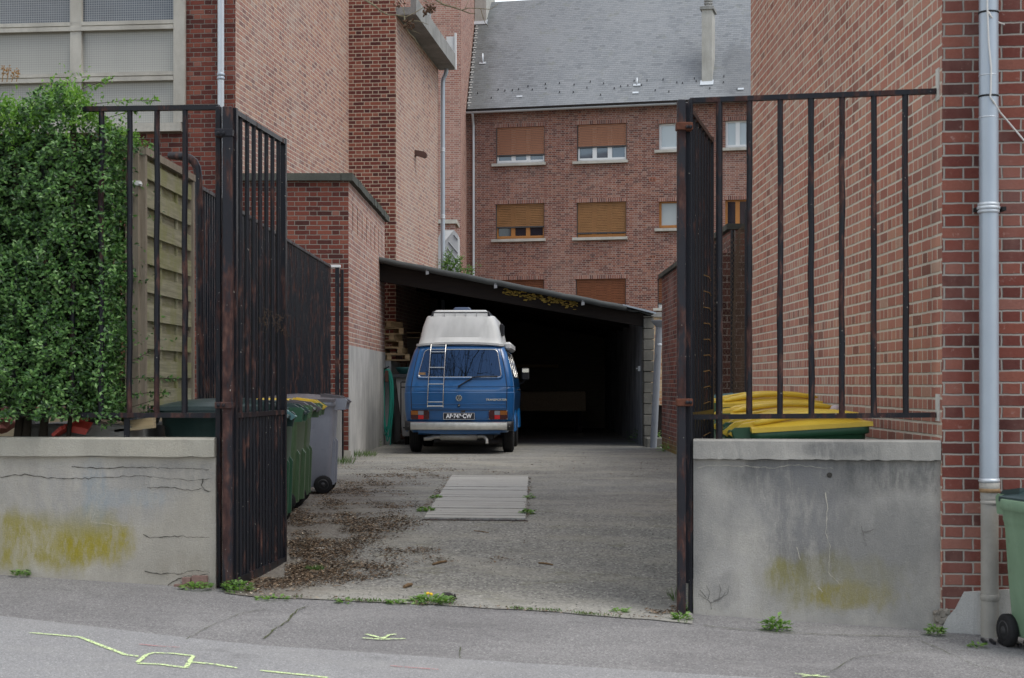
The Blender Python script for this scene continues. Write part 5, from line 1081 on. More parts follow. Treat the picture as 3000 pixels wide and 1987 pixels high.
make_bin('pale green wheelie bin with dark lid on the pavement against the right downpipe', None, 3.185, 9.31, R(101), .88, .56, .50, 'bin_pale', 'lid_dark', 0, False, gz(3.1, 9.4)+.006)
sc_ = MB(); g_ = V((2.85, 9.62, gz(2.85, 9.62)+.008))
for i in range(9): sc_.obox(g_+V((.045*i-.02, -.02*i, 0)), V((.008, .07, 0)), V((.07, -.008, 0))*.12, ZV*.008)
tag(sc_.build('drain_grate', M['iron_dark']), 'small dark drain grate between the right downpipe and the pale green bin', 'drain grate')
tag(MB().lathe((2.34, 11.6, 1.385), (0, 0, 1), [(-.03, .02), (-.02, .042), (.005, .05), (.02, .036), (.035, .042), (.055, .03), (.062, .0)], 10).build('plastic_bag', plain('pale_bag', (.5, .42, .44), .5)), 'crumpled pale pinkish bag on a yellow bin lid', 'bag')
# ------------------------------------------------------------------ blue camper van
VZ = 26.55; vx = (1344.6-CX)/F*VZ; VG = .432; yaw = R(-1.7)
van = thing('camper_van', 'blue camper van with white high roof and rear ladder seen from behind', 'van', (vx, VZ, VG), yaw)
k = NM('blue_paint', .28, .5); k.b.inputs['Coat Weight'].default_value = .7; k.b.inputs['Coat Roughness'].default_value = .04
k.col(k.mix(k.noise(k.obj(), 2.5, 4), (.004, .076, .225), (.007, .092, .26))); M['blue'] = k.mat
k = NM('pop_top_white', .45, .4); s_ = k.sep(k.pos()); k.col(k.mix(k.mr(k.noise(k.vscale(k.pos(), (3, 3, .6)), 2, 5), .4, .8), (.52, .525, .505), (.43, .435, .415))); M['vanwhite'] = k.mat
M['chrome'] = plain('chrome', (.58, .57, .53), .2, .5, .12, 9, .95); M['chrome_dull'] = plain('dull_chrome', (.55, .54, .5), .3, .5, .3, 14, .85)
M['vglass'] = glassmat('sky_tint_glass', (.004, .006, .010), 2.0, .012, .5); M['vglass'].node_tree.nodes['Principled BSDF'].inputs['Specular Tint'].default_value = (.5, .72, 1, 1); M['vside'] = glassmat('side_glass', (.006, .007, .009), 1.3, .1, .3); M['vblack'] = plain('black_trim', (.012, .012, .014), .5, .4, .2)  # blue specular tint put in to deepen the sky mirrored in the rear window
ZT = [.36, .42, .46, .60, .75, .98, 1.025, 1.032, 1.045, 1.10, 1.108, 1.118, 1.126, 1.26, 1.40, 1.55, 1.70, 1.78, 1.82, 1.845]
WT = [.80, .84, .865, .895, .912, .921, .921, .915, .915, .913, .908, .908, .912, .893, .862, .822, .776, .742, .71, .66]
YT = [.14, .09, .05, .02, .005, .0, .0, .006, .006, .006, .012, .012, .006, .035, .075, .12, .168, .215, .26, .33]
FT = [4.50, 4.53, 4.55, 4.56, 4.56, 4.52, 4.50, 4.50, 4.49, 4.46, 4.46, 4.45, 4.45, 4.25, 4.0, 3.75, 3.5, 3.35, 3.25, 3.1]
wv = lambda z: float(np.interp(z, ZT, WT)); yv = lambda z: float(np.interp(z, ZT, YT))
def bow(x, z): return .05*(abs(x)/wv(z))**2.2            # the tail is gently bowed in plan
def outline(z, w, y0, y1, r=.13, n=6, nb=12):
    pts = []
    bx_ = lambda x: .05*(abs(x)/w)**2.2
    for i in range(nb+1): x = -w+r+(2*w-2*r)*i/nb; pts.append((x, y0+bx_(x), z))
    e = y0+bx_(w-r)
    for i in range(1, n+1): a = R(-90+90*i/n); pts.append((w-r+r*math.cos(a), e+r*.9+r*.9*math.sin(a), z))
    for i in range(1, 10): pts.append((w, e+r+(y1-.35-e-r)*i/10, z))
    for i in range(n+1): a = R(90*i/n); pts.append((w-.3+.3*math.cos(a), y1-.3+.3*math.sin(a), z))
    for i in range(n+1): a = R(90+90*i/n); pts.append((-w+.3+.3*math.cos(a), y1-.3+.3*math.sin(a), z))
    for i in range(9, 0, -1): pts.append((-w, e+r+(y1-.35-e-r)*i/10, z))
    for i in range(n, 0, -1): a = R(-90+90*i/n); pts.append((-(w-r+r*math.cos(a)), e+r*.9+r*.9*math.sin(a), z))
    return pts
mb = MB(); mb.loft([outline(z, w, y0, y1) for z, w, y0, y1 in zip(ZT, WT, YT, FT)], True, True, True); vb = mb.build('body', M['blue'], van, False)
md = vb.modifiers.new('edges', 'EDGE_SPLIT'); md.split_angle = R(38)
def rp(x, z, off=.004): return V((x, yv(z)+bow(x, z)-off, z))  # a point just behind the tail surface
def patch(mb, x0, x1, z0, z1, off, nx=8, nz_=4, th=.0, rc=0.):
    vs = [rp(x0+(x1-x0)*i/nx, z0+(z1-z0)*j/nz_, off) for j in range(nz_+1) for i in range(nx+1)]
    mb.add(vs, [(j*(nx+1)+i, j*(nx+1)+i+1, (j+1)*(nx+1)+i+1, (j+1)*(nx+1)+i) for j in range(nz_) for i in range(nx)], False)
    if th:
        loop = [rp(x0+(x1-x0)*i/nx, z0, off) for i in range(nx+1)]+[rp(x1, z0+(z1-z0)*j/nz_, off) for j in range(1, nz_+1)]+[rp(x1-(x1-x0)*i/nx, z1, off) for i in range(1, nx+1)]+[rp(x0, z1-(z1-z0)*j/nz_, off) for j in range(1, nz_)]
        mb.loft([loop, [p+V((0, th, 0)) for p in loop]], False, False, False)
# tailgate shut line, window, seal
gate = [(-.79, .735), (.785, .735), (.795, 1.1), (.775, 1.26), (.735, 1.5), (.665, 1.80), (-.665, 1.80), (-.735, 1.5), (-.775, 1.26), (-.80, 1.1), (-.79, .735)]
def dense(pl, n=8): return [(a[0]+(b[0]-a[0])*i/n, a[1]+(b[1]-a[1])*i/n) for a, b in zip(pl, pl[1:]) for i in range(n)]+[pl[-1]]
mb = MB(); pl = dense(gate); mb.strip([rp(x, z, .0035) for x, z in pl], .011, (0, -1, 0)); mb.build('tailgate_gap', M['vblack'], van, False)
def winloop(ins=0., n=6):
    c = [(-.690+ins, 1.278+ins, .07), (.708-ins, 1.278+ins, .07), (.628-ins*.8, 1.742-ins, .075), (-.575+ins*.8, 1.742-ins, .075)]; out = []
    for i, (x, z, r) in enumerate(c):
        p = V((x, z)); a = V(c[i-1][:2])-p; b = V(c[(i+1) % 4][:2])-p; a.normalize(); b.normalize(); s0, s1 = p+a*r, p+b*r
        for k_ in range(n+1): t_ = k_/n; out.append(tuple((1-t_)**2*s0+2*t_*(1-t_)*p+t_*t_*s1))
    res = []
    for (a, b) in zip(out, out[1:]+out[:1]):
        L_ = math.hypot(b[0]-a[0], b[1]-a[1]); m_ = max(1, int(L_/.08)); res += [(a[0]+(b[0]-a[0])*i/m_, a[1]+(b[1]-a[1])*i/m_) for i in range(m_)]
    return res
# glass: one smooth sheet
mb = MB(); nxg, nzg = 24, 10; vs = []
wl_ = winloop(.004); 
ctr = (0.02, 1.51); rings = []
for f_ in np.linspace(1, 0.02, 12): rings.append([rp(ctr[0]+(x-ctr[0])*f_, ctr[1]+(z-ctr[1])*f_, .006) for x, z in wl_])
def flatg(p): return V((p.x, .038+(p.z-1.278)*.305+.05*(abs(p.x)/.86)**2.2-.012, p.z))
rings = [[flatg(p) for p in r_] for r_ in rings]; mb.loft(rings, False, True, True); gls = mb.build('rear_window', M['vglass'], van, False)
mb = MB(); lp_ = [flatg(rp(x, z))+V((0, -.001, 0)) for x, z in winloop(.0)]; mb.tube(lp_+lp_[:2], .0095, 6, False); mb.build('window_trim', M['chrome'], gls, False)
mb = MB(); lp_ = [flatg(rp(x, z))+V((0, .003, 0)) for x, z in winloop(-.014)]; mb.tube(lp_+lp_[:2], .016, 6, False); mb.build('window_seal', M['blue'], gls, False)
mb = MB(); mb.obox(flatg(rp(-.615, 1.325))+V((0, -.0015, 0)), (.055, -.006, 0), (0, .0006, 0), (0, 0, .033)); mb.build('cardboard', plain('cardboard', (.34, .21, .10), .9), gls, False)
# lights
M['lamp_red'] = plain('dark_red_lens', (.05, .006, .008), .15, .6, .2, 40); M['lamp_amber'] = plain('amber_lens', (.26, .085, .012), .15, .6, .2, 40); M['lamp_bright'] = plain('bright_red_lens', (.48, .012, .018), .15, .6, .1); M['lamp_clear'] = plain('clear_lens', (.20, .22, .26), .15, .6, .1)
for sgn in (-1, 1):
    x0, x1 = sgn*.805, sgn*.495
    if sgn < 0: X_ = lambda a: x0+(x1-x0)*a
    else: X_ = lambda a: x0+(x1-x0)*a
    def pt_(mbx, a0, a1, z0, z1, off, th): patch(mbx, min(X_(a0), X_(a1)), max(X_(a0), X_(a1)), z0, z1, off, 6, 2, th)
    mb = MB(); pt_(mb, 0, 1, .578, .728, .018, .03); tl = mb.build('tail_light', M['lamp_red'], van, False)
    mb = MB(); pt_(mb, .03, .40, .655, .722, .0205, .004); mb.build('indicator', M['lamp_amber'], tl, False)
    mb = MB(); pt_(mb, .41, .70, .655, .722, .0205, .004); mb.build('reverse_lens', M['lamp_clear'], tl, False)
    mb = MB(); pt_(mb, .41, .70, .585, .650, .0205, .004); mb.build('brake_lens', M['lamp_bright'], tl, False)
    mb = MB()
    for a_ in (.03, .97):
        for z_ in (.586, .720): mb.lathe(rp(X_(a_), z_, .020), (0, -1, 0), [(0, .007), (.003, .006)], 8)
    mb.build('lamp_screw', M['chrome'], tl, False)
# number plate with its recess
mb = MB(); patch(mb, -.47, .47, .575, .70, -.001+.004, 8, 3); mb.build('plate_panel', M['blue'], van, False)
mb = MB(); mb.bbox(-.262, .262, -.016, .004, .577, .690, .004); npl = mb.build('number_plate', plain('plate_black', (.016, .017, .024), .35), van, False)
M['plate_white'] = plain('plate_white', (.72, .73, .74), .5, .3, .04)
mb = MB()
for (x0, x1, z0, z1) in ((-.258, .258, .684, .6875), (-.258, .258, .5795, .583), (-.258, -.2545, .583, .684), (.2545, .258, .583, .684)): mb.box(x0, x1, -.0185, -.016, z0, z1)
mb.build('plate_border', M['plate_white'], npl, False)
def text(s, size, loc, rot, parent, mat, name, sx=1., bold=0., ext=.001, shear=0., spacing=1.):
    cu = bpy.data.curves.new(name, 'FONT'); cu.body = s; cu.size = size; cu.align_x = 'CENTER'; cu.align_y = 'CENTER'; cu.offset = bold; cu.extrude = ext; cu.shear = shear; cu.space_character = spacing
    o = bpy.data.objects.new(name+'_src', cu); C.objects.link(o); bpy.context.view_layer.update()
    me = bpy.data.meshes.new_from_object(o.evaluated_get(bpy.context.evaluated_depsgraph_get())); bpy.data.objects.remove(o); me.materials.clear(); me.materials.append(mat)
    ob_ = bpy.data.objects.new(name, me); C.objects.link(ob_); ob_.parent = parent; ob_.location = loc; ob_.rotation_euler = rot; ob_.scale = (sx, 1, 1); ORG[ob_.name] = (0, 0, 0); return ob_
text('AF\u00b7743\u00b7CW', .098, (0, -.018, .634), (R(90), 0, 0), npl, M['plate_white'], 'plate_text', .86, .0035, .0008, 0, 1.02)
text('TRANSPORTER', .046, (.615, yv(.905)+bow(.615, .905)-.004, .905), (R(90), 0, R(4)), van, M['chrome'], 'lettering', 1.12, .001, .002, .1, 1.0)
# round emblem: ring with a V above a W
mb = MB(); ez, ey = .935, -.008; n = 40; R0, R1 = .050, .043
ro = [(R0*math.cos(2*PI*i/n), R0*math.sin(2*PI*i/n)) for i in range(n)]; ri = [(R1*math.cos(2*PI*i/n), R1*math.sin(2*PI*i/n)) for i in range(n)]
mb.loft([[V((x, ey, ez+z)) for x, z in ri], [V((x, ey-.004, ez+z)) for x, z in ri], [V((x, ey-.004, ez+z)) for x, z in ro], [V((x, ey+.006, ez+z)) for x, z in ro]], smooth=False)
def stroke(a, b, w=.0085):
    a, b = V((a[0], 0, a[1])), V((b[0], 0, b[1])); d = (b-a); L_ = d.length/2; d.normalize(); mb.obox((a+b)/2+V((0, ey-.002, ez)), d*L_, V((0, .0025, 0)), V((-d.z, 0, d.x))*w/2)
for sg in (-1, 1):
    stroke((sg*.0205, .040), (sg*.001, .0035)); stroke((sg*.040, .021), (sg*.0195, -.036)); stroke((sg*.0195, -.036), (sg*.001, -.0035), .008)
emb = mb.build('emblem', M['chrome'], van, False); MB().lathe((0, ey+.003, ez), (0, -1, 0), [(0, .044), (.001, .044)], 32).build('emblem_backing', plain('emblem_dark', (.01, .02, .05), .4), emb, False)
mb = MB(); mb.lathe((0, -.002, .812), (0, -1, 0), [(0, .024), (.008, .022), (.014, .014), (.02, .012)], 16); lk = mb.build('lock', M['vblack'], van, False); MB().lathe((0, -.018, .812), (0, -1, 0), [(0, .011), (.006, .009)], 12).build('lock_barrel', M['chrome'], lk, False)
mb = MB()
for z in (.834, .770): 
    pts = [rp(-.785+1.57*i/24, z, .003) for i in range(25)]; mb.tube(pts, .004, 4, True)
mb.build('pressed_line', M['blue'], van, False)
# bumper
def bow2(x): return .045*(abs(x)/.88)**2.2
mb = MB(); prof = [(-.075, .405), (-.10, .415), (-.108, .47), (-.10, .528), (-.075, .540), (-.03, .54), (-.03, .405)]
mb.loft([[V((x, y+bow2(x), z)) for y, z in prof] for x in np.linspace(-.80, .80, 25)], True, True, True); bmp = mb.build('bumper', M['chrome_dull'], van, False); bmp.modifiers.new('edges', 'EDGE_SPLIT').split_angle = R(40)
for sg in (-1, 1):
    mb = MB(); rg = []
    for x, yo in ((.80, 0), (.85, .01), (.895, .05), (.905, .14), (.90, .45)): rg.append([V((sg*x, y*(1.03 if x < .9 else .4)+bow2(.8)+yo, z)) for y, z in [(-.08, .395), (-.112, .41), (-.12, .47), (-.11, .535), (-.08, .55), (-.03, .55), (-.03, .395)]])
    if sg < 0: rg = [r_[::-1] for r_ in rg]
    mb.loft(rg, True, True, True); bc = mb.build('bumper_end', M['vblack'], van, False)
    MB().lathe(V((sg*.835, -.075, .47)), (0, -1, 0), [(0, .010), (.006, .007)], 8).build('bumper_screw', M['chrome'], bc, False)
# lower valance, exhaust, underside, wheels
mb = MB(); mb.loft([[V((x, .0, .41)), V((x, .02, .335+.03*abs(x/.7)**3)), V((x, .10, .33)), V((x, .10, .41))] for x in np.linspace(-.68, .68, 12)], True, True, False); mb.build('valance', M['blue'], van, False)
mb = MB(); mb.box(-.55, .55, .25, 4.1, .24, .40); mb.build('underside', M['vblack'], van, False)
mb = MB(); mb.lathe((-.32, .10, .285), (1, 0, 0), [(0, .03), (.01, .055), (.60, .058), (.62, .03)], 16); mb.tube([(-.30, .10, .285), (-.42, .09, .285), (-.47, .08, .265), (-.58, .04, .255)], [.032, .035, .04, .032], 12); mb.tube([(.28, .10, .285), (.38, .07, .30), (.43, .03, .285), (.46, .0, .245), (.465, -.02, .18)], [.028, .03, .03, .029, .028], 12); ex = mb.build('exhaust', plain('exhaust_metal', (.34, .33, .30), .5, .5, .35, 14, .6), van, False)
def wheel(x, y):
    sg = 1 if x > 0 else -1; mb = MB(); mb.lathe((x-.095, y, .315), (1, 0, 0), [(0, .19), (.0, .26), (.015, .30), (.035, .317), (.155, .317), (.175, .30), (.19, .26), (.19, .19)], 40)
    wo2 = mb.build('wheel', M['tyre'], van, False); MB().lathe((x+sg*.02, y, .315), (sg, 0, 0), [(0, .19), (.06, .185), (.05, .12), (.075, .07), (.075, 0)], 28).build('rim', M['chrome_dull'], wo2, False)
    mb = MB()
    for k_ in (-.05, -.017, .017, .05): mb.lathe((x+k_-.003, y, .315), (1, 0, 0), [(0, .3165), (.0, .3185), (.006, .3185), (.006, .3165)], 40)
    mb.build('tread', M['vblack'], wo2, False)
for y in (.90, 3.36):
    for x in (-.79, .79): wheel(x, y)
mb = MB()
for sg in (-1, 1):
    for y in (.90, 3.36):
        mb.loft([[V((sg*(.895+o), y+rr*math.cos(a), .315+rr*math.sin(a))) for a in np.linspace(R(8), R(172), 14)] for o, rr in ((0, .345), (.035, .36), (.03, .40), (.0, .43))], False, False, True, 0, False)
mb.build('wheel_arch', M['blue'], van, False)
# ladder
mb = MB(); L0 = lambda z: -.52+(z-.79)*.040; L1 = lambda z: -.262+(z-.79)*.029
for Lf in (L0, L1):
    pts = [V((Lf(z), yv(z)+bow(.4, z)-.055, z)) for z in np.linspace(.79, 1.80, 14)]; pts = [pts[0]+V((.0, .05, -.01))]+pts+[V((Lf(1.86), yv(1.80)-.02, 1.845)), V((Lf(1.86), yv(1.80)+.06, 1.855))]; mb.tube(pts, .0092, 8)
lad = mb.build('ladder', M['chrome'], van, False)
for z in (.80, .868, 1.165, 1.44, 1.70, 1.80):
    r_ = .0085 if z > .81 else .012; MB().tube([V((L0(z), yv(z)+bow(.4, z)-.055, z)), V((L1(z), yv(z)+bow(.3, z)-.055, z))], r_, 8).build('rung', M['chrome'], lad, False)
# wiper
mb = MB(); a_, b_ = rp(.005, 1.135, .03), rp(.215, 1.265, .035); mb.tube([a_, b_], .011, 6); mb.lathe(rp(.0, 1.13, 0), (0, -1, 0), [(0, .02), (.035, .016)], 10); wp_ = mb.build('wiper', M['vblack'], van, False); MB().tube([b_+V((.0, -.0, .012)), rp(.42, 1.295, .035), rp(.64, 1.293, .03)], .009, 6).build('wiper_blade', M['vblack'], wp_, False)
mb = MB(); mb.tube([rp(.10, .715, .015), rp(.03, .708, .03)], .012, 6); mb.build('plate_lamp', M['vblack'], van, False)
# white high roof
ZP = [1.79, 1.80, 1.835, 1.84, 1.95, 2.135, 2.30, 2.315]; WP = [.70, .735, .735, .70, .672, .632, .575, .55]; YP = [.24, .20, .20, .24, .30, .335, .42, .46]; FP = [3.4, 3.42, 3.42, 3.4, 3.3, 3.1, 2.9, 2.86]
mb = MB()
def routline(z, w, y0, y1, r):
    pts = [(x, y0+.02*(abs(x)/w)**2, z+(.035*(1-(x/w)**2) if z < 1.845 else 0)) for x in np.linspace(-w+r, w-r, 13)]
    for a in (20, 45, 70, 90): pts.append((w-r+r*math.sin(R(a)), y0+.02+r-r*math.cos(R(a)), z))
    for i in range(1, 7): pts.append((w, y0+r+(y1-y0-2*r)*i/6, z))
    pts += [(w-.2, y1, z), (-w+.2, y1, z)]
    for i in range(6, 0, -1): pts.append((-w, y0+r+(y1-y0-2*r)*i/6, z))
    for a in (90, 70, 45, 20): pts.append((-(w-r+r*math.sin(R(a))), y0+.02+r-r*math.cos(R(a)), z))
    return pts
mb.loft([routline(z, w, y0, y1, .10) for z, w, y0, y1 in zip(ZP, WP, YP, FP)], True, True, True); vr = mb.build('high_roof', M['vanwhite'], van, False); vr.modifiers.new('edges', 'EDGE_SPLIT').split_angle = R(24)
mb = MB(); mb.tube([rp(-.68+1.36*i/12, 1.815+.02*(1-((i-6)/6)**2), .012) for i in range(13)], .012, 6); mb.build('roof_gasket', M['vblack'], vr, False)
mb = MB(); rg = []
for z, w, y0 in ((2.30, .455, .43), (2.385, .45, .46), (2.385, .44, .50)): rg.append([(x, y0, z) for x in np.linspace(-w, w, 25)])
vs = [p for r_ in rg for p in r_]; mb.loft(rg, False, False, False, 0, False)
mb.loft([rrect(.0, 1.55, .455, 1.07, .06, 2.31), rrect(.0, 1.55, .45, 1.06, .06, 2.39), rrect(0, 1.58, .42, 1.02, .05, 2.415)], True, True, False); mb.build('luggage_tray', M['vanwhite'], vr, False)
mb = MB()
for i in range(4): mb.obox((-.27+.18*i, .425, 2.335), (.0035, 0, 0), (0, .006, 0), (0, 0, .035))
mb.build('tray_groove', plain('groove_grey', (.30, .31, .31), .6), vr, False)  # grey strips mark the joints between the tray panels
mb = MB(); mb.tube([(-.45, .45, 2.372), (.45, .45, 2.372)], .006, 6)
for sg in (-1, 1): mb.loft([[(sg*.455, .45, 2.31), (sg*.50, .44, 2.30), (sg*.48, .47, 2.385), (sg*.46, .47, 2.40)], [(sg*.455, 2.5, 2.31), (sg*.50, 2.5, 2.30), (sg*.48, 2.5, 2.385), (sg*.46, 2.5, 2.40)]], True, True, False)
mb.build('side_rail', M['vblack'], vr, False)
mb = MB(); mb.loft([rrect(.0, 1.0, .16, .2, .03, 2.41), rrect(.0, 1.0, .145, .19, .03, 2.455), rrect(.0, 1.0, .12, .17, .03, 2.475)], True, True, False); mb.build('roof_hatch', plain('smoked_hatch', (.06, .08, .13), .2, .6), vr, False)
mb = MB(); mb.bbox(.735, .86, .35, 2.6, 1.735, 1.87, .035); mb.build('awning_case', M['vanwhite'], vr, False)
mb = MB(); mb.bbox(.64, .70, .9, 1.6, 2.0, 2.2, .02); mb.build('side_vent', M['vblack'], vr, False)
# side windows, handles, mirrors
for sg in (-1, 1):
    for y0, y1 in ((.42, 1.40), (1.55, 2.45), (2.6, 3.45)):
        mb = MB(); q_ = [V((sg*(wv(z)+.004), y, z)) for y, z in ((y0, 1.28), (y1, 1.28), (y1-.08 if y1 > 3 else y1, 1.70), (y0+.05, 1.70))]; 
        if sg < 0: q_ = q_[::-1]
        mb.add(q_, [(0, 1, 2, 3)]); sw_ = mb.build('side_window', M['vside'], van, False); mb = MB(); mb.tube(q_+q_[:2], .008, 5, False); mb.build('window_trim', M['chrome'], sw_, False)
    mb = MB(); mb.tube([(sg*.90, 3.45, 1.16), (sg*1.0, 3.42, 1.20), (sg*1.02, 3.42, 1.35)], .011, 6); mir = mb.build('mirror', M['vblack'], van, False); MB().bbox(min(sg*.955, sg*1.10), max(sg*.955, sg*1.10), 3.38, 3.44, 1.24, 1.47, .02).build('mirror_shell', M['vblack'], mir, False); MB().bbox(min(sg*.968, sg*1.09), max(sg*.968, sg*1.09), 3.372, 3.379, 1.38, 1.455, .003).build('mirror_glass', M['chrome'], mir, False)
    mb = MB(); mb.bbox(min(sg*.915, sg*.955), max(sg*.915, sg*.955), 2.55, 2.72, 1.05, 1.075, .008); mb.build('door_handle', M['vblack'], van, False)
# ------------------------------------------------------------------ things around the shed
M['hose'] = plain('green_hose', (.025, .30, .22), .4, .5, .2); hz_ = 30.55
ho = thing('garden_hose', 'coiled turquoise green garden hose hanging on the rendered wall left of the van', 'hose', P(1133, 1080, hz_))
mb = MB(); cyl = []
for i in range(7):
    w_ = random.uniform(.035, .135); h_ = random.uniform(.95, 1.5) if i < 6 else 1.95; cxp = random.uniform(-.05, .03); c_ = P(1134, 1082, hz_)
    pts = []
    for k_ in range(25):
        a = 2*PI*k_/24; pts.append(c_+V((cxp+w_*math.sin(a)*(1+.25*math.cos(a)), -.03-.012*(i % 3)-.01*math.sin(a), -h_/2*(1-math.cos(a)))))
    mb.tube(pts, .0115, 7, False)
mb.build('hose_coil', M['hose'], ho); MB().tube([P(1117, 1081, hz_+.05), P(1128, 1081, hz_-.08), P(1140, 1074, hz_-.12)], .012, 6).build('hook', M['black'], ho)
MB().bbox(P(1129, 0, hz_).x, P(1139, 0, hz_).x, hz_-.12, hz_-.06, P(0, 1120, hz_).z, P(0, 1086, hz_).z, .01).build('hose_nozzle', plain('brown_nozzle', (.10, .045, .03), .6), ho)
cb = thing('old_cabinet', 'old pale wooden cabinet with a dark worktop left of the van', 'cabinet', (-1.9, 30.9, .43)); Zc = 30.6
xa, xb_ = P(1152, 0, Zc).x, P(1240, 0, Zc).x; zt1, zt2 = P(0, 1096, Zc).z, P(0, 1107, Zc).z
MB().bbox(xa-.06, xb_, Zc-.06, Zc+.7, zt2, zt1, .006).build('worktop', plain('dark_worktop', (.05, .052, .055), .5), cb)
mb = MB(); z0_ = P(0, 1278, Zc).z; mb.add([(xa+.06+.12, Zc, z0_), (xb_, Zc, z0_), (xb_, Zc, zt2), (xa+.05, Zc, zt2), (xa+.18, Zc+.6, z0_), (xb_, Zc+.6, z0_), (xb_, Zc+.6, zt2), (xa+.05, Zc+.6, zt2)], [(0, 1, 2, 3), (0, 3, 7, 4), (1, 5, 6, 2), (0, 4, 5, 1), (5, 4, 7, 6)]); M['cab'] = woodmat('cabinet_paint', (.42, .40, .37), (.26, .245, .225), (8, 8, 1)); ca = mb.build('carcass', M['cab'], cb)
mb = MB(); xx = P(1174, 0, Zc).x
for (x0, x1, y0, y1) in ((1173, 1176, 1120, 1270), (1176, 1240, 1118, 1121), (1176, 1240, 1133, 1136), (1180, 1240, 1252, 1255)): a_, b_ = P(x0, y1, Zc-.004), P(x1, y0, Zc-.004); mb.box(a_.x, b_.x, Zc-.006, Zc-.001, a_.z, b_.z)
mb.build('door_gap', M['black'], ca)
for x in (xa+.24, xb_-.2): MB().box(x-.03, x+.03, Zc+.1, Zc+.5, .43, z0_).build('foot', M['dark_wood'], cb)
p = P(1190, 1096, 30.75); mb = MB(); mb.lathe(p, ZV, [(0, .12), (.05, .17), (.10, .20), (.125, .21), (.13, .19)], 20); tag(mb.build('plastic_bowl', plain('teal_bowl', (.03, .12, .12), .4)), 'dark teal plastic bowl on the worktop of the old cabinet', 'bowl')
M['pallet'] = woodmat('pallet_wood', (.62, .45, .25), (.42, .30, .16), (1, 1, 10))
def pallet(label, c, rz, L_=1.0, W_=.7, n=5):
    t = thing('wooden_pallet', label, 'pallet', c, rz, 'wooden pallets stacked by the shed'); 
    for z_, nm in ((.115, 'top_boards'), (.008, 'bottom_boards')):
        mb = MB()
        for i in range(n): mb.obox((0, -W_/2+W_*(i+.5)/n, z_), (L_/2, 0, 0), (0, W_/n*.38, 0), (0, 0, .009))
        mb.build(nm, M['pallet'], t, False)
    for x in (-L_/2+.05, 0, L_/2-.05): MB().obox((x, 0, .061), (.045, 0, 0), (0, W_/2-.005, 0), (0, 0, .043)).build('bearer', M['pallet'], t, False)
    return t
lz_ = CAMZ+.451; zz = lz_
for i, (dx, a, lb) in enumerate(((-2.45, 3, 'lowest pallet of the stack on the rendered ledge'), (-2.52, -2, 'second pallet from the bottom of the ledge stack'), (-2.62, 6, 'third pallet up in the ledge stack, pushed back left'), (-2.64, -4, 'fourth pallet up in the ledge stack'), (-2.60, 5, 'fifth pallet up in the ledge stack'), (-2.66, -6, 'topmost pallet of the stack on the rendered ledge'))):
    pallet(lb, (dx+.04, 31.2+(i % 3)*.05, zz), R(a*2.6), .8); zz += .127
pallet('single pallet lying on crates further back in the dark shed', (-1.95, 34.6, CAMZ+.98), R(8), .9, .6); t = thing('wooden_crate', 'dark wooden crate stack under the rear pallet in the shed', 'crate', (-1.95, 34.6, .43)); MB().bbox(-2.5, -1.5, 34.3, 34.95, .44, CAMZ+.975, .01).build('crate_side', M['shed_back'], t)
# leaning drain pipe with hopper, trough and a dark door panel
lpz = 29.2; dpp = thing('drain_pipe', 'grey leaning zinc drainpipe with a hopper beside the open shed', 'drainpipe', P(1914, 1312, lpz))
mb = MB(); mb.tube([P(1914, 1313, lpz), P(1929, 1000, lpz+.1), P(1931, 958, lpz+.1)], .062, 14); mb.build('pipe', M['zinc_dull'], dpp)
mb = MB(); c_ = P(1932, 955, lpz+.1); mb.lathe(c_, ZV, [(-.03, .06), (.02, .10), (.09, .155), (.10, .155), (.105, .13)], 18); mb.build('hopper', M['zinc_dull'], dpp)
mb = MB(); mb.lathe(P(1929.5, 1010, lpz+.1), V((.04, 0, 1)), [(-.02, .063), (-.015, .067), (.015, .067), (.02, .063)], 14); mb.build('pipe_collar', M['zinc_light'], dpp)
t = thing('stone_trough', 'low grey concrete trough at the foot of the leaning drainpipe', 'trough', P(1925, 1310, 29.5)); a_, b_ = P(1893, 1311, 29.5), P(1962, 1283, 29.5); MB().bbox(a_.x, b_.x, 29.4, 29.7, .42, b_.z, .015).build('trough_body', M['block'], t)
# shrub growing behind the shed roof
sh = thing('shrub', 'bright green leafy shrub growing above the shed roof beside the drainpipe', 'shrub', P(1300, 830, 38.5)); vs, fs = [], []; mb = MB()
for (px, py, ex_p, ey_p, n_) in ((1300, 815, 1316, 748, 110), (1300, 815, 1340, 765, 110), (1300, 815, 1300, 772, 70), (1305, 812, 1352, 755, 50), (1310, 815, 1360, 790, 60), (1350, 830, 1372, 792, 40), (1350, 830, 1392, 785, 34), (1330, 820, 1345, 785, 60)):
    a_, b_ = P(px, py, 38.5), P(ex_p, ey_p, 38.4); mb.tube([a_, (a_+b_)/2+V((.02, 0, .03)), b_], [.014, .01, .004], 5)
    for i in range(n_):
        q_ = a_+(b_-a_)*(.35+.75*random.random())+rdir()*random.uniform(0, .14); leaf(vs, fs, q_, rdir()+ZV*.3, rdir()+ZV, random.uniform(.07, .12), random.uniform(.025, .04))
mb.build('stem', M['bark'], sh); leaf_obj('foliage', leafmat('shrub_leaf', [(0, (.06, .13, .03)), (.6, (.12, .24, .05)), (1, (.26, .38, .14))], .45, .3), vs, fs, sh)
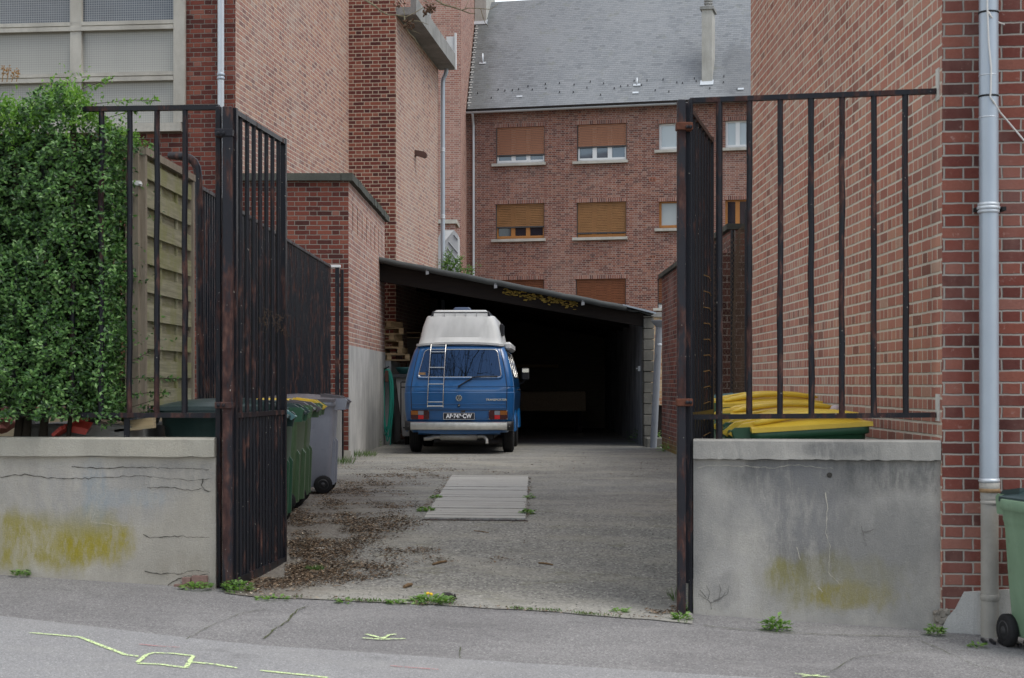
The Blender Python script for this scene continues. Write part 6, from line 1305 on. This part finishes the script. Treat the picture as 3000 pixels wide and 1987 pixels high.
# ------------------------------------------------------------------ plank cover, stones, litter
M['plank'] = woodmat('weathered_plank', (.52, .505, .46), (.25, .24, .215), (1.3, 46, 1), .9, 2.2)
cor = [ghit(x, y) for x, y in ((1242, 1524), (1541, 1527), (1549, 1400), (1322, 1399))]
pc = thing('plank_cover', 'weathered grey plank cover over a pit in the yard floor', 'pit cover', (cor[0][0], cor[0][1], .42))
cc_ = [V((a, b, gz(a, b)+.008)) for a, b in cor]
def bil(u, v): return cc_[0]*(1-u)*(1-v)+cc_[1]*u*(1-v)+cc_[2]*u*v+cc_[3]*(1-u)*v
sects = [(0, .165), (.17, .40), (.405, .655), (.66, 1.)]
for (v0, v1) in sects:
    mb = MB(); n_ = max(2, int((v1-v0)*26))
    for i in range(n_):
        a_, b_ = v0+(v1-v0)*(i+.03)/n_, v0+(v1-v0)*(i+.97)/n_; jl, jr = random.uniform(0, .008), 1-random.uniform(0, .008); dzz = random.uniform(.016, .021)
        t4 = [bil(jl, a_), bil(jr, a_), bil(jr, b_), bil(jl, b_)]; up = [p+ZV*dzz for p in t4]; mb.add(t4+up, [(4, 5, 6, 7), (0, 1, 5, 4), (1, 2, 6, 5), (2, 3, 7, 6), (3, 0, 4, 7)])
    mb.build('plank_section', M['plank'], pc)
mb = MB(); a_, b_ = cc_[0], cc_[1]; mb.quad(a_+V((-.02, -.06, .001)), b_+V((.02, -.06, .001)), b_+V((.02, .0, .002)), a_+V((-.02, .0, .002))); mb.build('pit_edge', M['iron_rust'], pc)
x, y = ghit(1310, 1757); gst = thing('gate_stop', 'small dark iron gate stop in the middle of the yard entrance', 'gate stop', (x, y, gz(x, y)))
mb = MB(); z = gz(x, y); mb.loft([rrect(x, y, .040, .03, .01, z-.01), rrect(x, y, .036, .028, .012, z+.035), rrect(x-.004, y, .024, .02, .012, z+.045)], True, True, False); mb.obox((x+.045, y-.02, z+.012), (.012, .006, .012), (0, .01, 0), (-.006, 0, .018)); mb.build('stop_block', plain('stop_iron', (.035, .03, .03), .8, .2, .4, 30, 0, .004), gst)
twm = plain('dry_twig', (.17, .11, .06), .9, .2, .4, 30)
for lb, (x0, y0, x1, y1, r) in (('broken brown stick on the asphalt left of the middle', (1268, 1659, 1308, 1650, .010)), ('short brown stick on the asphalt right of the middle', (1578, 1654, 1620, 1660, .008)), ('short thick wood chip near the gate stop', (1184, 1727, 1206, 1720, .014)), ('thin long twig on the asphalt below the plank cover', (1388, 1558, 1432, 1564, .004)), ('pale thin twig on the leaf litter beside the left bins', (1070, 1535, 1085, 1545, .005))):
    a_, b_ = ghit(x0, y0), ghit(x1, y1); A_, B_ = V((*a_, gz(*a_)+r+.004)), V((*b_, gz(*b_)+r+.004)); mb = MB(); mb.tube([A_, A_.lerp(B_, .5)+V((0, .01, .003)), B_], [r*.8, r, r*.7], 6); tag(mb.build('twig', twm), lb, 'twig')
for lb, (px, py, w_, c_) in (('white scrap of paper on the leaf litter', (938, 1612, .035, (.5, .48, .42))), ('small white pebble on the leaf litter near the left gate', (872, 1697, .012, (.6, .59, .56)))):
    x, y = ghit(px, py); mb = MB(); mb.obox((x, y, gz(x, y)+.014), (w_, .012, 0), (-.01, w_*.5, .002), (0, 0, .004)); tag(mb.build('paper_scrap' if 'paper' in lb else 'pebble', plain('scrap_'+lb[:5], c_, .9)), lb, 'litter')
k = NM('dead_leaf', .9, .15); k.col(k.ramp(k.island(), [(0, (.034, .026, .019)), (.35, (.085, .058, .038)), (.65, (.15, .10, .062)), (.88, (.24, .175, .115)), (1, (.40, .35, .27))])); M['litter'] = k.mat
def inpoly(x, y, pl):
    c = False
    for (x0, y0), (x1, y1) in zip(pl, pl[1:]+pl[:1]):
        if (y0 > y) != (y1 > y) and x < (x1-x0)*(y-y0)/(y1-y0)+x0: c = not c
    return c
def clump(x, y): return .5+.5*math.sin(3.1*x+1.7*y)*math.sin(2.3*y-1.1*x+.7)+.35*math.sin(9*x-4*y)*math.sin(7*y+5*x)
zones = [([(835, 1500), (1000, 1480), (1240, 1530), (1060, 1600), (1000, 1650), (840, 1640)], 11000, .22), ([(690, 1735), (840, 1640), (1060, 1655), (1200, 1672), (1080, 1700), (860, 1722)], 7000, .18), ([(960, 1375), (1250, 1370), (1500, 1390), (1180, 1430), (980, 1440)], 3400, .4), ([(930, 1430), (1140, 1430), (1240, 1500), (960, 1500)], 3000, .36), ([(1250, 1500), (1330, 1395), (1312, 1395), (1232, 1500)], 300, 0), ([(1541, 1525), (1550, 1400), (1556, 1400), (1549, 1525)], 220, 0), ([(1100, 1600), (1500, 1590), (1540, 1640), (1150, 1650)], 900, .42), ([(690, 1640), (840, 1560), (840, 1650), (700, 1725)], 1200, 0), ([(1880, 1790), (1985, 1780), (1985, 1800), (1930, 1806)], 240, 0), ([(980, 1340), (1980, 1320), (1980, 1400), (1000, 1400)], 900, .5), ([(1240, 1524), (1240, 1532), (1545, 1536), (1545, 1528)], 120, 0), ([(1250, 1750), (1340, 1750), (1340, 1775), (1250, 1775)], 70, 0), ([(700, 1738), (1990, 1812), (1990, 1824), (700, 1750)], 340, .1)]
mb = MB(); vs, fs = [], []
for pl, n_, th in zones:
    xs = [p[0] for p in pl]; ys = [p[1] for p in pl]; got = 0; tries = 0
    while got < n_ and tries < n_*8:
        tries += 1; px, py = random.uniform(min(xs), max(xs)), random.uniform(min(ys), max(ys))
        if not inpoly(px, py, pl): continue
        px += random.gauss(0, 26 if n_ > 350 else 4); py += random.gauss(0, 7 if n_ > 350 else 1)
        if px < 690 or (px < 835 and py < 1700): px = 850+random.random()*60
        x, y = ghit(px, py)
        if clump(x, y) < th*1.6+random.uniform(-.25, .25): continue
        got += 1; s_ = random.uniform(.004, .011) if random.random() < .7 else random.uniform(.010, .021); a = random.uniform(0, 2*PI); d = V((math.cos(a), math.sin(a), random.uniform(-.1, .35)))*s_; e_ = V((-math.sin(a), math.cos(a), random.uniform(-.4, .4)))*s_*random.uniform(.2, .6); p = V((x, y, gz(x, y)+.010+random.uniform(0, .012)))
        b = len(vs); vs += [p-d, p+e_+ZV*.003, p+d, p-e_]; fs.append((b, b+1, b+2, b+3))
mb.add(vs, fs); stuff(mb.build('leaf_litter', M['litter']))
k = NM('gravel_grit', .9, .2); k.col(k.ramp(k.island(), [(0, (.10, .095, .085)), (.6, (.26, .25, .22)), (1, (.45, .43, .38))])); mb = MB(); vs, fs = [], []
for i in range(2600):
    px, py = random.uniform(600, 2010), random.uniform(1500, 1830); x, y = ghit(px, py)
    if y < edge_y(x)+.01 or x < -1.75: continue
    r = random.uniform(.003, .008); z = gz(x, y)+.008; b = len(vs); a = random.uniform(0, 2)
    vs += [(x+r*math.cos(a+t_), y+r*math.sin(a+t_), z) for t_ in (0, 1.6, 3.1, 4.7)]+[(x, y, z+r*.9)]; fs += [(b, b+1, b+4), (b+1, b+2, b+4), (b+2, b+3, b+4), (b+3, b, b+4)]
mb.add(vs, fs); stuff(mb.build('grit', k.mat))
vs, fs = [], []
for i in range(1500):
    px = random.uniform(620, 1985); x, _ = ghit(px, 1780); y = edge_y(x)+random.gauss(.012, .014)
    if math.sin(5.3*x)+.7*math.sin(13*x+1)+.5*math.sin(31*x) < random.uniform(-.3, 1.1): continue
    leaf(vs, fs, V((x, y, gz(x, y)+.006)), V((random.gauss(0, .6), random.gauss(0, .4), 1)), rdir(), random.uniform(.008, .03), random.uniform(.004, .008), .1)
stuff(leaf_obj('edge_moss', M['grass_blade'], vs, fs))
# moss and cracks along the pavement joints
mb = MB()
def joint(pts, w, up=.007):
    q_ = []
    for (x0, y0), (x1, y1) in zip(pts, pts[1:]):
        for i in range(10): x, y = ghit(x0+(x1-x0)*i/10+random.uniform(-2, 2), y0+(y1-y0)*i/10+random.uniform(-1.5, 1.5)); q_.append(V((x, y, gz(x, y)+up)))
    mb.strip(q_, [w*random.uniform(.3, 1.4) for _ in q_])
joint([(905, 1778), (870, 1790), (845, 1820), (800, 1850), (770, 1878)], .010); joint([(780, 1785), (690, 1805), (590, 1850), (540, 1878)], .004); joint([(1350, 1900), (1345, 1935)], .004); joint([(2060, 1836), (2200, 1850), (2400, 1862), (2730, 1868)], .010); joint([(2420, 1980), (2500, 1930), (2700, 1905), (2860, 1912)], .004); joint([(2700, 1880), (2850, 1950), (2990, 1985)], .004)
mb.build('pavement_crack', plain('joint_moss', (.075, .085, .04), .95, .1, .5, 20), pavement)
# pavement spray markings
k = NM('spray_yellow', .8, .2); k.b.inputs['Base Color'].default_value = (.66, .82, .40, 1); al = k.m('MULTIPLY', k.mr(k.noise(k.pos(), 70, 3, .6), .37, .50), k.mr(k.noise(k.pos(), 16, 4, .7), .30, .45, .35, 1.)); k.put(k.b.inputs['Alpha'], al); M['spray'] = k.mat
k = NM('spray_red', .8, .2); k.b.inputs['Base Color'].default_value = (.50, .19, .19, 1); al = k.mr(k.noise(k.pos(), 60, 3, .6), .40, .5); k.put(k.b.inputs['Alpha'], k.m('MULTIPLY', al, .8)); M['spray_red'] = k.mat
def mark(lines, w, mat, name):
    mb = MB()
    for ln in lines:
        q_ = []
        for (x0, y0), (x1, y1) in zip(ln, ln[1:]):
            for i in range(6): x, y = ghit(x0+(x1-x0)*i/6, y0+(y1-y0)*i/6); q_.append(V((x, y, gz(x, y)+.0085)))
        x, y = ghit(*ln[-1]); q_.append(V((x, y, gz(x, y)+.0085))); mb.strip(q_, [w*random.uniform(.8, 1.15) for _ in q_])
    return mb.build(name, mat, pavement)
mark([[(88, 1858), (160, 1864), (235, 1871)], [(235, 1871), (290, 1893), (340, 1912), (365, 1922), (405, 1928)], [(403, 1945), (430, 1922), (450, 1917), (505, 1919), (565, 1926)], [(403, 1948), (470, 1951), (545, 1961)], [(545, 1961), (560, 1935), (568, 1926)], [(560, 1944), (630, 1951), (695, 1962)]], .024, M['spray'], 'spray_line')
mark([[(762, 1969), (830, 1976), (900, 1983), (960, 1990)]], .024, M['spray'], 'spray_line')
mark([[(1062, 1873), (1120, 1877), (1188, 1875)], [(1072, 1862), (1105, 1870), (1128, 1875)], [(1125, 1873), (1140, 1864), (1160, 1862)]], .022, M['spray'], 'spray_arrow'); mark([[(2330, 1977), (2380, 1984), (2430, 1988)], [(2350, 1986), (2400, 1982)]], .02, M['spray'], 'spray_arrow')
mark([[(408, 1892), (460, 1897), (526, 1901)]], .014, M['spray_red'], 'spray_dash'); mark([[(1143, 1955), (1200, 1960), (1285, 1966)]], .014, M['spray_red'], 'spray_dash')
# ------------------------------------------------------------------ rubbish behind the left wall
Zd = 11.5; zs_ = P(0, 1243, 11.3).z
def sheet(name, label, cat, pts, mat, th=.012):
    q_ = [V(p) for p in pts]; mb = MB(); mb.add(q_, [tuple(range(len(q_)))]); n_ = (q_[1]-q_[0]).cross(q_[-1]-q_[0]).normalized(); lo = [p-n_*th for p in q_]; mb.loft([q_, lo], smooth=False); mb.add(lo, [tuple(range(len(lo)))[::-1]]); return tag(mb.build(name, mat), label, cat)
sheet('cardboard_sheet', 'flattened brown cardboard sheet lying behind the left wall', 'cardboard', [P(292, 1262, 11.0), P(415, 1255, 11.0), P(372, 1236, 11.6), P(296, 1228, 11.6)], plain('brown_card', (.34, .25, .17), .9))
mb = MB()
for i in range(4): a_, b_ = P(340+i*8, 1262-i*8, 11.05+.08*i), P(452, 1250-i*8, 11.05+.08*i); d_ = (b_-a_)/2; mb.obox((a_+b_)/2, d_, V((0, .05, 0)), ZV*.009)
tag(mb.build('loose_boards', woodmat('fresh_boards', (.58, .48, .30), (.42, .33, .2), (1, 12, 12))), 'loose pale wooden boards on the slab beside the dark green bin', 'boards')
mb = MB()
for i in range(6): mb.obox(P(178+i*12, 1264-i*5, 10.95+.03*i), V((.032, .0, .028)), V((.0, .1, .0)), V((-.004, 0, .012)))
mb.obox(P(236, 1252, 10.95), V((.06, 0, -.01)), V((0, .06, .02)), V((.01, 0, .02))); tag(mb.build('red_plastic', plain('red_plastic', (.55, .07, .05), .4)), 'broken red plastic pieces under the hedge', 'plastic scrap')
mb = MB(); mb.lathe(P(285, 1236, 11.75), V((.25, -1, .25)), [(-.18, .12), (.10, .165), (.115, .17), (.118, .155), (-.15, .11)], 24); tag(mb.build('grey_tub', plain('grey_tub', (.16, .165, .18), .45)), 'grey plastic tub lying on its side behind the left railing', 'tub')
for lb, px, py, c_ in (('white and blue rubbish bag by the loose boards', 385, 1232, (.40, .46, .58)), ('crumpled white bag against the dark green bin', 428, 1222, (.50, .52, .56)), ('white paper rubbish lying under the hedge at the left edge', 95, 1235, (.55, .56, .6)), ('pink rubbish under the far left of the hedge', 4, 1240, (.5, .2, .18))):
    mb = MB(); c0 = P(px, py, 11.9); rg = []
    for i in range(7):
        a = PI*i/6; rg.append([c0+V((.10*math.sin(a)*math.cos(2*PI*k_/10)*random.uniform(.7, 1.2), .10*math.sin(a)*math.sin(2*PI*k_/10)*random.uniform(.7, 1.2), .075*math.cos(a)*random.uniform(.8, 1.1))) for k_ in range(10)])
    mb.loft(rg, True, True, False); tag(mb.build('rubbish_bag', plain('bag_'+lb[:8], c_, .5)), lb, 'bag')
mb = MB()
for i in range(5): mb.obox(P(348+i*5, 1226+i*3, 11.8), V((.014, 0, .01)), V((0, .02, 0)), V((-.01, 0, .02)))
tag(mb.build('strap', plain('yellow_black_strap', (.25, .2, .03), .6, .4, .9, 60)), 'yellow and black strap lying by the rubbish bag', 'strap')
# ------------------------------------------------------------------ street tree that overhangs the pavement
tr = thing('street_tree', 'bare tree whose twigs hang into the top of the view', 'tree', (-4.3, 3.4, gz(-4.3, 3.4)))
mb = MB(); seeds = []
def branch(p, d, L_, r, lev):
    n_ = 6; pts = [p]; rs = [r]
    for i in range(n_):
        d = (d+rdir()*.17+ZV*(.05 if lev < 2 else -.02)).normalized(); p = p+d*(L_/n_); pts.append(p); rs.append(r*(1-.55*(i+1)/n_))
        if p.z < 5.2 and p.y > 6: break
    mb.tube(pts, rs, 10 if lev == 0 else (6 if lev < 3 else 4), lev > 2)
    if lev >= 5: 
        if random.random() < .35: seeds.append(p)
        return
    for i in range(3 if lev < 2 else 2 + (random.random() < .6)):
        k_ = random.randint(2 if lev else 4, len(pts)-1); s_ = random.uniform(.6, .8); branch(pts[k_], (d+rdir()*.85).normalized(), L_*s_, rs[k_]*.68, lev+1)
zt0_ = gz(-4.3, 3.4); mb.tube([(-4.3, 3.4, zt0_-.1), (-4.3, 3.4, zt0_+.3), (-4.25, 3.42, 5.), (-4.1, 3.5, 12.6)], [.32, .26, .21, .17], 16)
for d_ in ((.9, .3, .55), (-.8, .3, .6), (.5, .35, .9), (.75, .15, .7), (.3, -.2, 1.), (-.3, .4, 1.), (.6, .05, .95), (.5, .5, 1.), (.8, .1, 1.)): branch(V((-4.1, 3.5, 12.+random.uniform(0, .5))), V(d_).normalized(), 4.8, .12, 1)
M['tree_bark'] = plain('tree_bark', (.10, .085, .06), .9, .2, .4, 10, 0, .006); tt = mb.build('trunk', M['tree_bark'], tr)
mb = MB(); Zt = 14.
limb = [(-1.9, 8, 7.6), (-1.7, 11, 6.5), P(1060, -40, Zt)]
def tw(pp, r0, r1, Zt=Zt): mb.tube([P(x, y, Zt+.02*i) for i, (x, y) in enumerate(pp)], [r0+(r1-r0)*i/(len(pp)-1) for i in range(len(pp))], 6)
mb.tube([V((-2.1, 5.6, 9.2)), V((-1.9, 9, 8.0)), P(1030, -170, 13.), P(1048, -80, Zt), P(1070, 0, Zt)], [.05, .035, .022, .016, .009], 8); mb.tube([V((-2.1, 5.6, 9.2)), V((-1.2, 10, 7.6)), P(1200, -140, 13.), P(1240, -60, Zt), P(1278, 0, Zt)], [.05, .03, .02, .014, .010], 8)
tw([(1070, 0), (1100, 18), (1112, 30), (1135, 43), (1160, 44), (1190, 50), (1215, 38), (1240, 22)], .009, .003); tw([(1185, 48), (1188, 75), (1197, 95), (1215, 112), (1225, 130), (1240, 163)], .006, .002); tw([(1190, 62), (1225, 62), (1255, 72)], .004, .002); tw([(1278, 0), (1300, 14), (1330, 22), (1352, 30), (1378, 40), (1392, 40)], .010, .003); tw([(1352, 30), (1372, 24), (1406, 25), (1436, 28), (1460, 12)], .005, .002); tw([(1408, 25), (1412, 40), (1420, 65), (1430, 78)], .004, .002); tw([(1205, 85), (1212, 92), (1230, 98)], .004, .002); tw([(1240, 0), (1252, 8), (1275, 12), (1300, 14)], .004, .002); tw([(1362, 28), (1370, 8), (1376, -10)], .003, .002); tw([(1180, 20), (1186, 45), (1183, 60)], .004, .003); tw([(1302, 15), (1305, 26)], .003, .002); tw([(1335, 22), (1338, 0)], .003, .002)
twm_ = plain('twig_bark', (.26, .23, .15), .85, .2, .25, 20); mb.build('twig', twm_, tr)
mb = MB()
for (px, py, n_) in ((1262, 22, 20), (1250, 36, 16), (1198, 68, 18), (1205, 76, 10), (1176, 16, 5)):
    for i in range(n_): c_ = P(px+random.gauss(0, 8), py+random.gauss(0, 6), Zt); mb.lathe(c_, rdir(), [(-.016, .004), (0, .010), (.016, .003)], 5)
for s_ in seeds[:900]:
    for i in range(5): mb.lathe(s_+rdir()*random.uniform(.02, .12), rdir(), [(-.03, .01), (0, .028), (.03, .008)], 4)
mb.build('seed_cluster', plain('seed_brown', (.115, .07, .045), .9, .2, .4, 20), tr)
